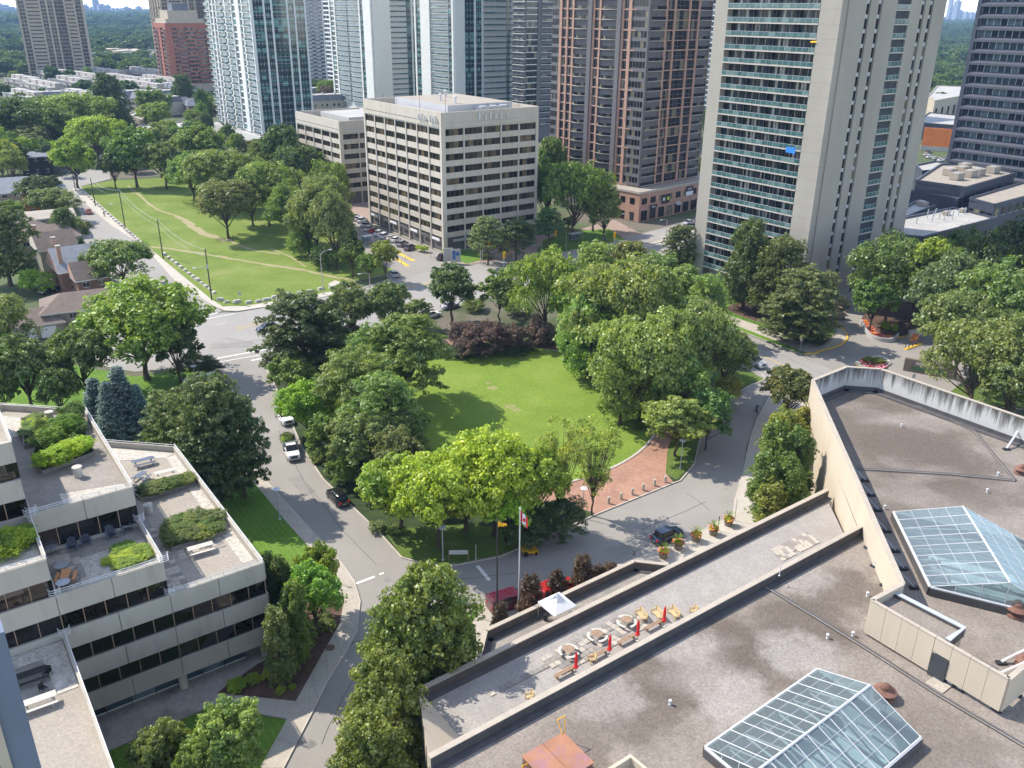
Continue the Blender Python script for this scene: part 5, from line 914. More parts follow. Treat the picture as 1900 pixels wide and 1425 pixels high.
# far skyline and far suburbs
sky_c = [(.30, .33, .36), (.36, .38, .40), (.26, .28, .32), (.42, .42, .42), (.33, .36, .42)]
for i, (x, w, yt) in enumerate([(5, 30, 8), (20, 24, 12), (132, 7, -8), (146, 9, 3), (158, 6, 12), (168, 8, 10), (178, 6, 14), (187, 9, 0), (198, 12, 9), (209, 7, 10), (218, 8, 17), (225, 6, 16), (233, 9, 17), (243, 12, 14), (256, 6, 20), (265, 9, 13), (274, 6, 19), (152, 10, 16), (240, 6, 22), (585, 10, 22), (600, 8, 20), (1757, 6, -6), (1771, 9, 2), (1778, 12, 20), (1790, 8, 23), (1762, 8, 12), (1800, 9, 24), (1812, 8, 22), (172, 16, 24), (212, 20, 26), (1740, 9, 14)]):
    D = 5200 + 90 * (i * 7 % 11); r = ray(x, 60); t = D / math.hypot(r.x, r.y); X, Y = r.x * t, r.y * t; sc = math.hypot(D, 60) / FPX
    zt = CAMH + ray(x, yt).z * D / math.hypot(ray(x, yt).x, ray(x, yt).y); ww = w * sc
    m = MB().box(-ww / 2, ww / 2, 0, ww * .8, 0, zt, 'skyline').box(-ww / 4, ww / 4, ww * .2, ww * .6, zt, zt + 6, 'skyline')
    for k in range(3, int(zt / 9)): m.box(-ww / 2 + 1.5, ww / 2 - 1.5, -.5, 0, k * 9, k * 9 + 4, 'glass_blue')
    m.build('skyline_tower', loc=(X, Y, 0), rz=GA, label='distant hazy high rise on the horizon', cat='tower', group='far skyline towers')
hs = [MB().box(0, 14, 0, 12, 0, 7, 'roof_white').mesh('far_house'), MB().box(0, 30, 0, 18, 0, 9, 'beige_wall').mesh('far_house'), MB().box(0, 18, 0, 12, 0, 8, 'townhouse', 'slate').mesh('far_house')]
for i in range(230):
    x, y = (rnd.uniform(140, 290), rnd.uniform(34, 122)) if i % 4 else (rnd.uniform(1735, 1830), rnd.uniform(36, 60)); g = G(x, min(y, 200)); put(rnd.choice(hs), 'far_house', None, (g.x, g.y, 4), rnd.random() * 3, 'tiny pale building among the distant trees', 'building', 'far suburban buildings')
# ================================================================ TREES
rs = np.random.RandomState(11)
def mesh_np(name, V, F, mat):                                          # V (n,3), F (m,4)
    me = bpy.data.meshes.new(name); me.vertices.add(len(V)); me.vertices.foreach_set('co', V.astype(np.float32).ravel())
    me.loops.add(F.size); me.loops.foreach_set('vertex_index', F.astype(np.int32).ravel()); me.polygons.add(len(F)); me.polygons.foreach_set('loop_start', np.arange(0, F.size, F.shape[1], dtype=np.int32))
    me.materials.append(MATS[mat]); me.update(calc_edges=True); me.validate(); return me
def unit(v): return v / np.maximum(np.linalg.norm(v, axis=-1, keepdims=True), 1e-9)
def leaves(C, Rr, per, size, up=.5, shell=.55, spread=1.0, aspect=1.5):
    """quads over clumps: C centres (k,3), Rr radii (k,3)"""
    k = len(C); sub = 7; sc_ = C[:, None, :] + unit(rs.normal(size=(k, sub, 3)) + np.array([0, 0, .35])) * Rr[:, None, :] * (.45 + .6 * rs.rand(k, sub, 1)); sr_ = Rr[:, None, :] * (.26 + .26 * rs.rand(k, sub, 1))
    per = max(1, int(per * 2.7 / sub)); n = k * sub * per; idx = np.repeat(np.arange(k * sub), per); d = unit(rs.normal(size=(n, 3))); d[:, 2] = np.where(rs.rand(n) < .45, np.abs(d[:, 2]), d[:, 2])
    rad = shell + (1 - shell) * rs.rand(n) ** .6; pos = sc_.reshape(-1, 3)[idx] + d * sr_.reshape(-1, 3)[idx] * rad[:, None] * 1.15; size = size * .64 * (.55 + .9 * rs.rand(n)[:, None] ** 1.5)
    nrm = unit(d * .8 + np.array([0, 0, up]) + rs.normal(size=(n, 3)) * .55 * spread)
    t = unit(np.cross(nrm, unit(rs.normal(size=(n, 3))))); b = np.cross(nrm, t); s = size
    q = np.stack([pos - t * s * aspect * .5, pos - b * s * .5 + nrm * s * .12, pos + t * s * aspect * .5, pos + b * s * .5 + nrm * s * .12], 1)
    return q.reshape(-1, 3), np.arange(n * 4).reshape(-1, 4)
def crown(kind, seed, dens=1.0):
    """crown mesh for a tree 10 m tall (base at z=0) and clump centres for its limbs"""
    global rs; rs = np.random.RandomState(seed)
    if kind in ('round', 'wide', 'loose', 'small', 'shrub'):
        R_, zc, hz = dict(round=(4.2, 6.0, 4.0), wide=(5.6, 6.2, 3.7), loose=(3.4, 6.3, 3.7), small=(3.8, 5.8, 4.1), shrub=(5.6, 4.3, 5.6))[kind]
        K = dict(round=105, wide=120, loose=46, small=70, shrub=80)[kind]; d = unit(rs.normal(size=(K, 3))); d[:, 2] = np.where(d[:, 2] < -.45, -d[:, 2] * .6, d[:, 2]); d = unit(d)
        lob = unit(rs.normal(size=(7, 3))); g = .80 + .34 * np.max(np.maximum(0, d @ lob.T) ** 5, axis=1); rad = np.where(rs.rand(K) < .75, .72 + .22 * rs.rand(K), .3 + .4 * rs.rand(K)) * g
        C = d * rad[:, None] * np.array([R_, R_, hz]) + np.array([0, 0, zc]); cr = (R_ * .225) * (.5 + .95 * rs.rand(K))
        if kind == 'loose': cr *= .82
        Rr = np.stack([cr, cr, cr * .72], 1); per = int(dict(round=95, wide=95, loose=60, small=85, shrub=90)[kind] * dens); sz = .36
        V, F = leaves(C, Rr, per, sz, .55)
    elif kind == 'umbrella':                                           # layered honey-locust like
        K = 95; a = rs.rand(K) * 2 * np.pi; r = np.sqrt(rs.rand(K)) * 5.6; z = 9.3 - 5.2 * (r / 5.6) ** 2 + rs.normal(size=K) * .35; low = rs.rand(K) < .28; z[low] -= 1.3 * rs.rand(low.sum()) + .5
        C = np.stack([r * np.cos(a), r * np.sin(a), z], 1); cr = 1.15 + .6 * rs.rand(K); Rr = np.stack([cr * 1.1, cr * 1.1, cr * .30], 1); V, F = leaves(C, Rr, int(125 * dens), .27, 1.0, .3, .6, 2.0)
    elif kind == 'spruce':
        C = []; Rr = []
        for z in np.arange(.6, 9.7, .42):
            rr = 3.1 * (1 - z / 10.2) ** .9; n = max(3, int(5 + rr * 3.2))
            for i in range(n):
                a = 2 * np.pi * (i + rs.rand()) / n; L = rr * (.8 + .3 * rs.rand())
                for f in (.45, .85): C.append([L * f * np.cos(a), L * f * np.sin(a), z - .18 * L * f + rs.normal() * .06]); Rr.append([.42 + .1 * rr] * 2 + [.17])
        C = np.array(C); V, F = leaves(C, np.array(Rr), int(26 * dens), .22, .8, .2, .7, 2.2)
    elif kind == 'pine':
        C = []; Rr = []
        for z in np.arange(1.6, 9.6, .75):
            rr = 4.3 * (1 - ((z - 3.2) / 7.2) ** 2 if z > 3.2 else .75 + .25 * z / 3.2) ** .6; n = max(3, int(3 + rr * 1.9))
            for i in range(n):
                if rs.rand() < .13: continue
                a = 2 * np.pi * (i + rs.rand() * .9) / n; L = rr * (.68 + .45 * rs.rand())
                for f in (.5, .95): C.append([L * f * np.cos(a), L * f * np.sin(a), z + .18 * L * f + rs.normal() * .18]); Rr.append([.75 + .35 * rs.rand()] * 2 + [.36])
        C = np.array(C); V, F = leaves(C, np.array(Rr), int(62 * dens), .24, .9, .25, .8, 2.4)
    elif kind == 'column':
        K = 80; z = rs.rand(K) * 9.0 + .7; pr = np.sin(np.pi * np.clip((z) / 10.4, 0, 1) ** .75) ** .7; a = rs.rand(K) * 2 * np.pi; r = 1.55 * pr * (.55 + .5 * rs.rand(K)); C = np.stack([r * np.cos(a), r * np.sin(a), z], 1); cr = .5 + .35 * rs.rand(K); Rr = np.stack([cr, cr, cr * 1.5], 1); V, F = leaves(C, Rr, int(75 * dens), .27, .1)
    elif kind == 'tall':                                               # tall oval, feathery, drooping twigs
        K = 120; z = rs.rand(K) * 8.4 + 1.2; pr = np.sin(np.pi * np.clip(z / 10.3, 0, 1) ** .8) ** .6; a = rs.rand(K) * 2 * np.pi; r = 3.0 * pr * (.5 + .5 * rs.rand(K)); C = np.stack([r * np.cos(a), r * np.sin(a), z], 1); cr = .6 + .5 * rs.rand(K); Rr = np.stack([cr, cr, cr * 1.0], 1); V, F = leaves(C, Rr, int(80 * dens), .28, .2)
    elif kind == 'airy':
        K = 44; a = rs.rand(K) * 2 * np.pi; z = 3.6 + 6.2 * rs.rand(K); r = (1.0 + 2.5 * ((z - 3.6) / 6.2) ** .8) * (.3 + .75 * rs.rand(K)); C = np.stack([r * np.cos(a), r * np.sin(a), z], 1); cr = .5 + .45 * rs.rand(K); Rr = np.stack([cr, cr, cr * .8], 1); V, F = leaves(C, Rr, int(46 * dens), .26, .5)
    V[:, 2] = np.maximum(V[:, 2], .05)
    return mesh_np('crown', V, F, 'foliage'), C
def trunk(kind, C, seed):
    r_ = random.Random(seed); m = MB(); zt = dict(spruce=9.6, pine=8.5, column=7, tall=7.5, shrub=1.0).get(kind, 3.4); r0 = dict(spruce=.2, column=.13, airy=.13, small=.17, shrub=.12, tall=.22).get(kind, .27); n = 7
    pts = [Vector((0, 0, -.1))]; 
    for k in range(1, 5): pts.append(Vector((r_.uniform(-.15, .15), r_.uniform(-.15, .15), zt * k / 4)))
    for k in range(4): m.tube(pts[k], pts[k + 1], r0 * (1.25 if k == 0 else 1 - k * .14) * 1.0, r0 * (1 - (k + 1) * .14), n, 'bark')
    if kind in ('spruce',): return m.mesh('trunk')
    idx = sorted(range(len(C)), key=lambda i: -float(np.hypot(C[i][0], C[i][1])))[:: max(1, len(C) // (14 if kind != 'airy' else 26))]
    for i in idx:
        c = Vector(C[i]); z0 = (zt * r_.uniform(.5, .98)) if kind not in ('pine', 'column', 'tall') else min(zt, max(.8, c.z - .6)); s = Vector((pts[-1].x, pts[-1].y, 0)) * (z0 / zt) + Vector((0, 0, z0)); mid = s.lerp(c, .5) + Vector((0, 0, -.2 + .25 * r_.random()))
        m.tube(s, mid, r0 * .42, r0 * .25, 5, 'bark', False); m.tube(mid, c, r0 * .25, r0 * .08, 5, 'bark', False)
        if kind in ('airy', 'loose'):
            for _ in range(2): e = c + Vector((r_.uniform(-.9, .9), r_.uniform(-.9, .9), r_.uniform(.2, 1))); m.tube(mid, e, r0 * .14, r0 * .04, 4, 'bark', False)
    return m.mesh('trunk')
PROTO = {}
KR = dict(round=4.2, wide=5.6, loose=3.6, small=3.8, shrub=5.6, umbrella=5.9, spruce=3.2, pine=4.4, column=1.75, tall=3.2, airy=3.4)
for i, (k, nv) in enumerate((('round', 3), ('wide', 2), ('loose', 2), ('small', 2), ('shrub', 2), ('umbrella', 2), ('spruce', 1), ('pine', 2), ('column', 2), ('tall', 2), ('airy', 2))):
    PROTO[k] = []
    for v in range(nv): me, C = crown(k, 100 + i * 10 + v); PROTO[k].append((me, trunk(k, C, i * 7 + v)))
GREEN = dict(mid=(.085, .135, .030), dark=(.045, .078, .022), bright=(.135, .205, .030), lime=(.235, .295, .03), yellow=(.245, .33, .03), grey=(.095, .130, .048), blue=(.085, .13, .15), purple=(.075, .058, .058), olive=(.105, .13, .042), pine=(.068, .105, .038), darkpine=(.042, .072, .026), teal=(.06, .10, .045), beech=(.05, .035, .025), light=(.12, .175, .045), golden=(.15, .175, .04))
NT_ = 0
def tree(kind, x, yt, yb, wpx, col, label, group=None, cat='tree', name=None, z=0, H_=None):
    """crown centre column x, crown top row yt, trunk base row yb, crown width in photo pixels"""
    global NT_; NT_ += 1
    g = G(x, yb, z); h = H_ or hgt(x, yb, yt, z); r = wpx / 2 / ppm((g.x, g.y, z + h * .6)); me, tk = PROTO[kind][NT_ % len(PROTO[kind])]
    nm = name or dict(spruce='spruce_tree', pine='pine_tree', shrub='shrub').get(kind, 'tree')
    s = r / KR[kind]; zz = h / 10 * 1.02
    root = thing(nm, label, cat, (g.x, g.y, z), rnd.random() * 6.28, group, (s, s, zz))
    c = GREEN[col] if isinstance(col, str) else col; j = lambda v: v * rnd.uniform(.92, 1.08)
    put(me, 'crown', root, color=(j(c[0] * (1.0 if c[1] > .22 else 1.34)), j(c[1] * (1.0 if c[1] > .22 else 1.18)), j(c[2] * 1.3))); put(tk, 'trunk', root); return root
T = [
 # ring road island, left and upper side
 ('pine', 567, 548, 712, 168, 'darkpine', 'dark spreading pine at the top left corner of the oval island'), ('pine', 610, 560, 700, 100, 'darkpine', 'second dark pine just right of the corner pine'),
 ('round', 655, 528, 640, 88, 'grey', 'grey green tree beside the main road, right of the dark pine'), ('round', 722, 523, 630, 84, 'grey', 'sparse grey green tree between the dark pine and the round roadside tree'), ('small', 775, 555, 610, 55, 'grey', 'small grey green tree beside the parked cars on the main road'),
 ('round', 838, 496, 600, 96, (.06, .09, .032), 'round dark maple standing alone behind the purple shrubs'), ('small', 926, 506, 602, 84, 'mid', 'mid green tree right of the round dark maple'), ('wide', 1012, 468, 628, 118, (.11, .16, .028), 'bright dense maple left of the tall light green grove'),
 ('umbrella', 757, 580, 752, 168, 'mid', 'layered honey locust overlooking the top left of the oval lawn'), ('umbrella', 668, 642, 806, 156, (.10, .145, .032), 'layered honey locust in the middle of the left grove'), ('umbrella', 712, 690, 862, 160, (.09, .135, .035), 'lowest layered honey locust beside the oval lawn'), ('umbrella', 700, 600, 745, 120, 'mid', 'honey locust crown behind the three layered ones'), ('umbrella', 745, 760, 880, 100, (.075, .115, .034), 'darker honey locust at the left rim of the oval lawn'),
 ('round', 545, 665, 752, 84, 'mid', 'rounded tree under the corner pine beside the ring road'), ('wide', 572, 712, 812, 112, (.17, .24, .024), 'bright green tree leaning over the white pickup'), ('small', 610, 770, 880, 78, 'mid', 'loose green tree beside the landscaping truck'),
 ('shrub', 645, 840, 902, 80, 'mid', 'dense shrub mass along the left kerb of the island'), ('shrub', 705, 850, 920, 84, (.07, .11, .035), 'dark shrub mass behind the black car'), ('round', 672, 770, 905, 118, 'grey', 'grey green tree behind the black car'), ('round', 745, 800, 930, 90, 'grey', 'shaded tree between the shrubs and the yellow green maples'),
 ('round', 745, 848, 992, 150, (.19, .25, .028), 'yellow green maple at the left of the front grove'), ('wide', 815, 848, 1018, 176, 'lime', 'lime green maple over the signboard'), ('wide', 915, 812, 995, 190, 'yellow', 'brightest yellow green maple at the front of the oval'), ('round', 865, 870, 985, 130, 'lime', 'lime maple crown between the two brightest maples'), ('round', 985, 830, 990, 120, (.20, .27, .028), 'green maple right of the brightest yellow one'), ('round', 940, 900, 1005, 110, 'yellow', 'low yellow green crown above the yellow mower'),
 ('airy', 1035, 788, 985, 96, (.19, .23, .035), 'thin airy young tree with yellowish top left of the bollards'), ('airy', 1098, 795, 958, 118, (.19, .23, .035), 'leaning airy young tree nearest the bollards'),
 ('shrub', 1040, 930, 1000, 110, 'darkpine', 'low dark shrub bed under the airy trees'), ('shrub', 975, 950, 1015, 90, 'darkpine', 'dark shrubs behind the mower'),
 # grove at the right of the oval
 ('tall', 1092, 540, 705, 120, 'light', 'tall light green tree at the left front of the right grove'), ('wide', 1140, 488, 700, 180, 'light', 'broad light green tree in the middle of the right grove'), ('tall', 1200, 500, 680, 130, (.105, .15, .045), 'tall grey green tree at the back of the right grove'), ('wide', 1185, 590, 790, 176, 'light', 'broad light green tree overhanging the right rim of the oval lawn'), ('tall', 1240, 580, 770, 120, 'light', 'feathery light green tree behind the overhanging one'), ('wide', 1290, 570, 755, 140, (.095, .14, .04), 'mid green tree beside the street near the silver pickup'), ('round', 1340, 610, 735, 92, (.10, .14, .042), 'tree at the street end of the right grove'), ('tall', 1150, 640, 790, 90, 'light', 'narrow light tree at the very edge of the oval lawn'), ('round', 1250, 655, 800, 120, 'mid', 'shaded green tree in the corner of the right grove'),
 ('tall', 1100, 455, 580, 100, 'light', 'feathery tree beside the main road at the back of the grove'), ('tall', 1160, 452, 572, 96, 'olive', 'olive tree beside the main road at the back of the grove'), ('tall', 1215, 475, 590, 110, (.10, .14, .045), 'grey green tree between the road and the conifer'), ('tall', 1262, 500, 615, 90, 'light', 'light tree in front of the concrete tower base'), ('tall', 1305, 515, 635, 88, 'light', 'pale tree in front of the concrete tower balconies'), ('round', 1055, 500, 640, 90, 'bright', 'bright tree between the maple and the feathery grove'), ('tall', 1300, 560, 665, 70, 'grey', 'greyish half bare tree in the right grove'), ('round', 1345, 700, 765, 55, 'golden', 'small golden shrub tree near the street corner'), ('round', 1280, 680, 790, 70, 'golden', 'golden green bush tree under the right grove'),
 ('small', 1253, 738, 848, 122, (.13, .18, .045), 'round light tree beside the brick path and lamp'), ('small', 1308, 722, 835, 96, (.075, .12, .036), 'darker tree overhanging the drive beside the brick path'),
 # left of the ring road
 ('round', 62, 628, 770, 135, (.075, .125, .034), 'dense round tree at the left above the roof terraces'), ('round', 165, 608, 752, 118, (.07, .115, .03), 'dense green tree between the garage and the big spreading tree'), ('wide', 275, 530, 705, 236, (.11, .165, .032), 'big spreading tree with a thick visible trunk left of the intersection'), ('round', 335, 595, 715, 92, 'dark', 'dark tree behind the bus shelter'), ('round', 120, 680, 790, 80, (.06, .10, .028), 'shaded tree behind the top terrace'), ('round', 12, 690, 790, 70, 'mid', 'tree cut by the left margin above the terraces'),
 ('spruce', 240, 678, 822, 112, 'blue', 'blue spruce, tallest of the group beside the flagpole'), ('spruce', 192, 700, 818, 98, 'blue', 'blue spruce, left one of the group'), ('spruce', 217, 706, 832, 90, 'blue', 'blue spruce, front one of the group'), ('spruce', 268, 712, 822, 76, 'blue', 'small blue spruce at the right of the group'),
 ('pine', 345, 727, 895, 128, 'pine', 'broad dark pine right of the spruces'), ('pine', 412, 700, 930, 152, 'pine', 'tall dark pine beside the ring road lamp'), ('pine', 455, 740, 925, 110, 'darkpine', 'dark pine nearest the ring road'), ('pine', 395, 800, 950, 120, 'darkpine', 'low dark pine behind the terrace railing'), ('round', 330, 760, 880, 90, 'mid', 'green tree between the spruces and the dark pines'),
 ('round', 597, 1016, 1135, 76, (.13, .20, .03), 'bright small tree on the curved sidewalk, upper one'), ('round', 588, 1050, 1180, 104, (.16, .235, .028), 'bright small tree on the curved sidewalk, lower one'), ('column', 508, 1030, 1150, 46, 'dark', 'dark columnar tree against the office corner'), ('column', 530, 1045, 1165, 46, 'dark', 'second dark columnar tree by the office corner'), ('column', 558, 1085, 1235, 52, 'mid', 'columnar tree in the mulch bed behind the bright trees'), ('column', 525, 1140, 1268, 54, (.10, .15, .05), 'columnar tree in the mulch bed at the building corner'),
 ('round', 436, 1318, 1470, 134, (.13, .19, .06), 'round pale green tree at the bottom beside the sidewalk'), ('small', 335, 1335, 1480, 92, 'olive', 'sparse yellowish tree at the bottom between two round trees'), ('round', 290, 1375, 1510, 90, (.10, .14, .05), 'round tree cut by the bottom margin'), ('loose', 335, 1330, 1455, 70, 'grey', 'thin grey green tree near the gravel path'), ('round', 385, 1380, 1520, 90, (.11, .16, .05), 'low green crown at the bottom margin'),
 ('tall', 800, 1062, 1300, 176, (.095, .135, .030), 'tall leafy tree at the corner of the cream building, upper one'), ('tall', 745, 1120, 1330, 150, (.10, .135, .03), 'tall leafy tree at the cream building, second from the top'), ('tall', 720, 1225, 1430, 150, (.105, .135, .032), 'tall leafy tree beside the cream end wall'), ('tall', 700, 1330, 1520, 156, (.10, .13, .03), 'tall leafy tree cut by the bottom margin'), ('tall', 830, 1130, 1320, 110, (.09, .13, .03), 'leafy tree touching the low roof terrace'),
 ('column', 930, 1120, 1190, 32, 'beech', 'small purple beech left of the white canopy tent'), ('column', 983, 1074, 1150, 46, 'beech', 'purple beech beside the flagpoles'), ('column', 1032, 1062, 1115, 38, 'beech', 'purple beech in front of the red vehicle'), ('column', 1078, 1036, 1100, 40, 'beech', 'purple beech right of the red vehicle'), ('column', 1128, 1046, 1085, 34, 'beech', 'small purple beech at the tip of the low terrace'), ('column', 1108, 1052, 1090, 24, 'beech', 'tiny purple beech between two larger ones'),
 ('round', 1455, 682, 790, 96, (.08, .10, .035), 'reddish tinged tree at the corner of the cream screen wall'), 
 # by the concrete tower
 ('tall', 1378, 415, 575, 88, (.058, .085, .028), 'tall dark columnar linden in front of the tower, left one'), ('tall', 1440, 446, 590, 112, (.064, .09, .028), 'broad dark linden in front of the tower corner'), ('pine', 1487, 500, 640, 130, (.085, .11, .045), 'broad pine behind the black fence'), ('pine', 1455, 540, 635, 100, (.085, .11, .045), 'lower pine behind the black fence'), ('pine', 1258, 418, 506, 66, 'pine', 'pointed conifer beside the main road left of the tower'),
 ('wide', 1640, 440, 600, 150, (.07, .11, .035), 'large maple over the flower planter'), ('round', 1690, 445, 608, 120, (.17, .23, .03), 'maple with a bright yellow green top right of the planter'), ('round', 1612, 520, 618, 80, 'mid', 'small maple at the rim of the flower planter'), ('wide', 1740, 480, 640, 150, 'teal', 'dark maple behind the yellow green one'),
 ('wide', 1800, 445, 600, 150, 'dark', 'dark broad tree below the vented roof'), ('wide', 1870, 405, 590, 150, (.03, .055, .02), 'very dark tree at the right margin'), ('round', 1780, 450, 580, 80, 'light', 'pale clump of leaves below the vented roof'), ('wide', 1840, 500, 690, 210, (.085, .13, .04), 'great round tree at the right margin, upper one'), ('wide', 1770, 545, 700, 170, (.085, .13, .042), 'great round tree right of the garage ramp'), ('wide', 1880, 590, 760, 150, (.08, .12, .04), 'broad tree at the right margin above the streaked wall'), ('wide', 1795, 600, 765, 170, 'olive', 'brownish olive tree over the streaked wall'), ('round', 1860, 660, 800, 120, (.10, .13, .04), 'tree behind the streaked wall at the right margin'), ('round', 1905, 640, 800, 100, 'olive', 'olive tree cut by the right margin'),
 # in front of the office block
 ('umbrella', 905, 400, 492, 74, 'grey', 'honey locust at the corner of the office block'), ('umbrella', 958, 402, 484, 70, 'dark', 'dark honey locust behind the traffic lights'), ('umbrella', 1018, 384, 462, 60, (.06, .105, .035), 'locust beside the bus shelter'), ('wide', 1062, 300, 446, 118, 'mid', 'broad maple between office block and brick tower'), ('round', 1012, 300, 430, 66, 'mid', 'maple against the right side of the office block'), ('round', 1020, 250, 380, 60, 'mid', 'green crown rising beside the office block'), ('round', 1120, 354, 450, 66, (.085, .13, .04), 'tree in front of the shop podium corner'), ('round', 1100, 330, 430, 70, 'grey', 'grey green maple behind the podium corner tree'), ('shrub', 1056, 400, 425, 26, 'dark', 'clipped dark round bush near the bus shelter'),
 ('small', 716, 445, 525, 56, (.12, .16, .03), 'round tree at the parking lot entrance'), ('round', 655, 448, 514, 52, 'mid', 'bushy tree left of the parking lot entrance'), ('round', 685, 470, 522, 44, 'mid', 'bush at the park corner by the parking lot'), ('round', 650, 415, 485, 34, 'pine', 'narrow dark tree by the parked cars'),
 # park
 ('wide', 425, 334, 444, 116, (.10, .125, .04), 'lone spreading tree in the middle of the park lawn'), ('wide', 590, 345, 478, 110, (.10, .14, .05), 'willowy tree beside the lower end of the park woodland'), ('wide', 605, 325, 440, 90, 'grey', 'tall grey green tree beside the wing of the office block'), ('wide', 540, 345, 455, 90, 'mid', 'tree at the lower edge of the park woodland'), ('wide', 500, 300, 420, 110, (.11, .16, .04), 'broad tree behind the lone park tree'), ('round', 530, 235, 360, 80, 'dark', 'dark tree left of the office wing'), ('wide', 410, 278, 388, 130, (.105, .15, .045), 'broad light tree along the park edge, middle'), ('wide', 360, 290, 372, 90, (.10, .15, .04), 'tree along the park edge left of the broad light one'), ('round', 310, 265, 352, 76, (.09, .14, .045), 'willow like tree on the park edge'), ('round', 255, 240, 348, 92, 'mid', 'dense tree at the top end of the park'), ('round', 215, 285, 350, 50, 'dark', 'dark bushy tree at the top of the park path'), ('round', 145, 258, 350, 78, (.12, .18, .03), 'yellow green tree at the top left corner of the park'), ('wide', 185, 215, 305, 100, (.15, .20, .03), 'yellowish tree beside the side road bend'), ('wide', 375, 235, 330, 110, 'mid', 'tree before the base of the nearest glass tower'), ('wide', 455, 310, 392, 90, 'grey', 'greyish tree in the park woodland'), ('round', 300, 235, 330, 70, 'grey', 'greyish half bare tree behind the park edge'), ('wide', 560, 270, 370, 100, 'dark', 'dark tree between the glass tower and office wing'),
 ('wide', 625, 360, 500, 88, 'grey', 'broad grey green tree at the right edge of the park below the office wing'), ('round', 575, 385, 478, 70, 'mid', 'rounded tree in the lower park woodland beside the lawn'), ('round', 540, 370, 452, 70, (.10, .14, .045), 'light tree in the lower park woodland beside the dirt path'), ('wide', 620, 300, 420, 80, 'mid', 'tall tree hiding the foot of the office wing'), ('shrub', 560, 430, 476, 60, 'mid', 'thicket at the woodland foot near the dirt path'), ('shrub', 610, 455, 498, 70, 'dark', 'dark thicket at the right edge of the park lawn'), ('wide', 470, 330, 420, 90, 'mid', 'tree just behind the lone park tree'),
 # neighbourhood at the left
 ('wide', 232, 450, 535, 128, (.075, .115, .028), 'wide round street tree beside the side road'), ('round', 80, 325, 395, 84, (.05, .075, .03), 'dark reddish green tree by the side road'), ('wide', 105, 350, 412, 90, 'grey', 'grey green tree overhanging parked cars'), ('tall', 128, 388, 470, 52, 'pine', 'narrow dark tree before the pink roofed house'), ('spruce', 160, 440, 505, 40, 'darkpine', 'small dark conifer before the brick houses'), ('pine', 20, 385, 530, 120, (.06, .10, .032), 'large dark conifer at the left margin'), ('wide', 15, 550, 680, 130, 'grey', 'grey leafed tree at the left margin above the garage'), ('shrub', 70, 500, 545, 66, 'bright', 'bright bushy tree behind the brick house'), ('round', 8, 622, 690, 52, 'dark', 'dark bush at the left end of the garage'), ('round', 30, 275, 345, 56, 'light', 'light tree in front of the black modern house'), ('round', 8, 255, 340, 60, (.20, .23, .03), 'yellow green tree at the left margin'), ('round', 60, 235, 300, 90, 'grey', 'grey green tree above the modern houses'), ('round', 20, 375, 425, 70, 'mid', 'tree before the unfinished house'), ('round', 150, 410, 455, 50, 'olive', 'yellowish small tree by the side road'), ('wide', 30, 180, 290, 140, 'dark', 'large dark tree group left of the mansard rows'), ('wide', 100, 195, 285, 130, 'mid', 'large tree in front of the mansard rows'), ('wide', 150, 172, 270, 120, 'light', 'large light tree in front of the mansard rows'), ('tall', 215, 140, 255, 66, (.04, .07, .03), 'tall dark tree rising above the townhouses'), ('round', 290, 165, 235, 60, 'mid', 'round tree among the mansard rows'), ('round', 285, 190, 245, 56, 'light', 'pale willow near the cream flat roofed house'), ('round', 300, 190, 248, 48, 'light', 'second pale willow near the cream house'), ('tall', 380, 168, 232, 32, 'dark', 'dark narrow tree at the left foot of the nearest glass tower'), ('tall', 345, 140, 205, 44, 'dark', 'dark tree below the red brick block'), ('round', 50, 262, 300, 50, 'grey', 'silver green tree above the white gabled house'),
 ('wide', 612, 148, 196, 46, 'mid', 'tree between the glass towers'), ('round', 608, 158, 200, 30, 'purple', 'purple leafed tree between the glass towers'), ('column', 578, 112, 145, 14, 'dark', 'slim dark conifer between the glass towers'), ('column', 592, 110, 145, 14, 'dark', 'second slim dark conifer between the glass towers'), ('round', 792, 130, 200, 26, 'bright', 'bright tree seen between two teal towers'), ('round', 1306, 205, 262, 34, 'bright', 'tree seen between brick and concrete towers'), ('wide', 1300, 290, 345, 36, 'mid', 'tree behind the brick shop podium'),
]
for a in T: tree(*a[:6], a[6])
for i, (x, yt, yb, w_) in enumerate(((862, 598, 648, 70), (905, 594, 660, 80), (872, 618, 664, 60), (950, 600, 652, 60), (1000, 594, 646, 70), (655, 596, 640, 40))): tree('shrub', x, yt, yb, w_, 'purple', ['purple leaved tree at the left of the purple row', 'largest purple leaved tree above the oval lawn', 'low purple shrub at the top rim of the oval lawn', 'purple leaved tree in the middle of the purple row', 'purple leaved tree at the right of the purple row', 'purple shrub behind the layered locusts'][i], 'purple leaved trees')
for i, (x, y, w_) in enumerate(((870, 655, 90), (940, 648, 100), (1005, 636, 70), (835, 660, 60))): tree('shrub', x, y - 16, y, w_, 'darkpine', 'dark clipped hedge along the top rim of the oval lawn, ' + ['second from the left', 'in the middle', 'at the right end', 'at the left end'][i], name='hedge', cat='hedge')
# tall clipped hornbeam block by the screen wall
for i, (x, yt, yb) in enumerate(((1425, 795, 925), (1465, 800, 935), (1410, 850, 965), (1452, 850, 975), (1440, 770, 880), (1482, 760, 860), (1425, 900, 985))): tree('column', x, yt, yb, 62, (.075, .12, .028) if i < 4 else (.12, .15, .03), 'leafy hornbeam in the tall block against the screen wall, ' + ['upper left', 'upper right', 'lower left', 'lower right', 'yellowish top', 'yellowish top nearest the wall', 'bottom end'][i], 'hornbeam block by the screen wall')
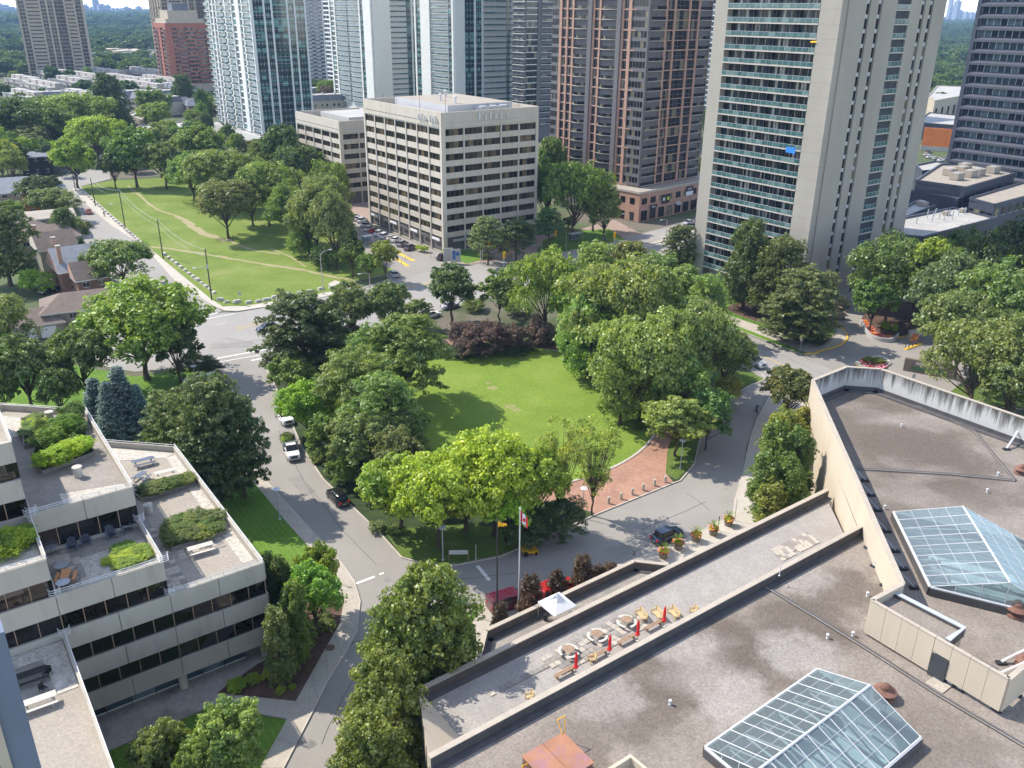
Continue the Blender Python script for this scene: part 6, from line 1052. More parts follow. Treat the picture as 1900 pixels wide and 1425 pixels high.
# bushes along edges
BU = [(470, 1265, 30, 'lime', 'bright groundcover bush by the gravel path'), (500, 1258, 34, 'lime', 'bright groundcover bush in the mulch bed'), (440, 1280, 40, 'lime', 'bright groundcover bush at the tip of the mulch bed'), (522, 1285, 22, 'lime', 'small bright bush near the columnar tree'), (600, 1165, 50, 'mid', 'bush under the lower bright tree'), (575, 1190, 34, 'mid', 'bush at the edge of the mulch bed'), (543, 1278, 16, 'lime', 'smallest bright bush by the sidewalk'),
      (700, 985, 40, 'grey', 'shrub by the kerb below the yellow green maples'), (735, 990, 36, 'mid', 'shrub by the kerb near the lamp'), (595, 855, 44, 'mid', 'shrub by the kerb near the landscaping truck'), (1185, 795, 40, 'mid', 'bush at the right rim of the oval lawn'), (1320, 745, 50, 'mid', 'bush beside the drive'), (1280, 770, 50, 'golden', 'golden bush beside the drive'), (1360, 720, 40, 'golden', 'golden bush near the street corner'), (1100, 690, 50, 'mid', 'bush at the top right rim of the oval lawn'), (1060, 650, 50, 'dark', 'bush beside the brick path at the back of the oval'), (668, 868, 44, 'mid', 'bush behind the black car'), (612, 868, 26, 'mid', 'bush at the kerb uphill of the black car'),
      (900, 480, 30, 'mid', 'clipped hedge beside the blue sign'), (1180, 402, 60, 'mid', 'hedge in front of the shop podium'), (1230, 394, 50, 'mid', 'second hedge in front of the shops'), (1505, 635, 60, 'dark', 'dark shrub inside the fence corner'), (960, 585, 60, 'mid', 'hedge beside the road behind the purple trees'), (880, 575, 50, 'mid', 'hedge left of the purple trees by the road'), (370, 700, 90, 'darkpine', 'dark shrub bed behind the bus shelter'), (1300, 800, 40, 'mid', 'bush under the tree overhanging the drive')]
for x, y, w_, c, lab in BU: tree('shrub', x, y - w_ * .42, y, w_, c, lab, name='bush', cat='bush')
# woodland filling the blocks behind: individual trees where one can tell them apart
def blocked(x, y):
    for (x0, y0, x1, y1) in ((395, 0, 575, 290), (0, 0, 150, 152), (60, 168, 205, 215), (540, 100, 700, 240), (236, 222, 356, 262), (120, 290, 215, 340), (640, 0, 1320, 460), (280, 60, 392, 190)):
        if x0 < x < x1 and y0 < y < y1: return True
    return False
kk = ['round', 'wide', 'small', 'round', 'tall']; cc = ['mid', 'light', 'grey', 'dark', 'bright', 'teal', 'mid']
n = 0
while n < 150:
    y = rnd.uniform(112, 330); x = rnd.uniform(-80, 560)
    if blocked(x, y) or (y > 250 and 150 < x < 430 and rnd.random() < .5): continue
    if 205 > y and x < 395 and rnd.random() < .78: continue
    D = G(x, y).length; k_, c_ = rnd.choice(kk), rnd.choice(cc)
    tree(k_, x, 0, y, rnd.uniform(8, 13) * FPX / D, c_, dict(round='round', wide='broad', small='small', tall='tall')[k_] + ' ' + dict(mid='green', light='light green', grey='grey green', dark='dark green', bright='bright green', teal='deep green')[c_] + ' tree ' + ('near the foot of the beige tower' if y < 160 and x < 200 else 'by the far townhouses' if y < 160 and x < 395 else 'between the glass towers' if x > 395 and y < 240 else 'beside the mansard rows' if y < 230 else 'in the left woodland above the modern houses' if x < 190 else 'in the park woodland'), 'trees in the wooded blocks behind the park', H_=rnd.uniform(9, 15)); n += 1
for i in range(46):
    x, y = rnd.uniform(1720, 1990), rnd.uniform(500, 600)
    if i % 3 == 0: x, y = rnd.uniform(1715, 1840), rnd.uniform(100, 160)
    D = G(x, y).length; tree(rnd.choice(kk), x, 0, y, rnd.uniform(8, 12) * FPX / D, rnd.choice(['dark', 'teal', 'mid', 'grey']), 'green tree in the wood beyond the concrete tower' if y < 200 else ['leafy', 'dense', 'broad'][i % 3] + ' tree of the grove right of the tower court, ' + ('near the vented roof' if y < 535 else 'in the middle' if y < 570 else 'toward the garage ramp'), 'trees beyond the concrete tower' if y < 200 else 'grove right of the tower court', H_=rnd.uniform(10, 14))
# ---------------------------------------------------------------- distant woodland: one mass, instanced
src = []
for k, s in (('round', 501), ('wide', 502), ('small', 503)):
    me, _ = crown(k, s, .22); V = np.empty(len(me.vertices) * 3, np.float32); me.vertices.foreach_get('co', V); V = V.reshape(-1, 4, 3); c = V.mean(1, keepdims=True); V = c + (V - c) * 3.2; me.vertices.foreach_set('co', V.ravel()); me.update(); o = bpy.data.objects.new('woodland_tree', me); src.append(o)
wc = bpy.data.collections.new('woodland_source')
for o in src: wc.objects.link(o)
def woods(name, pts, smin, smax, color, label=None):
    me = bpy.data.meshes.new(name); me.vertices.add(len(pts)); me.vertices.foreach_set('co', np.array(pts, np.float32).ravel()); me.materials.append(MATS['foliage']); me.update(); o = put(me, name, kind='stuff', color=color)
    ng = bpy.data.node_groups.new(name, 'GeometryNodeTree'); ng.interface.new_socket('Geometry', in_out='INPUT', socket_type='NodeSocketGeometry'); ng.interface.new_socket('Geometry', in_out='OUTPUT', socket_type='NodeSocketGeometry')
    gi = ng.nodes.new('NodeGroupInput'); go = ng.nodes.new('NodeGroupOutput'); ip = ng.nodes.new('GeometryNodeInstanceOnPoints'); ci = ng.nodes.new('GeometryNodeCollectionInfo'); ci.inputs[0].default_value = wc; ci.inputs[1].default_value = True
    rv = ng.nodes.new('FunctionNodeRandomValue'); rv.data_type = 'FLOAT'; rv.inputs[2].default_value = smin; rv.inputs[3].default_value = smax
    rr = ng.nodes.new('FunctionNodeRandomValue'); rr.data_type = 'FLOAT_VECTOR'; rr.inputs[0].default_value = (0, 0, 0); rr.inputs[1].default_value = (.1, .1, 6.28)
    ng.links.new(gi.outputs[0], ip.inputs['Points']); ng.links.new(ci.outputs[0], ip.inputs['Instance']); ip.inputs['Pick Instance'].default_value = True; ng.links.new(rv.outputs[1], ip.inputs['Scale']); ng.links.new(rr.outputs[0], ip.inputs['Rotation'])
    ng.links.new(ip.outputs[0], go.inputs[0]); md = o.modifiers.new('scatter', 'NODES'); md.node_group = ng; return o
def wedge(d0, d1, n, ok=lambda x, y: True):
    P = []
    while len(P) < n:
        a = R(rnd.uniform(-36, 36)); d = math.sqrt(rnd.uniform(d0 * d0, d1 * d1)); x, y = d * math.sin(a), d * math.cos(a)
        if ok(x, y): P.append((x, y, -.5))
    return P
def clear(x, y):
    for o, r in ((cA, 60), (cB, 60), (rb, 45), (C1, 45), (C2, 45), (C3, 60), (C4, 65), (C5, 50), (C6, 45), (C4b, 35), (C3b, 30)):
        if math.hypot(x - o.x - 8, y - o.y - 15) < r: return False
    if y < 860 and x > -560 and x < -150: return rnd.random() < .06
    return True
woods('woodland', wedge(640, 1250, 2500, clear), .8, 1.5, (.085, .125, .035)); woods('woodland', wedge(640, 1250, 1700, clear), .9, 1.6, (.05, .085, .03)); woods('woodland', wedge(1250, 2600, 5000), 1.0, 2.0, (.08, .12, .038)); woods('woodland', wedge(1250, 2600, 4500), 1.1, 2.2, (.045, .08, .03)); woods('woodland', wedge(2600, 6500, 15000), 2.2, 3.6, (.055, .095, .035))
# ================================================================ VEHICLES AND STREET OBJECTS
def loft(m, secs, mat, cap=True):                                      # sections: (x, halfwidth, z0, z1, inset top)
    vs = []
    for x, hw, z0, z1, ins in secs: vs += [(x, -hw, z0), (x, -hw * 1.0, (z0 + z1) / 2), (x, -hw + ins, z1), (x, hw - ins, z1), (x, hw, (z0 + z1) / 2), (x, hw, z0)]
    n = 6; fs = []
    for k in range(len(secs) - 1):
        for i in range(n): fs.append((k * n + i, k * n + (i + 1) % n, (k + 1) * n + (i + 1) % n, (k + 1) * n + i))
    if cap: fs += [tuple(range(n))[::-1], tuple(range((len(secs) - 1) * n, len(secs) * n))]
    return m.add(vs, [f[::-1] for f in fs], mat)
def wheels(root, L, xs, hw, r=.34):
    for i, x in enumerate(xs):
        for s in (-1, 1):
            w = put(None, 'wheel', root, (x, s * hw, r)); MB().tube((0, -.11, 0), (0, .11, 0), r, r, 14, 'rubber').build('tyre', w); MB().tube((0, s * .10, 0), (0, s * .125, 0), r * .62, r * .55, 8, 'rim').build('rim', w)
def lights(root, xf, xr, hw, zf, zr, hr=.14):
    for s in (-1, 1):
        MB().box(-.06, .04, -.2, .2, -.09, .09, 'light_white').build('headlight', root, (xf, s * (hw - .28), zf)); MB().box(-.04, .05, -.16, .16, -hr, hr, 'light_red').build('taillight', root, (xr, s * (hw - .22), zr))
def car(kind, color, x, y, tx, ty, label, cat='car', group=None, name=None, L=None, z=.02):
    """front points from (x,y) towards (tx,ty), photo pixels of ground points"""
    a, b = G(x, y), G(tx, ty); ang = math.atan2(b.y - a.y, b.x - a.x); r = thing(name or {'pickup': 'pickup_truck', 'van': 'van'}.get(kind, 'parked_car'), label, cat, (a.x, a.y, z), ang, group)
    if kind in ('sedan', 'suv', 'hatch'):
        L = L or dict(sedan=4.7, suv=4.8, hatch=4.1)[kind]; h = L / 2; W_ = .93; H_ = dict(sedan=1.45, suv=1.72, hatch=1.5)[kind]; bz = .92 if kind != 'suv' else 1.05
        m = MB(); loft(m, [(h, .62, .35, .62, .1), (h - .12, .82, .22, bz - .22, .14), (h - .9, W_, .2, bz - .1, .12), (h - 1.5, W_, .2, bz, .08), (-h + .9, W_, .2, bz, .08), (-h + .15, .86, .25, bz - .02, .12), (-h, .74, .38, bz - .2, .1)], 'paint')
        xr = -h + (.95 if kind == 'sedan' else .45); loft(m, [(h - 2.05, .66, H_ - .08, H_ - .02, .06), (h - 2.5, .68, H_ - .08, H_, .08), (xr + .7, .68, H_ - .08, H_, .08), (xr + .35, .62, H_ - .1, H_ - .04, .06)], 'paint')
        for xx in (h - 2.55, -.25, xr + .7): m.box(xx - .04, xx + .04, -.80, .80, bz - .02, bz + .04, 'paint')
        m.build('body', r, color=color)
        g = MB(); loft(g, [(h - 1.25, .80, bz - .06, bz + .01, .03), (h - 2.05, .80, bz - .05, H_ - .06, .16), (xr + .6, .80, bz - .05, H_ - .06, .16), (xr, .74, bz - .05, bz + .05, .04)], 'glass_dark'); g.build('windows', r); wheels(r, L, (h - .95, -h + .95), .84, .33 if kind != 'suv' else .37); lights(r, h - .08, -h + .03, .86, .68, .85)
        MB().box(-h - .02, -h + .03, -.24, .24, .5, .64, 'roof_white').build('number_plate', r)
        for s in (-1, 1): MB().box(0, .14, -.1, .1, 0, .14, 'paint').build('mirror', r, (h - 1.75, s * .98, bz), color=color)
    elif kind in ('pickup', 'flatbed'):
        L = 5.9; h = L / 2; W_ = 1.0; m = MB()
        loft(m, [(h, .80, .42, .95, .08), (h - .1, .95, .35, 1.12, .1), (h - 1.5, W_, .35, 1.22, .08), (-.3, W_, .35, 1.22, .06), (-.3, W_, .35, 1.22, .06)], 'paint')
        loft(m, [(h - 2.3, .74, 1.80, 1.86, .05), (-.1, .76, 1.80, 1.88, .08)], 'paint')
        if kind == 'pickup': m.box(-h, -.3, -W_, -W_ + .1, .5, 1.25, 'paint').box(-h, -.3, W_ - .1, W_, .5, 1.25, 'paint').box(-h, -h + .1, -W_, W_, .5, 1.25, 'paint').box(-h, -.3, -W_ + .1, W_ - .1, .5, .7, 'rubber').box(-.4, -.3, -W_, W_, .5, 1.25, 'paint')
        m.build('body', r, color=color)
        g = MB(); loft(g, [(h - 1.45, .86, 1.18, 1.24, .02), (h - 2.3, .86, 1.18, 1.82, .13), (-.15, .86, 1.18, 1.82, .13), (-.25, .84, 1.18, 1.24, .05)], 'glass_dark'); g.build('windows', r)
        if kind == 'flatbed': b = MB().box(-h - .5, -.35, -1.1, 1.1, .85, 1.0, 'grey_metal').box(-h - .5, -.35, -1.12, -1.06, 1.0, 1.75, 'wood_grey').box(-h - .5, -.35, 1.06, 1.12, 1.0, 1.75, 'wood_grey').box(-h - .5, -h - .44, -1.1, 1.1, 1.0, 1.6, 'wood_grey').box(-.45, -.35, -1.1, 1.1, 1.0, 1.9, 'grey_metal'); b.build('bed', r)
        MB().box(h - .04, h + .1, -.9, .9, .38, .62, 'grey_metal').build('bumper', r); MB().box(h - .02, h + .03, -.5, .5, .68, 1.02, 'black_metal').build('grille', r); wheels(r, L, (h - 1.0, -h + 1.15), .9, .40); lights(r, h - .03, -h + .0, .95, .88, .95)
        for s in (-1, 1): MB().box(0, .12, -.12, .12, 0, .22, 'black_metal').build('mirror', r, (h - 1.9, s * 1.1, 1.2))
    elif kind == 'van':
        L = 5.4; h = L / 2; m = MB(); loft(m, [(h, .8, .35, .85, .1), (h - .15, .95, .3, 1.05, .1), (h - 1.0, 1.0, .3, 1.2, .08), (-h + .1, 1.0, .3, 1.2, .06), (-h, .95, .35, 1.15, .06)], 'paint'); loft(m, [(h - 1.9, .84, 1.95, 2.02, .06), (h - 2.3, .86, 1.95, 2.08, .12), (-h + .3, .86, 1.95, 2.08, .12), (-h + .1, .82, 1.93, 2.02, .08)], 'paint')
        for i in range(5): m.box(-h + .4, h - 2.3, -.65 + i * .3, -.6 + i * .3, 2.08, 2.12, 'paint')
        for xx in (h - 2.3, 0, -h + 1.0, -h + .1): m.box(xx - .09, xx + .09, -.97, .97, 1.15, 2.0, 'paint')
        m.build('body', r, color=color); g = MB(); loft(g, [(h - 1.0, .92, 1.16, 1.22, .03), (h - 1.9, .92, 1.16, 1.97, .1), (-h + .12, .92, 1.16, 1.97, .1)], 'glass_dark'); g.build('windows', r); wheels(r, L, (h - 1.0, -h + 1.0), .88, .36); lights(r, h - .05, -h + .02, .92, .78, 1.1)
    return r
BLK, WHT, SIL, NVY, RED_, GRY = (.012, .012, .014), (.75, .75, .74), (.42, .44, .46), (.02, .035, .07), (.45, .02, .025), (.10, .105, .11)
car('suv', BLK, 627, 929, 604, 905, 'black hatchback SUV parked in tree shade on the left drive')
car('pickup', WHT, 528, 779, 543, 800, 'white pickup parked under the bright green tree', 'pickup')
lt = car('flatbed', WHT, 541, 842, 552, 870, 'white landscaping truck with branches heaped in its bed', 'truck', name='landscaping_truck')
me, C = crown('shrub', 900, .5); lb_ = lt.matrix_world
for k in range(2): g = G(533, 826 + k * 6); put(me, 'branch_pile', None, (g.x, g.y, 1.05), k * 2.0, 'heap of cut green branches in the landscaping truck' + (', front part' if k else ', rear part'), 'branches', color=GREEN['mid'] if k else GREEN['olive'], scale=(.20, .20, .13))
car('suv', NVY, 1237, 1000, 1270, 986, 'dark navy SUV parked beside the flower planters')
car('van', (.09, .012, .03), 946, 1125, 975, 1116, 'maroon van parked behind the flagpoles', 'van')
rc = car('van', (.42, .02, .02), 1032, 1104, 1062, 1090, 'bright red maintenance vehicle behind the purple beeches', 'truck', name='utility_vehicle')
car('pickup', SIL, 1397, 676, 1412, 683, 'silver pickup driving down the street right of the grove', 'pickup')
car('sedan', SIL, 731, 512, 720, 502, 'silver sedan leaving the office parking lot'); car('suv', BLK, 822, 481, 840, 473, 'black SUV beside the office entrance signs')
car('suv', BLK, 496, 613, 470, 619, 'dark car crossing the intersection by the corner pine'); car('hatch', GRY, 436, 653, 410, 660, 'grey car just entering the intersection') if 0 else None
pk = [((672, 412), (.65, .66, .66), 'suv'), ((680, 420), (.5, .5, .52), 'sedan'), ((685, 427), WHT, 'sedan'), ((694, 431), RED_, 'hatch'), ((704, 436), WHT, 'suv'), ((714, 441), (.7, .7, .72), 'suv'), ((734, 448), WHT, 'sedan'), ((747, 456), (.25, .24, .25), 'suv'), ((761, 463), GRY, 'suv'), ((643, 398), RED_, 'sedan'), ((658, 404), WHT, 'sedan'), ((665, 409), SIL, 'sedan'), ((726, 445), SIL, 'sedan')]
nm_ = ['white SUV', 'silver sedan', 'white sedan', 'red hatchback', 'white SUV beside the red hatchback', 'pale SUV', 'white sedan near the planters', 'grey SUV second from the near end', 'dark grey SUV at the near end', 'red sedan at the far end', 'white sedan next to the red sedan', 'silver sedan behind a tree', 'silver sedan between two white cars']
for (p, c, k), lab in zip(pk, nm_): car(k, c, p[0], p[1], p[0] + 18, p[1] - 8, lab + ' in the row along the office block', group='cars parked along the office block')
car('sedan', SIL, 1277, 416, 1240, 425, 'silver car on the road below the brick podium'); car('suv', GRY, 1281, 424, 1245, 433, 'dark car on the road below the silver one')
car('suv', BLK, 92, 543, 75, 548, 'black car in the yard of the brick houses'); car('sedan', BLK, 272, 535, 255, 515, 'black car under the street tree on the side road'); car('suv', (.5, .18, .15), 165, 396, 155, 380, 'reddish white vehicle parked on the side road'); car('pickup', SIL, 80, 420, 66, 424, 'silver pickup in the yard of the unfinished house', 'pickup')
for i, (x, y, c) in enumerate(((1718, 289, SIL), (1724, 293, WHT), (1752, 296, GRY), (1745, 299, WHT), (1735, 296, SIL), (1722, 284, GRY))): car('sedan', c, x, y, x + 20, y - 4, ['silver car, left end', 'white car at the front left', 'grey car, right end', 'white car at the front right', 'silver car in the middle', 'grey car at the back'][i] + ' of the lot below the orange wall', group='cars in the lot below the orange wall')
for i, (x, y, c) in enumerate(((800, 588, WHT), (835, 571, SIL), (700, 573, GRY), (1010, 509, WHT))): car('sedan', c, x, y, x + 30, y - 8, ['white car', 'silver car', 'grey car', 'white car far right'][i] + ' glimpsed on the main road between the tree crowns')
# yellow mower
g = G(981, 1026); mw = thing('ride_on_mower', 'yellow ride-on mower parked at the kerb of the oval', 'mower', (g.x, g.y, .02), R(20))
MB().box(-.9, .9, -.6, .6, .25, .5, 'yellow_machine').box(.3, 1.1, -.75, .75, .18, .38, 'yellow_machine').box(-.9, -.2, -.5, .5, .5, 1.0, 'yellow_machine').build('body', mw); MB().box(-.25, .25, -.28, .28, .75, .9, 'black_metal').box(-.3, -.18, -.28, .28, .9, 1.35, 'black_metal').build('seat', mw)
for s in (-1, 1): MB().path([(.35, s * .35, .5), (.3, s * .35, 1.15), (.1, s * .15, 1.2)], .03, 'black_metal').build('lever', mw); MB().path([(-.6, s * .5, .9), (-.6, s * .5, 1.9)], .035, 'yellow_machine').build('roll_bar', mw)
MB().path([(-.6, -.5, 1.9), (-.6, .5, 1.9)], .035, 'yellow_machine').build('roll_bar', mw)
for x, rr in ((-.65, .33), (.75, .2)):
    for s in (-1, 1): MB().tube((x, s * .62, rr), (x, s * .82, rr), rr, rr, 12, 'rubber').build('wheel', mw)
# lamp posts with a round cap
def disclamp(x, y, yt, lab):
    g = G(x, y, .14); h = hgt(x, y, yt, .14); r = thing('street_lamp', lab, 'street lamp', g); MB().tube((0, 0, 0), (0, 0, h - .25), .075, .055, 8, 'grey_metal').lathe([(.22, 0), (.22, .06), (.1, .1)], (0, 0, 0), 'grey_metal', 10).build('pole', r)
    MB().lathe([(.05, -.35), (.16, -.2), (.5, -.06), (.52, 0), (.2, .04)], (0, 0, h), 'white_metal', 16).build('lamp_shade', r); MB().lathe([(.1, 0), (.14, .08), (.02, .12)], (0, 0, h - .02), 'grey_metal', 8).build('cap', r)
for a in ((519, 963, 907, 'round topped lamp beside the left sidewalk near the dark pines'), (822, 1039, 978, 'round topped lamp at the tip of the oval beside the signboard'), (1081, 960, 906, 'round topped lamp under the airy trees by the brick path'), (1262, 869, 817, 'round topped lamp on the grass beside the brick path'), (1211, 772, 724, 'round topped lamp at the right rim of the oval lawn'), (365, 722, 679, 'round topped lamp beside the bus shelter')): disclamp(*a)
def cobra(x, y, yt, dx, lab, arm=2.4):
    g = G(x, y, .12); h = hgt(x, y, yt, .12); r = thing('street_lamp', lab, 'street lamp', g, GA if dx > 0 else GA + math.pi); m = MB().tube((0, 0, 0), (0, 0, h * .93), .13, .08, 7, 'concrete_light'); m.build('pole', r)
    MB().path([(0, 0, h * .92), (arm * .4, 0, h * .985), (arm, 0, h)], .05, 'grey_metal').build('arm', r); MB().box(arm - .1, arm + .65, -.14, .14, h - .08, h + .06, 'white_metal').build('lamp_head', r)
for a in ((600, 546, 466, 1, 'tall concrete street lamp at the park edge near the boulders'), (687, 541, 505, -1, 'curved street lamp by the parking lot entrance'), (892, 490, 421, 1, 'tall street lamp at the corner of the office block'), (1119, 445, 376, 1, 'tall street lamp beside the bus shelter across the road'), (1236, 438, 406, -1, 'street lamp on the road median before the shop podium'), (1166, 424, 395, -1, 'thin street lamp by the shop podium corner'), (1004, 478, 452, -1, 'curved street lamp behind the bright maple')): cobra(*a)
# traffic signals
def signal(x, y, yt, lab, arm=0, hx=None):
    g = G(x, y, .12); h = hgt(x, y, yt, .12); r = thing('traffic_light', lab, 'traffic light', g, GA); MB().tube((0, 0, 0), (0, 0, h), .09, .07, 6, 'grey_metal').build('pole', r)
    if arm: MB().tube((0, 0, h - .3), (arm, 0, h), .05, .05, 5, 'grey_metal').build('arm', r)
    MB().box(arm - .22, arm + .22, -.35, -.1, h - 1.1, h + .25, 'traffic_yellow').box(arm - .4, arm + .4, -.1, -.06, h - 1.3, h + .45, 'traffic_yellow').build('signal_head', r)
    for k, c in enumerate(('light_red', 'black_metal', 'black_metal')): MB().lathe([(.13, 0), (.13, .04)], (0, 0, 0), c, 8).build('lens', r, (arm, -.36, h - .05 - k * .4)).rotation_euler = (R(90), 0, 0)
for a in ((895, 492, 455, 'traffic light on the arm by the office corner lamp', 2.2), (935, 512, 470, 'traffic light on its own pole in the road'), (952, 482, 437, 'traffic light under the honey locusts', 1.4), (1050, 462, 427, 'traffic light on a long arm by the bus shelter', -4.0), (1138, 478, 433, 'traffic light above the feathery trees'), (1186, 490, 454, 'traffic light with a blue street sign', -1.2)): signal(*a)
# utility poles and cables
poles = []
for i, (x, y, yt, lab) in enumerate(((140, 352, 312, 'farthest utility pole along the park sidewalk'), (177, 382, 331, 'second utility pole along the park sidewalk'), (233, 427, 351, 'third utility pole along the park sidewalk'), (303, 480, 407, 'fourth utility pole, beside the dirt path'), (393, 556, 462, 'nearest utility pole at the park corner'))):
    g = G(x, y, .14); h = hgt(x, y, yt, .14); r = thing('utility_pole', lab, 'utility pole', g); MB().tube((0, 0, 0), (0, 0, h), .19, .13, 8, 'pole_wood').build('pole', r); MB().box(-.25, .25, -.06, .06, h - .5, h - .38, 'pole_wood').tube((.2, 0, h - .38), (.2, 0, h - .2), .05, .05, 6, 'white_metal').build('crossarm', r); poles.append(g + Vector((0, 0, h - .15)))
    if i in (0, 2, 4): MB().path([(0, 0, h * .62), (-1.2, -.6, h * .66), (-2.4, -1.2, h * .66)], .05, 'grey_metal').box(-3.0, -2.2, -1.5, -1.1, h * .66 - .08, h * .66 + .04, 'white_metal').build('lamp_arm', r)
    if i == 4: MB().box(-.2, .2, -.3, -.1, h * .62, h * .7, 'grey_metal').build('transformer', r)
poles.insert(0, G(100, 330, 12)); 
for dz, nm in ((0, 'upper cable'), (-1.6, 'lower cable')):
    m = MB()
    for a, b in zip(poles, poles[1:]): m.path([a.lerp(b, t / 8) + Vector((0, 0, dz - 1.3 * 4 * (t / 8) * (1 - t / 8))) for t in range(9)], .028 if dz else .04, 'grey_metal', 4)
    m.build('overhead_cable', label=nm + ' sagging between the utility poles of the park', cat='cable')
# boulders along the park edges
bl = []
for s in range(4):
    m = MB(); q = random.Random(s); P = [(-.85, -.42), (-.4, -.5), (.5, -.48), (.85, -.3), (.8, .35), (.3, .5), (-.5, .46), (-.88, .3)]; v0 = [(x * q.uniform(.9, 1.1), y * q.uniform(.9, 1.1), 0) for x, y in P]; v1 = [(x * .86, y * .8, q.uniform(.48, .62)) for x, y, _ in v0]; n = 8
    m.add(v0 + v1, [(i, (i + 1) % n, n + (i + 1) % n, n + i) for i in range(n)] + [tuple(range(n, 2 * n))], 'stone'); bl.append(m.mesh('boulder'))
E1 = [(140, 349), (172, 373), (205, 402), (240, 436), (285, 455)]
bp_ = []
a_, b_ = [(141, 349), (258, 452)], [(302, 474), (394, 545)]
for (p, q), n in ((a_, 24), (b_, 13)):
    for i in range(n): t = i / (n - 1); bp_.append((p[0] + (q[0] - p[0]) * t + 3, p[1] + (q[1] - p[1]) * t - 1, .9))
bp_ += [(x, y, .5) for x, y in ((409, 557), (421, 561), (440, 561), (462, 562), (480, 560), (495, 557), (511, 553), (536, 548), (556, 544), (576, 541), (596, 537), (616, 534), (628, 531), (648, 528))]
for i, (x, y, a) in enumerate(bp_): g = G(x, y, .14); put(bl[i % 4], 'boulder', None, g, (R(-52) if a > .6 else R(24)) + rnd.uniform(-.3, .3), 'flat pale boulder edging the park lawn along the ' + ('side road' if a > .6 else 'main road'), 'boulder', 'boulders edging the park lawn', scale=[rnd.uniform(.8, 1.15)] * 3)
# bollards, planters
for i, (x, y) in enumerate(((1129, 934), (1152, 926), (1173, 917.5), (1193, 909.5), (1214, 901), (1234, 894.5))):
    MB().lathe([(.21, 0), (.20, .8), (.17, .86), (.16, .93), (.19, .95), (.18, 1.02), (.05, 1.06)], (0, 0, 0), 'concrete_light', 12).build('bollard', loc=G(x, y, .15), label='stone bollard across the brick path, ' + ['nearest the airy trees', 'second from the airy trees', 'third from the airy trees', 'fourth from the airy trees', 'second from the grass', 'beside the grass'][i], cat='bollard', group='bollards across the brick path')
fl = {}
def flowers(root, c, r, z, cols, n=60, size=.13, h=.5):
    m = MB()
    for i in range(n):
        a, d = rnd.random() * 6.28, r * math.sqrt(rnd.random()); x, y = c[0] + d * math.cos(a), c[1] + d * math.sin(a); zz = z + rnd.random() * h * (1.1 - d / r); s = size * rnd.uniform(.6, 1.4); t = rnd.random() * 6.28
        m.add([(x + s * math.cos(t + k * 1.571), y + s * math.sin(t + k * 1.571), zz + rnd.uniform(-.5, .5) * s) for k in range(4)], [(0, 1, 2, 3)], rnd.choice(cols))
    return m
for i, (x, y) in enumerate(((1230, 1034), (1257.5, 1018), (1291, 1003), (1323, 991.5), (1351, 974))):
    r = thing('flower_planter', 'round planter with palm leaves and flowers, ' + ['nearest the low terrace', 'beside the rear of the navy SUV', 'in the middle of the row', 'second from the end of the sidewalk', 'at the end of the sidewalk'][i], 'planter', G(x, y, .14), 0, 'planters along the entrance sidewalk')
    MB().lathe([(.5, 0), (.62, .75), (.68, .82), (.6, .84)], (0, 0, 0), 'planter', 14).build('pot', r); me = flowers(None, (0, 0), .8, 1.0, ['flower_red', 'flower_orange', 'flower_pink', 'yellow_cloth'], 70).build('flowers', r)
    put(PROTO['shrub'][i % 2][0], 'foliage', r, (0, 0, .7), i, color=GREEN['lime'], scale=(.125, .125, .07)); m = MB()
    for k in range(16):
        a = k * .93; e = rnd.uniform(.5, 1.1); ps = [Vector((math.cos(a) * e * t * t, math.sin(a) * e * t * t, .9 + 1.25 * t - .35 * t * t * e)) for t in (0, .35, .7, 1)]; w_ = .05; nn = Vector((-math.sin(a), math.cos(a), 0)) * w_
        for p, q in zip(ps, ps[1:]): m.add([p - nn, p + nn, q + nn * .6, q - nn * .6], [(0, 1, 2, 3)], 'palm_leaf' if 'palm_leaf' in MATS else 'grass_oval')
    m.build('palm_leaves', r)
# flower beds in the tower court
g = G(1619, 677); r = thing('flower_island', 'oval traffic island with red, pink and orange flowers in the tower court', 'flower bed', g, 0); P = [tuple((G(x, y) - g)[:2]) for x, y in smooth([(1585, 676), (1602, 667), (1625, 661), (1640, 663), (1653, 675), (1640, 683), (1610, 684)], 3, True)]
MB().prism(P, 0, .25, 'yellow_paint', 'stone').build('kerb', r); flowers(None, (0, 0), 2.6, .3, ['flower_red', 'flower_orange', 'flower_pink', 'flower_pink', 'soil_green'], 420, .2, .7).build('flowers', r); put(PROTO['shrub'][0][0], 'foliage', r, (.4, .6, .2), 0, color=GREEN['golden'], scale=(.4, .3, .12))
g = G(1660, 600); r = thing('garden_planter', 'curved white walled planter bed with flowers under the maples', 'planter bed', g, 0); O_ = [(1597, 600), (1603, 612), (1614, 627), (1635, 634), (1655, 634), (1666, 625), (1755, 612), (1770, 590), (1700, 560), (1630, 572), (1605, 585)]; P = [tuple((G(x, y) - g)[:2]) for x, y in smooth(O_, 3, True)]
MB().prism(P, 0, .5, 'mulch', 'mulch').build('soil', r); m = MB(); strip(m, [tuple((G(x, y) - g)[:2]) for x, y in smooth(O_[:6], 4)], .35, 0, .9, 'streaked_white' if 0 else 'roof_white'); m.build('wall', r)
fm = MB()
for x, y in smooth([(1604, 600), (1612, 612), (1622, 622), (1640, 629), (1655, 630)], 5): p = G(x, y) - g; fm.merge(flowers(None, (p.x, p.y), 1.0, .55, ['flower_red', 'flower_orange', 'flower_pink', 'flower_orange'], 26, .18, .3))
fm.build('flowers', r)
for x, y in ((1638, 613), (1646, 616), (1658, 619)): p = G(x, y) - g; put(PROTO['column'][0][0], 'clipped_shrub', r, (p.x, p.y, .5), 0, color=GREEN['lime'], scale=(.35, .35, .16))
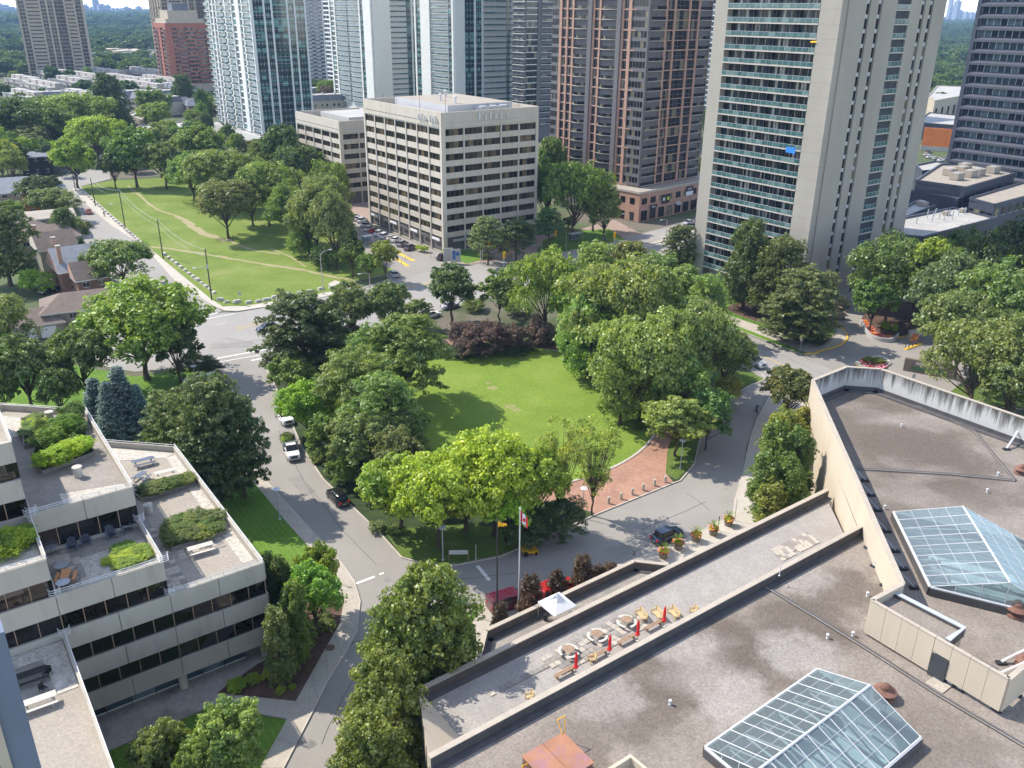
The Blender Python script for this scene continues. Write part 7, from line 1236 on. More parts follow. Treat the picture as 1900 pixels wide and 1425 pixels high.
g = G(1690, 645); r = thing('barrier_island', 'yellow kerbed barrier island with dark posts and an orange barrier box', 'barrier', g, R(36)); MB().box(-2.2, 3.8, -.35, .35, 0, .2, 'yellow_paint').build('kerb', r)
for i in range(6): MB().tube((-1.9 + i * .7, (-1) ** i * .15, .2), (-1.9 + i * .7, (-1) ** i * .15, 1.5), .08, .08, 6, 'blue_steel').build('post', r)
MB().box(3.4, 4.6, 1.2, 2.2, 0, 1.5, 'orange_box').build('barrier_box', r); MB().tube((3.8, 1.0, 1.1), (1.0, 1.0, 1.15), .06, .06, 6, 'yellow_cloth').build('barrier_arm', r)
g = G(1722, 695); MB().box(-4.5, 4.5, -.4, .4, 0, 2.6, 'shingle_brown').box(-3.2, 3.2, -.45, -.4, .5, 1.3, 'green_box').box(-2.5, 2.2, -.46, -.41, 1.7, 2.2, 'precast').build('entrance_sign', loc=g, rz=R(-30), label='brown and green masonry entrance sign behind the streaked wall', cat='sign')
for i, (x, y) in enumerate(((1549, 583), (1555, 592), (1552, 574), (1565, 570))): MB().box(-1.2, 1.2, -.8, .8, .3, 1.6, 'planter').box(-1.3, 1.3, -.9, .9, 1.6, 1.75, 'wood_brown').box(-1.1, -.8, -.8, .8, 0, .3, 'black_metal').box(.8, 1.1, -.8, .8, 0, .3, 'black_metal').build('waste_container', loc=G(x, y, .02), rz=R(15), label='brown waste container beside the foot of the concrete tower, ' + ['lower middle one', 'nearest one', 'second from the back', 'rearmost dark one'][i], cat='waste container')
# black fence by the tower garden
g = G(1345, 580); r = thing('fence', 'black metal fence around the tower garden corner', 'fence', g); fp = [G(x, y, .15) - g for x, y in smooth([(1345, 580), (1400, 600), (1455, 622), (1510, 645), (1530, 640), (1546, 628), (1550, 612), (1540, 595)], 3)]
for a, b in zip(fp, fp[1:]):
    for zz in (.25, 1.35): MB().tube(a + Vector((0, 0, zz)), b + Vector((0, 0, zz)), .03, .03, 4, 'black_metal').build('fence_rail', r)
    MB().tube(a, a + Vector((0, 0, 1.5)), .05, .05, 5, 'black_metal').build('post', r); nb_ = max(1, int((b - a).length / .35)); m = MB()
    for k in range(nb_): p = a.lerp(b, k / nb_); m.tube(p + Vector((0, 0, .25)), p + Vector((0, 0, 1.35)), .012, .012, 3, 'black_metal', False)
    m.build('bars', r)
# bus shelters, signs, small things by the road
def shelter(x, y, lab, ang=GA, s=1.0):
    r = thing('bus_shelter', lab, 'bus shelter', G(x, y, .12), ang); MB().box(-2.2 * s, 2.2 * s, -.9, .9, 2.3, 2.45, 'white_metal').build('roof', r); MB().box(-2.1 * s, 2.1 * s, .75, .8, .3, 2.2, 'glass_clear').box(-2.1 * s, -2.05 * s, -.8, .8, .3, 2.2, 'glass_clear').build('glass_wall', r)
    for px_, py_ in ((-2.1, -.8), (2.1, -.8), (-2.1, .8), (2.1, .8)): MB().tube((px_ * s, py_, 0), (px_ * s, py_, 2.3), .05, .05, 5, 'grey_metal').build('post', r)
    MB().box(-1.2, 1.2, .3, .65, .4, .48, 'grey_metal').build('bench', r); return r
shelter(1068, 447, 'bus shelter with a red poster on the far side of the main road'); p = shelter(378, 725, 'white roofed bus shelter behind the dark pines', R(40), 1.3); MB().box(-3.1, 3.1, -1.3, 1.5, 2.45, 2.6, 'glass_blue').build('roof_panel', p)
g = G(851, 1040, .14); r = thing('signboard', 'white signboard on two brown posts at the tip of the oval', 'sign', g, R(2)); MB().box(-1.15, 1.15, -.05, .05, .95, 1.5, 'white_metal').build('board', r); MB().box(-1.0, 1.0, -.058, -.05, 1.17, 1.27, 'grey_metal').build('lettering', r)
for s in (-1, 1): MB().box(-.05, .05, -.05, .05, 0, 1.5, 'wood_brown').build('post', r, (s * 1.2, 0, 0))
for i, (x, y, c1, lab) in enumerate(((832, 487, 'roof_white', 'white hoarding sign at the office entrance'), (846, 489, 'roof_white', 'white and blue property sign at the office entrance'))):
    r = thing('property_sign', lab, 'sign', G(x, y, .14), R(12)); MB().box(-1.3, 1.3, -.1, .1, .4, 4.0, c1).build('board', r)
    if i: MB().box(-.9, -.1, -.14, -.1, 1.2, 3.6, 'sign_blue').box(.1, .9, -.14, -.1, 2.2, 3.2, 'sign_blue').build('lettering', r)
def post(x, y, yt, lab, sign=None, mat='grey_metal', z=.14, cat='sign post', name='sign_post'):
    g = G(x, y, z); h = hgt(x, y, yt, z); r = thing(name, lab, cat, g); MB().tube((0, 0, 0), (0, 0, h), .045, .045, 6, mat).lathe([(.12, 0), (.1, .05)], (0, 0, 0), mat, 8).build('post', r)
    if sign: MB().box(-sign[0] / 2, sign[0] / 2, -.03, .03, h - sign[1], h, sign[2]).build('sign_plate', r)
post(873, 1141, 1092, 'thin white post on the small grass triangle', None, 'white_metal'); post(883, 1037, 1011, 'short white marker post beside the signboard', (.1, .3, 'white_metal'), 'white_metal'); post(1015, 979, 965, 'small white sign among the dark shrubs', (.45, .5, 'white_metal')); post(1176, 1038, 1023, 'small dark sign on the entrance sidewalk corner', (.3, .7, 'black_metal')); post(1363, 966, 928, 'thin post by the last planter', None); post(1332, 985, 958, 'thin dark post behind the planters', (.12, .3, 'black_metal'), 'black_metal')
post(1484, 652, 628, 'small white street sign on the grass strip', (.5, .6, 'roof_white')); post(447, 565, 541, 'temporary blue and white notice on the park corner', (.6, .8, 'roof_white')); post(1694, 706, 694, 'small white sign behind the cream parapet', (.6, .8, 'roof_white')); post(1550, 606, 583, 'black garden lamp post at the fence corner', None, 'black_metal'); post(625, 1082, 1052, 'white sign post at the bright small tree', (.35, .5, 'white_metal')); post(161, 465, 452, 'grey bollard post on the side road', None, 'black_metal', .02)
for i, (x, y) in enumerate(((752, 481), (757, 479), (762, 478), (800, 478), (806, 480), (812, 482), (745, 490))): MB().tube((0, 0, 0), (0, 0, 1.0), .09, .09, 6, 'grey_metal').build('bollard', loc=G(x, y, .02), label='thin parking bollard near the office entrance', cat='bollard', group='parking bollards by the office')
for i, (x, y) in enumerate(((931, 473), (936, 475), (941, 474), (945, 472), (950, 470))): MB().tube((0, 0, 0), (0, 0, 1.3), .1, .1, 6, 'traffic_yellow').build('bollard', loc=G(x, y, .12), label='yellow bollard on the plaza behind the traffic lights', cat='bollard', group='yellow bollards on the plaza')
g = G(934, 468, .1); MB().lathe([(1.3, 2.0), (1.0, 2.5), (.1, 2.8)], (0, 0, 0), 'red_cloth', 8).tube((0, 0, 0), (0, 0, 2.1), .05, .05, 5, 'grey_metal').build('umbrella', loc=g, label='dark red umbrella under the locusts by the office block', cat='umbrella')
g = G(695, 453); shelter(683, 452, 'parking booth with a grey roof at the parking lot', R(36), .7)
for i, (x, y, c) in enumerate(((778, 466, 'lime'), (788, 468, 'lime'), (828, 472, 'lime'))): put(PROTO['shrub'][0][0], 'planted_bush', None, G(x, y, .1), i, 'bright potted bush at the office entrance, ' + ['left', 'middle', 'right by the signs'][i], 'bush', color=GREEN[c], scale=(.22, .22, .2))
# flags
def flag(pole_h, px, lab, polem, cloth, yb, name='flagpole', cat='flagpole'):
    g = G(px[0], px[1], .14); h = hgt(px[0], px[1], px[2], .14); r = thing(name, lab, cat, g); MB().tube((0, 0, 0), (0, 0, h), .11 if polem == 'black_metal' else .09, .06, 8, polem).lathe([(.1, 0), (.1, .1), (.02, .15)], (0, 0, h), polem, 8).build('pole', r); return r, g, h
def drape(mats, w, L, seed=0):                                         # limp cloth: columns of folds
    m = MB(); q = random.Random(seed); n = 8; 
    for i in range(n):
        mat = mats[i * len(mats) // n] if isinstance(mats, list) else mats; x0, x1 = w * i / n, w * (i + 1) / n; y0, y1 = .12 * math.sin(i * 2.1), .12 * math.sin((i + 1) * 2.1); d0, d1 = L * (.35 + .65 * i / n), L * (.35 + .65 * (i + 1) / n); t0 = -.5 * i / n * L * .35
        m.add([(x0, y0, t0), (x1, y1, t0 - .04 * L), (x1 * .8, y1 * .6, -d1), (x0 * .8, y0 * .6, -d0)], [(0, 1, 2, 3), (3, 2, 1, 0)], mat)
    return m
r, g, h = flag(0, (922, 1158, 965), 'tall black flagpole in front of the maroon van', 'black_metal', None, 0); m = MB()
for i in range(6): m.add([(i * .16, .06 * math.sin(i * 1.5), -.05 * i), ((i + 1) * .16, .06 * math.sin((i + 1) * 1.5), -.05 * (i + 1)), ((i + 1) * .16, .06 * math.sin((i + 1) * 1.5), -.62 - .01 * i), (i * .16, .06 * math.sin(i * 1.5), -.75 + .05 * i)], [(0, 1, 2, 3)], 'yellow_cloth')
m.build('flag', loc=g + Vector((.08, 0, h - .15)), label='small orange yellow flag at the top of the black flagpole', cat='flag')
r, g, h = flag(0, (962, 1146, 944), 'tall white flagpole with the Canadian flag', 'white_metal', None, 0); m = MB(); cols_ = ['red_cloth', 'red_cloth', 'white_cloth', 'white_cloth', 'white_cloth', 'white_cloth', 'red_cloth', 'red_cloth']
for i in range(8):
    x0, x1 = .1 * i, .1 * (i + 1); a, b = .1 * math.sin(i * 1.7), .1 * math.sin((i + 1) * 1.7); m.add([(x0, a, -.12 * i), (x1, b, -.12 * (i + 1)), (x1, b, -1.3 - .13 * (i + 1)), (x0, a, -1.3 - .13 * i)], [(0, 1, 2, 3)], cols_[i])
lf = [(0, .42), (.07, .25), (.2, .3), (.15, .08), (.32, .12), (.27, -.02), (.34, -.1), (.12, -.2), (.14, -.28), (.02, -.26), (.02, -.42), (-.02, -.42), (-.02, -.26), (-.14, -.28), (-.12, -.2), (-.34, -.1), (-.27, -.02), (-.32, .12), (-.15, .08), (-.2, .3), (-.07, .25)]
T_ = tessellate_polygon([[Vector((x, y, 0)) for x, y in lf]]); m.add([(.4 + x * .5, -.13, -1.15 + y * .8 - .6 * x * .5) for x, y in lf], T_, 'red_cloth'); m.build('flag', loc=g + Vector((.05, 0, h - .2)), label='limp red and white Canadian maple leaf flag', cat='flag')
r, g, h = flag(0, (267, 812, 719), 'white flagpole beside the blue spruces', 'white_metal', None, 0); drape(['red_cloth', 'white_cloth', 'red_cloth', 'red_cloth', 'red_cloth'], .75, 3.4).build('flag', loc=g + Vector((.05, -.1, h - 1.0)), label='limp red ensign flag hanging beside the blue spruces', cat='flag'); drape(['yellow_cloth', 'red_cloth', 'yellow_cloth'], .6, 1.7, 3).build('flag', loc=g + Vector((.35, .25, h - 1.2)), label='limp yellow and red flag beside the blue spruces', cat='flag')
# ---------------------------------------------------------------- furniture of the left terraces (local coordinates of the office)
def LW(x, y, z): c, s = math.cos(LA), math.sin(LA); return Vector((LO.x + x * c - y * s, LO.y + x * s + y * c, z))
def PX(x, y, z): g = G(x, y, z); return g
for i, (x, y) in enumerate(((135, 1010), (160, 1000), (207, 987), (236, 976))):
    r = thing('adirondack_chair', 'blue grey garden chair on the middle terrace, ' + ['leftmost', 'second from the left', 'third from the left', 'rightmost by the railing'][i], 'garden chair', PX(x, y + 9, zf4 + .05), LA + R(-8 + 5 * i), 'garden chairs on the middle terrace')
    m = MB(); m.add([(-.38, -.5, .42), (.38, -.5, .42), (.38, .25, .2), (-.38, .25, .2)], [(0, 1, 2, 3), (3, 2, 1, 0)], 'plastic_blue'); m.build('seat', r)
    for k in range(5): MB().add([(-.38 + k * .155, .22, .2), (-.25 + k * .155, .22, .2), (-.25 + k * .155, .6, 1.15 - abs(k - 2) * .08), (-.38 + k * .155, .6, 1.15 - abs(k - 2) * .08)], [(0, 1, 2, 3), (3, 2, 1, 0)], 'plastic_blue').build('back_slat', r)
    for s in (-1, 1): MB().box(s * .45 - .08, s * .45 + .08, -.55, .4, .58, .62, 'plastic_blue').build('armrest', r); MB().box(s * .42 - .04, s * .42 + .04, -.52, -.42, 0, .6, 'plastic_blue').build('leg', r)
def rtable(x, y, z, lab, grp, rr=.62, mat='steel'):
    r = thing('round_table', lab, 'table', PX(x, y, z), 0, grp); MB().lathe([(rr, .70), (rr, .74), (rr * .9, .745)], (0, 0, 0), mat, 20).build('tabletop', r)
    for k in range(4): MB().path([(.1 * math.cos(k * 1.57), .1 * math.sin(k * 1.57), .7), (.42 * math.cos(k * 1.57), .42 * math.sin(k * 1.57), 0)], .025, 'black_metal').build('leg', r)
rtable(98, 1025, zf4 + .05, 'round glass table behind the others on the middle terrace', 'round tables on the middle terrace'); rtable(116, 1060, zf4 + .05, 'round mesh table behind the orange picnic table', 'round tables on the middle terrace'); rtable(119, 1092, zf4 + .05, 'round mesh table in front of the orange picnic table', 'round tables on the middle terrace')
def picnic(x, y, z, lab, mat, ang, L=1.9, benches=2, grp=None):
    r = thing('picnic_table', lab, 'picnic table', PX(x, y, z), ang, grp); h = L / 2
    for k in range(4): MB().box(-h, h, -.38 + k * .195, -.38 + k * .195 + .17, .72, .76, mat).build('tabletop_plank', r)
    for s in ((-1, 1) if benches == 2 else (-1,)): MB().box(-h, h, s * .75 - .14, s * .75 + .14, .42, .46, mat).build('bench', r)
    for s in (-1, 1): MB().path([(s * h * .7, -.75, 0), (s * h * .7, -.2, .72)], .04, mat).path([(s * h * .7, .75, 0), (s * h * .7, .2, .72)], .04, mat).tube((s * h * .7, -.8, .4), (s * h * .7, .8, .4), .035, .035, 4, mat).build('leg', r)
    return r
picnic(124, 1076, zf4 + .05, 'orange brown wooden picnic table on the middle terrace', 'wood_orange', LA + R(70), 1.5)
picnic(373, 1024, zf3 + .05, 'white picnic table with one bench on the lower terrace', 'bench_white', LA - R(4), 2.6, 1); picnic(308, 884, zf3 + .05, 'white picnic table near the upper planter of the lower terrace', 'bench_white', LA - R(4), 2.5, 1); picnic(267, 862, zf3 + .05, 'grey weathered picnic table at the back of the lower terrace', 'plastic_blue', LA - R(2), 2.6); picnic(263, 890, zf3 + .05, 'grey weathered picnic table beside the block wall', 'plastic_blue', LA + R(40), 1.6); picnic(72, 1310, zf3 + .05, 'white bench table on the bottom left gravel terrace', 'bench_white', LA - R(2), 2.8, 1); picnic(58, 1262, zf3 + .05, 'dark slatted table on the bottom left gravel terrace', 'black_metal', LA - R(2), 2.6)
for i, (x, y) in enumerate(((90, 1254), (82, 1284), (14, 888))):
    z = zf3 if i < 2 else 19.05; r = thing('chair', ['black chair beside the dark slatted table', 'black chair between slatted table and white bench', 'wire chair on the balcony at the left margin'][i], 'chair', PX(x, y, z + .05), 1.2 * i)
    MB().box(-.25, .25, -.25, .25, .42, .46, 'black_metal').build('seat', r); MB().box(-.25, .25, .22, .27, .46, .95, 'black_metal').build('backrest', r)
    for a, b in ((-1, -1), (1, -1), (-1, 1), (1, 1)): MB().tube((a * .22, b * .22, 0), (a * .22, b * .22, .44), .025, .025, 4, 'black_metal').build('leg', r)
for i, (x, y, z) in enumerate(((94, 780, zf5), (146, 884, zf5), (277, 952, zf3))): MB().lathe([(.42, 0), (.42, 1.0), (.5, 1.02), (.5, 1.15), (.1, 1.2)], (0, 0, 0), 'stone', 14).build('roof_vent', loc=PX(x, y, z + .02), label=['round grey vent at the back of the upper terrace', 'round grey vent on the upper terrace', 'round grey vent on the lower terrace'][i], cat='vent')
def planterbed(px, z, lab, col, h, kinds, n):
    g = G(px[0][0], px[0][1], z); r = thing('roof_planter', lab, 'planter bed', g); P = [tuple((G(x, y, z) - g)[:2]) for x, y in px]
    m = MB(); m.poly(P, .35, 'soil_green'); 
    for a, b in zip(P, P[1:] + P[:1]):
        mm = MB(); strip(mm, [a, b], .16, 0, .24, 'wood_grey'); strip(mm, [a, b], .13, .24, .46, 'wood_grey'); mm.build('sleeper', r)
    m.build('soil', r); cx = [sum(p[k] for p in P) / len(P) for k in (0, 1)]
    for i in range(n):
        u, v = rnd.random(), rnd.random(); p = [P[0][k] * (1 - u) * (1 - v) + P[1][k] * u * (1 - v) + P[2][k] * u * v + P[3][k] * (1 - u) * v for k in (0, 1)]; p = [p[k] * .86 + cx[k] * .14 for k in (0, 1)]; s = rnd.uniform(.6, 1.3)
        put(PROTO['shrub'][i % 2][0], 'shrub', r, (p[0], p[1], .3), rnd.random() * 6, color=GREEN[rnd.choice(col)], scale=(.16 * s * kinds, .16 * s * kinds, .1 * s * h))
planterbed([(84, 770), (40, 782), (46, 832), (90, 824)], zf5, 'grassy planter at the back of the upper terrace', ['lime', 'light'], .35, 1.2, 22); planterbed([(88, 800), (152, 775), (165, 830), (60, 850)], zf5, 'green shrub planter on the upper terrace', ['bright', 'mid'], 2.0, 1.5, 20); planterbed([(62, 862), (170, 832), (176, 845), (80, 880)], zf5, 'lime yellow shrub planter on the upper terrace', ['yellow', 'lime'], 1.6, 1.4, 22)
planterbed([(248, 918), (355, 888), (360, 900), (262, 930)], zf3, 'wild grass planter at the top of the lower terrace', ['olive', 'golden', 'mid'], .9, 1.1, 34); planterbed([(298, 984), (400, 955), (420, 990), (320, 1022)], zf3, 'large meadow planter in the middle of the lower terrace', ['golden', 'olive', 'mid', 'olive'], .9, 1.25, 60)
for i, (px, z, cs, lab) in enumerate((([(200, 1030), (265, 1008), (280, 1040), (205, 1062)], zf4 + .05, ['lime', 'bright'], 'green groundcover mound in the river stones'), ([(0, 1010), (48, 990), (58, 1025), (0, 1050)], zf5 + .05, ['bright', 'lime'], 'bushy planting on the terrace at the left margin'))):
    g = G(px[0][0], px[0][1], z); P = [G(x, y, z) for x, y in px]
    rr_ = thing('groundcover', lab, 'plant', P[0])
    for k in range(13):
        u, v = rnd.random(), rnd.random(); p = (P[0] * (1 - u) * (1 - v) + P[1] * u * (1 - v) + P[2] * u * v + P[3] * (1 - u) * v); s = rnd.uniform(.7, 1.2)
        put(PROTO['shrub'][k % 2][0], 'clump', rr_, p - P[0], rnd.random() * 6, color=GREEN[rnd.choice(cs)], scale=(.22 * s, .22 * s, (.06 if i == 0 else .14) * s))
# ---------------------------------------------------------------- furniture of the gravel roof
zg = ZG + .03
def pavers(px, z, n1, n2, miss=.1):
    P = GP(px, z); d1 = (P[1] - P[0]).normalized(); ang = math.atan2(d1.y, d1.x); L1_, L2_ = (P[1] - P[0]).length, (P[3] - P[0]).length; d2 = (P[3] - P[0]).normalized(); k = .62; a = MB().box(-.29, .29, -.29, .29, 0, .04, 'paver_light').mesh('paving_slab'); b = MB().box(-.29, .29, -.29, .29, 0, .04, 'paver').mesh('paving_slab'); c_ = 0
    for i in range(int(L1_ / k)):
        for j in range(int(L2_ / k)):
            if rnd.random() < miss or c_ > n1: continue
            p = P[0] + d1 * (i + .5) * k + d2 * (j + .5) * k; put(a if rnd.random() < n2 else b, 'paving_slab', civ, (p.x, p.y, z + rnd.uniform(0, .012)), ang); c_ += 1
pavers([(1000, 1222), (1175, 1128), (1205, 1165), (1050, 1258)], zg, 150, .35, .12); pavers([(905, 1285), (1030, 1222), (1040, 1235), (915, 1298)], zg, 60, .1, .1); pavers([(1430, 1020), (1500, 985), (1520, 1010), (1455, 1045)], zg, 80, .6, .05)
for i, (x, y) in enumerate(((1055, 1214), (1108, 1185), (1162, 1159))):
    r = thing('round_picnic_table', 'round wooden picnic table with curved white benches, ' + ['nearest', 'middle', 'farthest'][i] + ' of three', 'picnic table', PX(x, y, zg + .04), .3 * i, 'round picnic tables on the gravel roof', (.82, .82, .95))
    for k in range(7):
        x0 = -.68 + k * .195; hw = math.sqrt(max(.02, .68 ** 2 - (x0 + .09) ** 2)); MB().box(x0, x0 + .18, -hw, hw, .72, .76, 'wood_brown').build('tabletop_plank', r)
    for k in range(3):
        a0 = R(k * 120 + 15); P = ring(.95, 1.28, 0, 88, 8); P = [((x - CX), (y - CY)) for x, y in P]; MB().prism([(x * math.cos(a0) - y * math.sin(a0), x * math.sin(a0) + y * math.cos(a0)) for x, y in P], .42, .47, 'bench_white').build('bench', r)
        am = a0 + R(44); MB().path([(0, 0, .7), (1.1 * math.cos(am), 1.1 * math.sin(am), .42), (1.15 * math.cos(am), 1.15 * math.sin(am), 0)], .03, 'black_metal').build('leg', r)
for i, (x, y, yt) in enumerate(((1068, 1249, 1219), (1130, 1216, 1187), (1182, 1188, 1167), (1231, 1162, 1133))):
    g = PX(x, y, zg); r = thing('umbrella', 'closed red umbrella beside the parapet, ' + ['nearest', 'second', 'third', 'farthest'][i] + ' of four', 'umbrella', g, 0, 'closed red umbrellas on the gravel roof'); MB().tube((0, 0, 0), (0, 0, 2.5), .03, .03, 6, 'wood_brown').lathe([(.25, 0), (.25, .08)], (0, 0, 0), 'stone', 10).build('pole', r); MB().lathe([(.20, .65), (.26, .8), (.14, 1.0), (.16, 1.5), (.12, 2.2), (.03, 2.5)], (0, 0, 0), 'red_cloth', 9).build('canopy', r)
    m = thing('bench', 'low brown plank bench along the parapet, ' + ['nearest', 'second', 'third', 'farthest'][i] + ' of four', 'bench', g + Vector((-1.0, -.35, 0)), GA, 'low benches along the parapet'); MB().box(-1.1, 1.1, -.05, .14, .4, .45, 'wood_brown').build('seat_plank', m); MB().box(-1.1, 1.1, .18, .36, .4, .45, 'wood_brown').build('seat_plank', m)
    for s in (-1, 1): MB().box(s * .9 - .06, s * .9 + .06, -.03, .33, 0, .4, 'wood_brown').build('leg', m)
for i, (x, y) in enumerate(((1189, 1147), (1219, 1145), (1249, 1143), (1286, 1138), (1098, 1228), (982, 1298))):
    r = thing('wooden_bench', 'yellow wooden bench on the gravel roof, ' + ['leftmost of the three side by side', 'middle of the three side by side', 'rightmost of the three side by side', 'partly behind the parapet', 'small one by the second umbrella', 'small one at the near end'][i], 'bench', PX(x, y, zg), R(-68), 'yellow benches on the gravel roof', (.86, .9, .95)); L = 1.7 if i < 3 else .7; h = L / 2
    for k in range(3): MB().box(-h, h, -.3 + k * .2, -.13 + k * .2, .42, .46, 'wood_yellow').build('seat_slat', r)
    for k in range(3): MB().box(-h, h, .32 + k * .03, .36 + k * .03, .52 + k * .16, .65 + k * .16, 'wood_yellow').build('back_slat', r)
    for s in (-1, 1): MB().box(s * h - .05, s * h + .05, -.32, .4, .6, .66, 'wood_yellow').build('armrest', r); MB().box(s * h - .05, s * h + .05, -.32, -.24, 0, .6, 'wood_yellow').box(s * h - .05, s * h + .05, .32, .4, 0, 1.0, 'wood_yellow').build('leg', r)
g = PX(1033, 1148, 3.15); r = thing('canopy_tent', 'white pop-up canopy tent on the low terrace', 'tent', g, GA); m = MB(); 
for k in range(4):
    a0, a1 = R(45 + 90 * k), R(135 + 90 * k); p, q = (2.1 * math.cos(a0), 2.1 * math.sin(a0)), (2.1 * math.cos(a1), 2.1 * math.sin(a1)); m.add([(p[0], p[1], 2.0), (q[0], q[1], 2.0), (q[0] * .4, q[1] * .4, 2.6), (p[0] * .4, p[1] * .4, 2.6), (0, 0, 3.4), (p[0], p[1], 1.75), (q[0], q[1], 1.75)], [(0, 1, 2, 3), (3, 2, 4), (5, 6, 1, 0)], 'white_cloth')
m.build('canopy', r)
for k in range(4): a0 = R(45 + 90 * k); MB().tube((2.05 * math.cos(a0), 2.05 * math.sin(a0), 0), (2.05 * math.cos(a0), 2.05 * math.sin(a0), 2.0), .03, .03, 5, 'tent_metal').build('pole', r)
MB().tube((0, 0, 0), (0, 0, 0.75), .25, .25, 8, 'black_metal').build('barbecue', loc=PX(1012, 1150, 3.15), label='small dark grill under the canopy tent', cat='grill')
# roof details
for i, (x, y, s) in enumerate(((1640, 1293, 1.0), (1884, 1140, 1.15), (1902, 1236, 1.0), (1893, 878, .9))):
    r = thing('exhaust_cowl', 'rusty mushroom exhaust cowl ' + ['beside the large skylight', 'beyond the second skylight', 'at the right margin behind the screen wall', 'at the right margin by the roof joint'][i], 'vent', PX(x, y, ZR + .02), 0, None, (s, s, s)); MB().lathe([(.9, 0), (.85, .2), (.45, .35), (.45, .7)], (0, 0, 0), 'rust', 14).build('base', r); MB().lathe([(.3, .6), (.95, .62), (.98, .72), (.5, .95), (.45, 1.2), (.3, 1.35), (.05, 1.4)], (0, 0, 0), 'rust', 16).build('cowl', r)
for i, (x, y) in enumerate(((1243, 1307), (1535, 1184), (1582, 1180), (1609, 1106), (1672, 792), (1851, 882), (1831, 913), (1641, 944))): MB().lathe([(.14, 0), (.1, .05), (.1, .35), (.17, .37), (.14, .48), (.02, .5)], (0, 0, 0), 'white_metal', 8).build('roof_vent', loc=PX(x, y, ZR + .02), label='small white vent on the brown roof ' + ['in the dark stain left of the skylight', 'beside the long roof joint', 'next to the beige screen wall foot', 'below the long cream wall', 'in the enclosed roof far end', 'near the roof joint corner', 'between joint and second skylight', 'by the brace row'][i], cat='vent')
for i, (x, y) in enumerate(((1605, 893), (1617, 920), (1629, 948), (1645, 987), (1661, 1024), (1676, 1057), (1695, 1092))):
    b = PX(x, y, ZR); n = (Vector((W3.x, W3.y, 0)) - Vector((W[0].x, W[0].y, 0))).normalized(); side = Vector((n.y, -n.x, 0)); t = (Vector((b.x, b.y, 0)) - Vector((W[0].x, W[0].y, 0))).dot(n); wpt = Vector((W[0].x, W[0].y, 0)) + n * (t - 1.6); r = thing('wall_brace', 'grey diagonal brace behind the long cream wall, ' + ['farthest', 'second', 'third', 'fourth', 'fifth', 'sixth', 'nearest'][i], 'brace', b, 0, 'braces behind the long cream wall'); e = Vector((wpt.x, wpt.y, 12.2)) - b; MB().tube((0, 0, .2), e, .09, .09, 6, 'steel').build('strut', r); MB().box(-.45, .45, -.22, .22, 0, .25, 'black_metal').build('foot', r)
for i, (x, y, dx) in enumerate(((1762, 1270, 1), (1780, 1280, 1), (1849, 1318, 1), (1886, 1290, 1), (1622, 1052, 0), (1640, 1088, 0), (1610, 1018, 0))): MB().box(-.4, .4, -.2, .2, .0, .18, 'black_metal').box(-.22, .22, -.12, .12, .18, .34, 'grey_metal').box(-.06, .06, -.06, .06, .34, .8, 'white_metal').build('support_block', civ, PX(x, y, ZR + .02), GA - R(90))
for i, (a, b) in enumerate((((1868, 832), (1896, 790)), ((1858, 1228), (1905, 1205)), ((1855, 1250), (1905, 1228)))): p, q = PX(a[0], a[1], ZR + .2), PX(b[0], b[1], 11.6 if i == 0 else 10.6); r = thing('white_brace', ['white diagonal brace against the streaked wall', 'upper white brace behind the screen wall', 'lower white brace behind the screen wall'][i], 'brace', p); MB().tube((0, 0, 0), q - p, .14, .14, 6, 'white_metal').build('strut', r); MB().box(-.45, .45, -.25, .25, -.2, 0, 'black_metal').build('foot', r)
# rusty hatch and small parapet at the bottom
g = PX(1035, 1440, ZR); r = thing('roof_hatch', 'rust brown metal roof hatch with yellow guard rails at the bottom', 'roof hatch', g, R(36)); MB().box(-2.0, 2.0, -1.7, 1.9, 0, 1.6, 'rust').box(-2.08, -.02, -1.78, 1.98, 1.6, 1.68, 'rust_plate').box(.02, 2.08, -1.78, 1.98, 1.6, 1.68, 'rust_plate').build('housing', r)
MB().path([(1.9, 1.9, 1.7), (1.9, 2.6, 2.5), (2.7, 2.6, 2.5), (2.7, 2.5, .0)], .045, 'yellow_cloth').build('guard_rail', r); MB().path([(-2.0, 1.2, 1.5), (-2.6, 1.2, 1.6), (-2.6, .4, .9), (-2.6, .4, 0)], .045, 'yellow_cloth').build('guard_rail', r)
k0, k1, k2 = PX(1110, 1440, 10.8), PX(1170, 1402, 10.8), PX(1215, 1440, 10.8); m = MB(); o = k1; strip(m, [k0 + (k0 - k1) * .8 - o, k1 - o, k2 + (k2 - k1) * .8 - o], .35, ZR - 10.8 + .0, 0, 'cream_wall'); ob_ = m.build('low_parapet', civ, (o.x, o.y, 10.8))
post(1446, 1068, 1049, 'thin white mast on the second parapet', None, 'white_metal', 10.6)
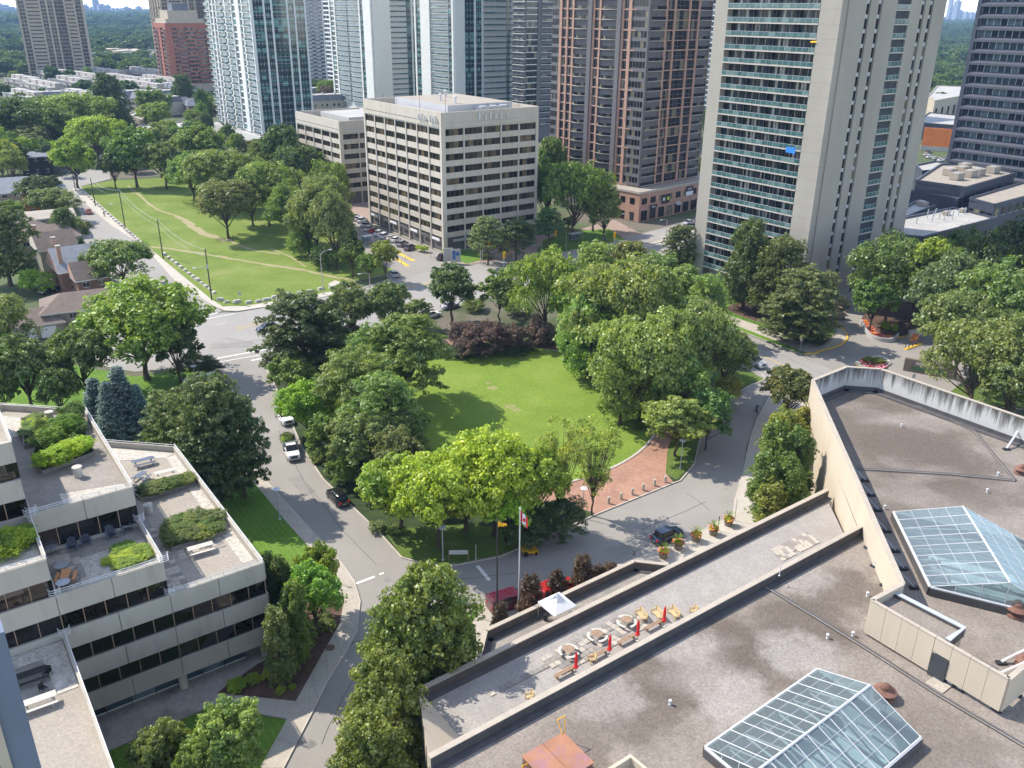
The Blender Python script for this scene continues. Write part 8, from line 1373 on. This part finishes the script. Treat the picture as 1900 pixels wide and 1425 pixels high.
# ---------------------------------------------------------------- people
def person(px, pose, lab, cloth, z=.02, rz=0, h=1.75):
    g = G(px[0], px[1], z); root = thing('person', lab, 'person', g, rz)
    J = dict(pel=(0, 0, .95), ch=(0, -.02, 1.3), nk=(0, 0, 1.5), hd=(0, -.03, 1.66), sl=(-.2, 0, 1.42), sr=(.2, 0, 1.42), el=(-.28, -.05, 1.15), er=(.28, -.05, 1.15), hl=(-.27, -.2, .95), hr=(.27, -.2, .95), kl=(-.12, -.08, .52), kr=(.12, .05, .52), fl=(-.13, 0, .07), fr=(.13, .12, .07), tl=(-.13, -.16, .04), tr=(.13, -.04, .04))
    J.update(pose); names = list(J); E = [('pel', 'ch'), ('ch', 'nk'), ('nk', 'hd'), ('ch', 'sl'), ('ch', 'sr'), ('sl', 'el'), ('sr', 'er'), ('el', 'hl'), ('er', 'hr'), ('pel', 'kl'), ('pel', 'kr'), ('kl', 'fl'), ('kr', 'fr'), ('fl', 'tl'), ('fr', 'tr')]
    me = bpy.data.meshes.new('body'); me.from_pydata([J[n] for n in names], [(names.index(a), names.index(b)) for a, b in E], []); me.materials.append(MATS[cloth]); o = put(me, 'body', root); md = o.modifiers.new('skin', 'SKIN'); sv = me.skin_vertices[0].data if me.skin_vertices else None
    if sv is None: bpy.context.view_layer.objects.active = o; sv = me.skin_vertices[0].data if me.skin_vertices else None
    if sv:
        for n, v in zip(names, sv): v.radius = [dict(pel=.15, ch=.17, nk=.07, hd=.11, sl=.08, sr=.08, el=.05, er=.05, hl=.04, hr=.04, kl=.075, kr=.075, fl=.05, fr=.05, tl=.035, tr=.035)[n]] * 2; v.use_root = n == 'pel'
    o.modifiers.new('sub', 'SUBSURF').levels = 1; MB().lathe([(.02, -.13), (.08, -.1), (.1, 0), (.08, .08), (.02, .12)], J['hd'], 'skin', 10).build('head', root); MB().lathe([(.105, 0), (.1, .06), (.05, .12), (.01, .13)], (J['hd'][0], J['hd'][1] + .02, J['hd'][2] + .01), 'navy_cloth', 10).build('hair', root); return root
a_ = math.atan2(-.7, .3)
person((1402, 766), dict(pel=(0, 0, 1.0), ch=(0, -.22, 1.35), nk=(0, -.32, 1.52), hd=(0, -.4, 1.66), sl=(-.19, -.25, 1.45), sr=(.19, -.25, 1.45), el=(-.25, -.42, 1.25), er=(.25, -.42, 1.25), hl=(-.22, -.62, 1.08), hr=(.22, -.62, 1.08), kl=(-.11, -.3, .72), kr=(.11, -.22, .6), fl=(-.11, -.12, .35), fr=(.11, -.1, .18), tl=(-.11, -.28, .33), tr=(.11, -.26, .16)), 'cyclist in dark clothes riding along the drive', 'navy_cloth', rz=R(15))
g = G(1402, 766, .02); r = thing('bicycle', 'dark bicycle ridden along the drive by the screen wall', 'bicycle', g, R(15)); 
for y in (-.55, .5):
    w_ = put(None, 'wheel', r, (0, y, .34)); m = MB(); m.path([(0, .33 * math.cos(t * .5236), .33 * math.sin(t * .5236)) for t in range(13)], .02, 'rubber'); m.build('tyre', w_); m = MB(); [m.tube((0, 0, 0), (0, .31 * math.cos(t), .31 * math.sin(t)), .006, .006, 3, 'rim') for t in (0, 1.05, 2.1, 3.14, 4.19, 5.24)]; m.build('spokes', w_)
MB().path([(0, .5, .34), (0, .15, .3), (0, .05, .8), (0, -.45, .85), (0, .15, .3)], .02, 'black_metal').path([(0, .5, .34), (0, .05, .8), (0, .02, .92)], .02, 'black_metal').path([(0, -.55, .34), (0, -.45, .95)], .02, 'black_metal').build('frame', r); MB().tube((-.24, -.5, 1.02), (.24, -.5, 1.02), .018, .018, 5, 'black_metal').tube((0, -.45, .93), (0, -.5, 1.02), .018, .018, 5, 'black_metal').build('handlebar', r); MB().box(-.06, .06, -.1, .15, .92, .97, 'black_metal').build('saddle', r)
person((527, 826), {}, 'worker in a yellow vest standing in the landscaping truck', 'vest', 1.05, .4); person((194, 402), {}, 'pedestrian in dark clothes on the park sidewalk', 'navy_cloth', .13, 1.0); person((852, 473), {}, 'pedestrian near the office entrance signs', 'navy_cloth', .12, 2.0)
# ---------------------------------------------------------------- haze
hz = MB().box(-5200, 5200, -60, 7400, -3, 135, 'black_metal'); ho = hz.build('haze', kind='stuff'); m, nt, b = new_mat('air'); nt.nodes.remove(b); pv = nt.nodes.new('ShaderNodeVolumePrincipled'); pv.inputs['Density'].default_value = .00009; pv.inputs['Color'].default_value = (.40, .62, 1, 1); nt.links.new(pv.outputs[0], nt.nodes['Material Output'].inputs['Volume']); ho.data.materials.clear(); ho.data.materials.append(m)
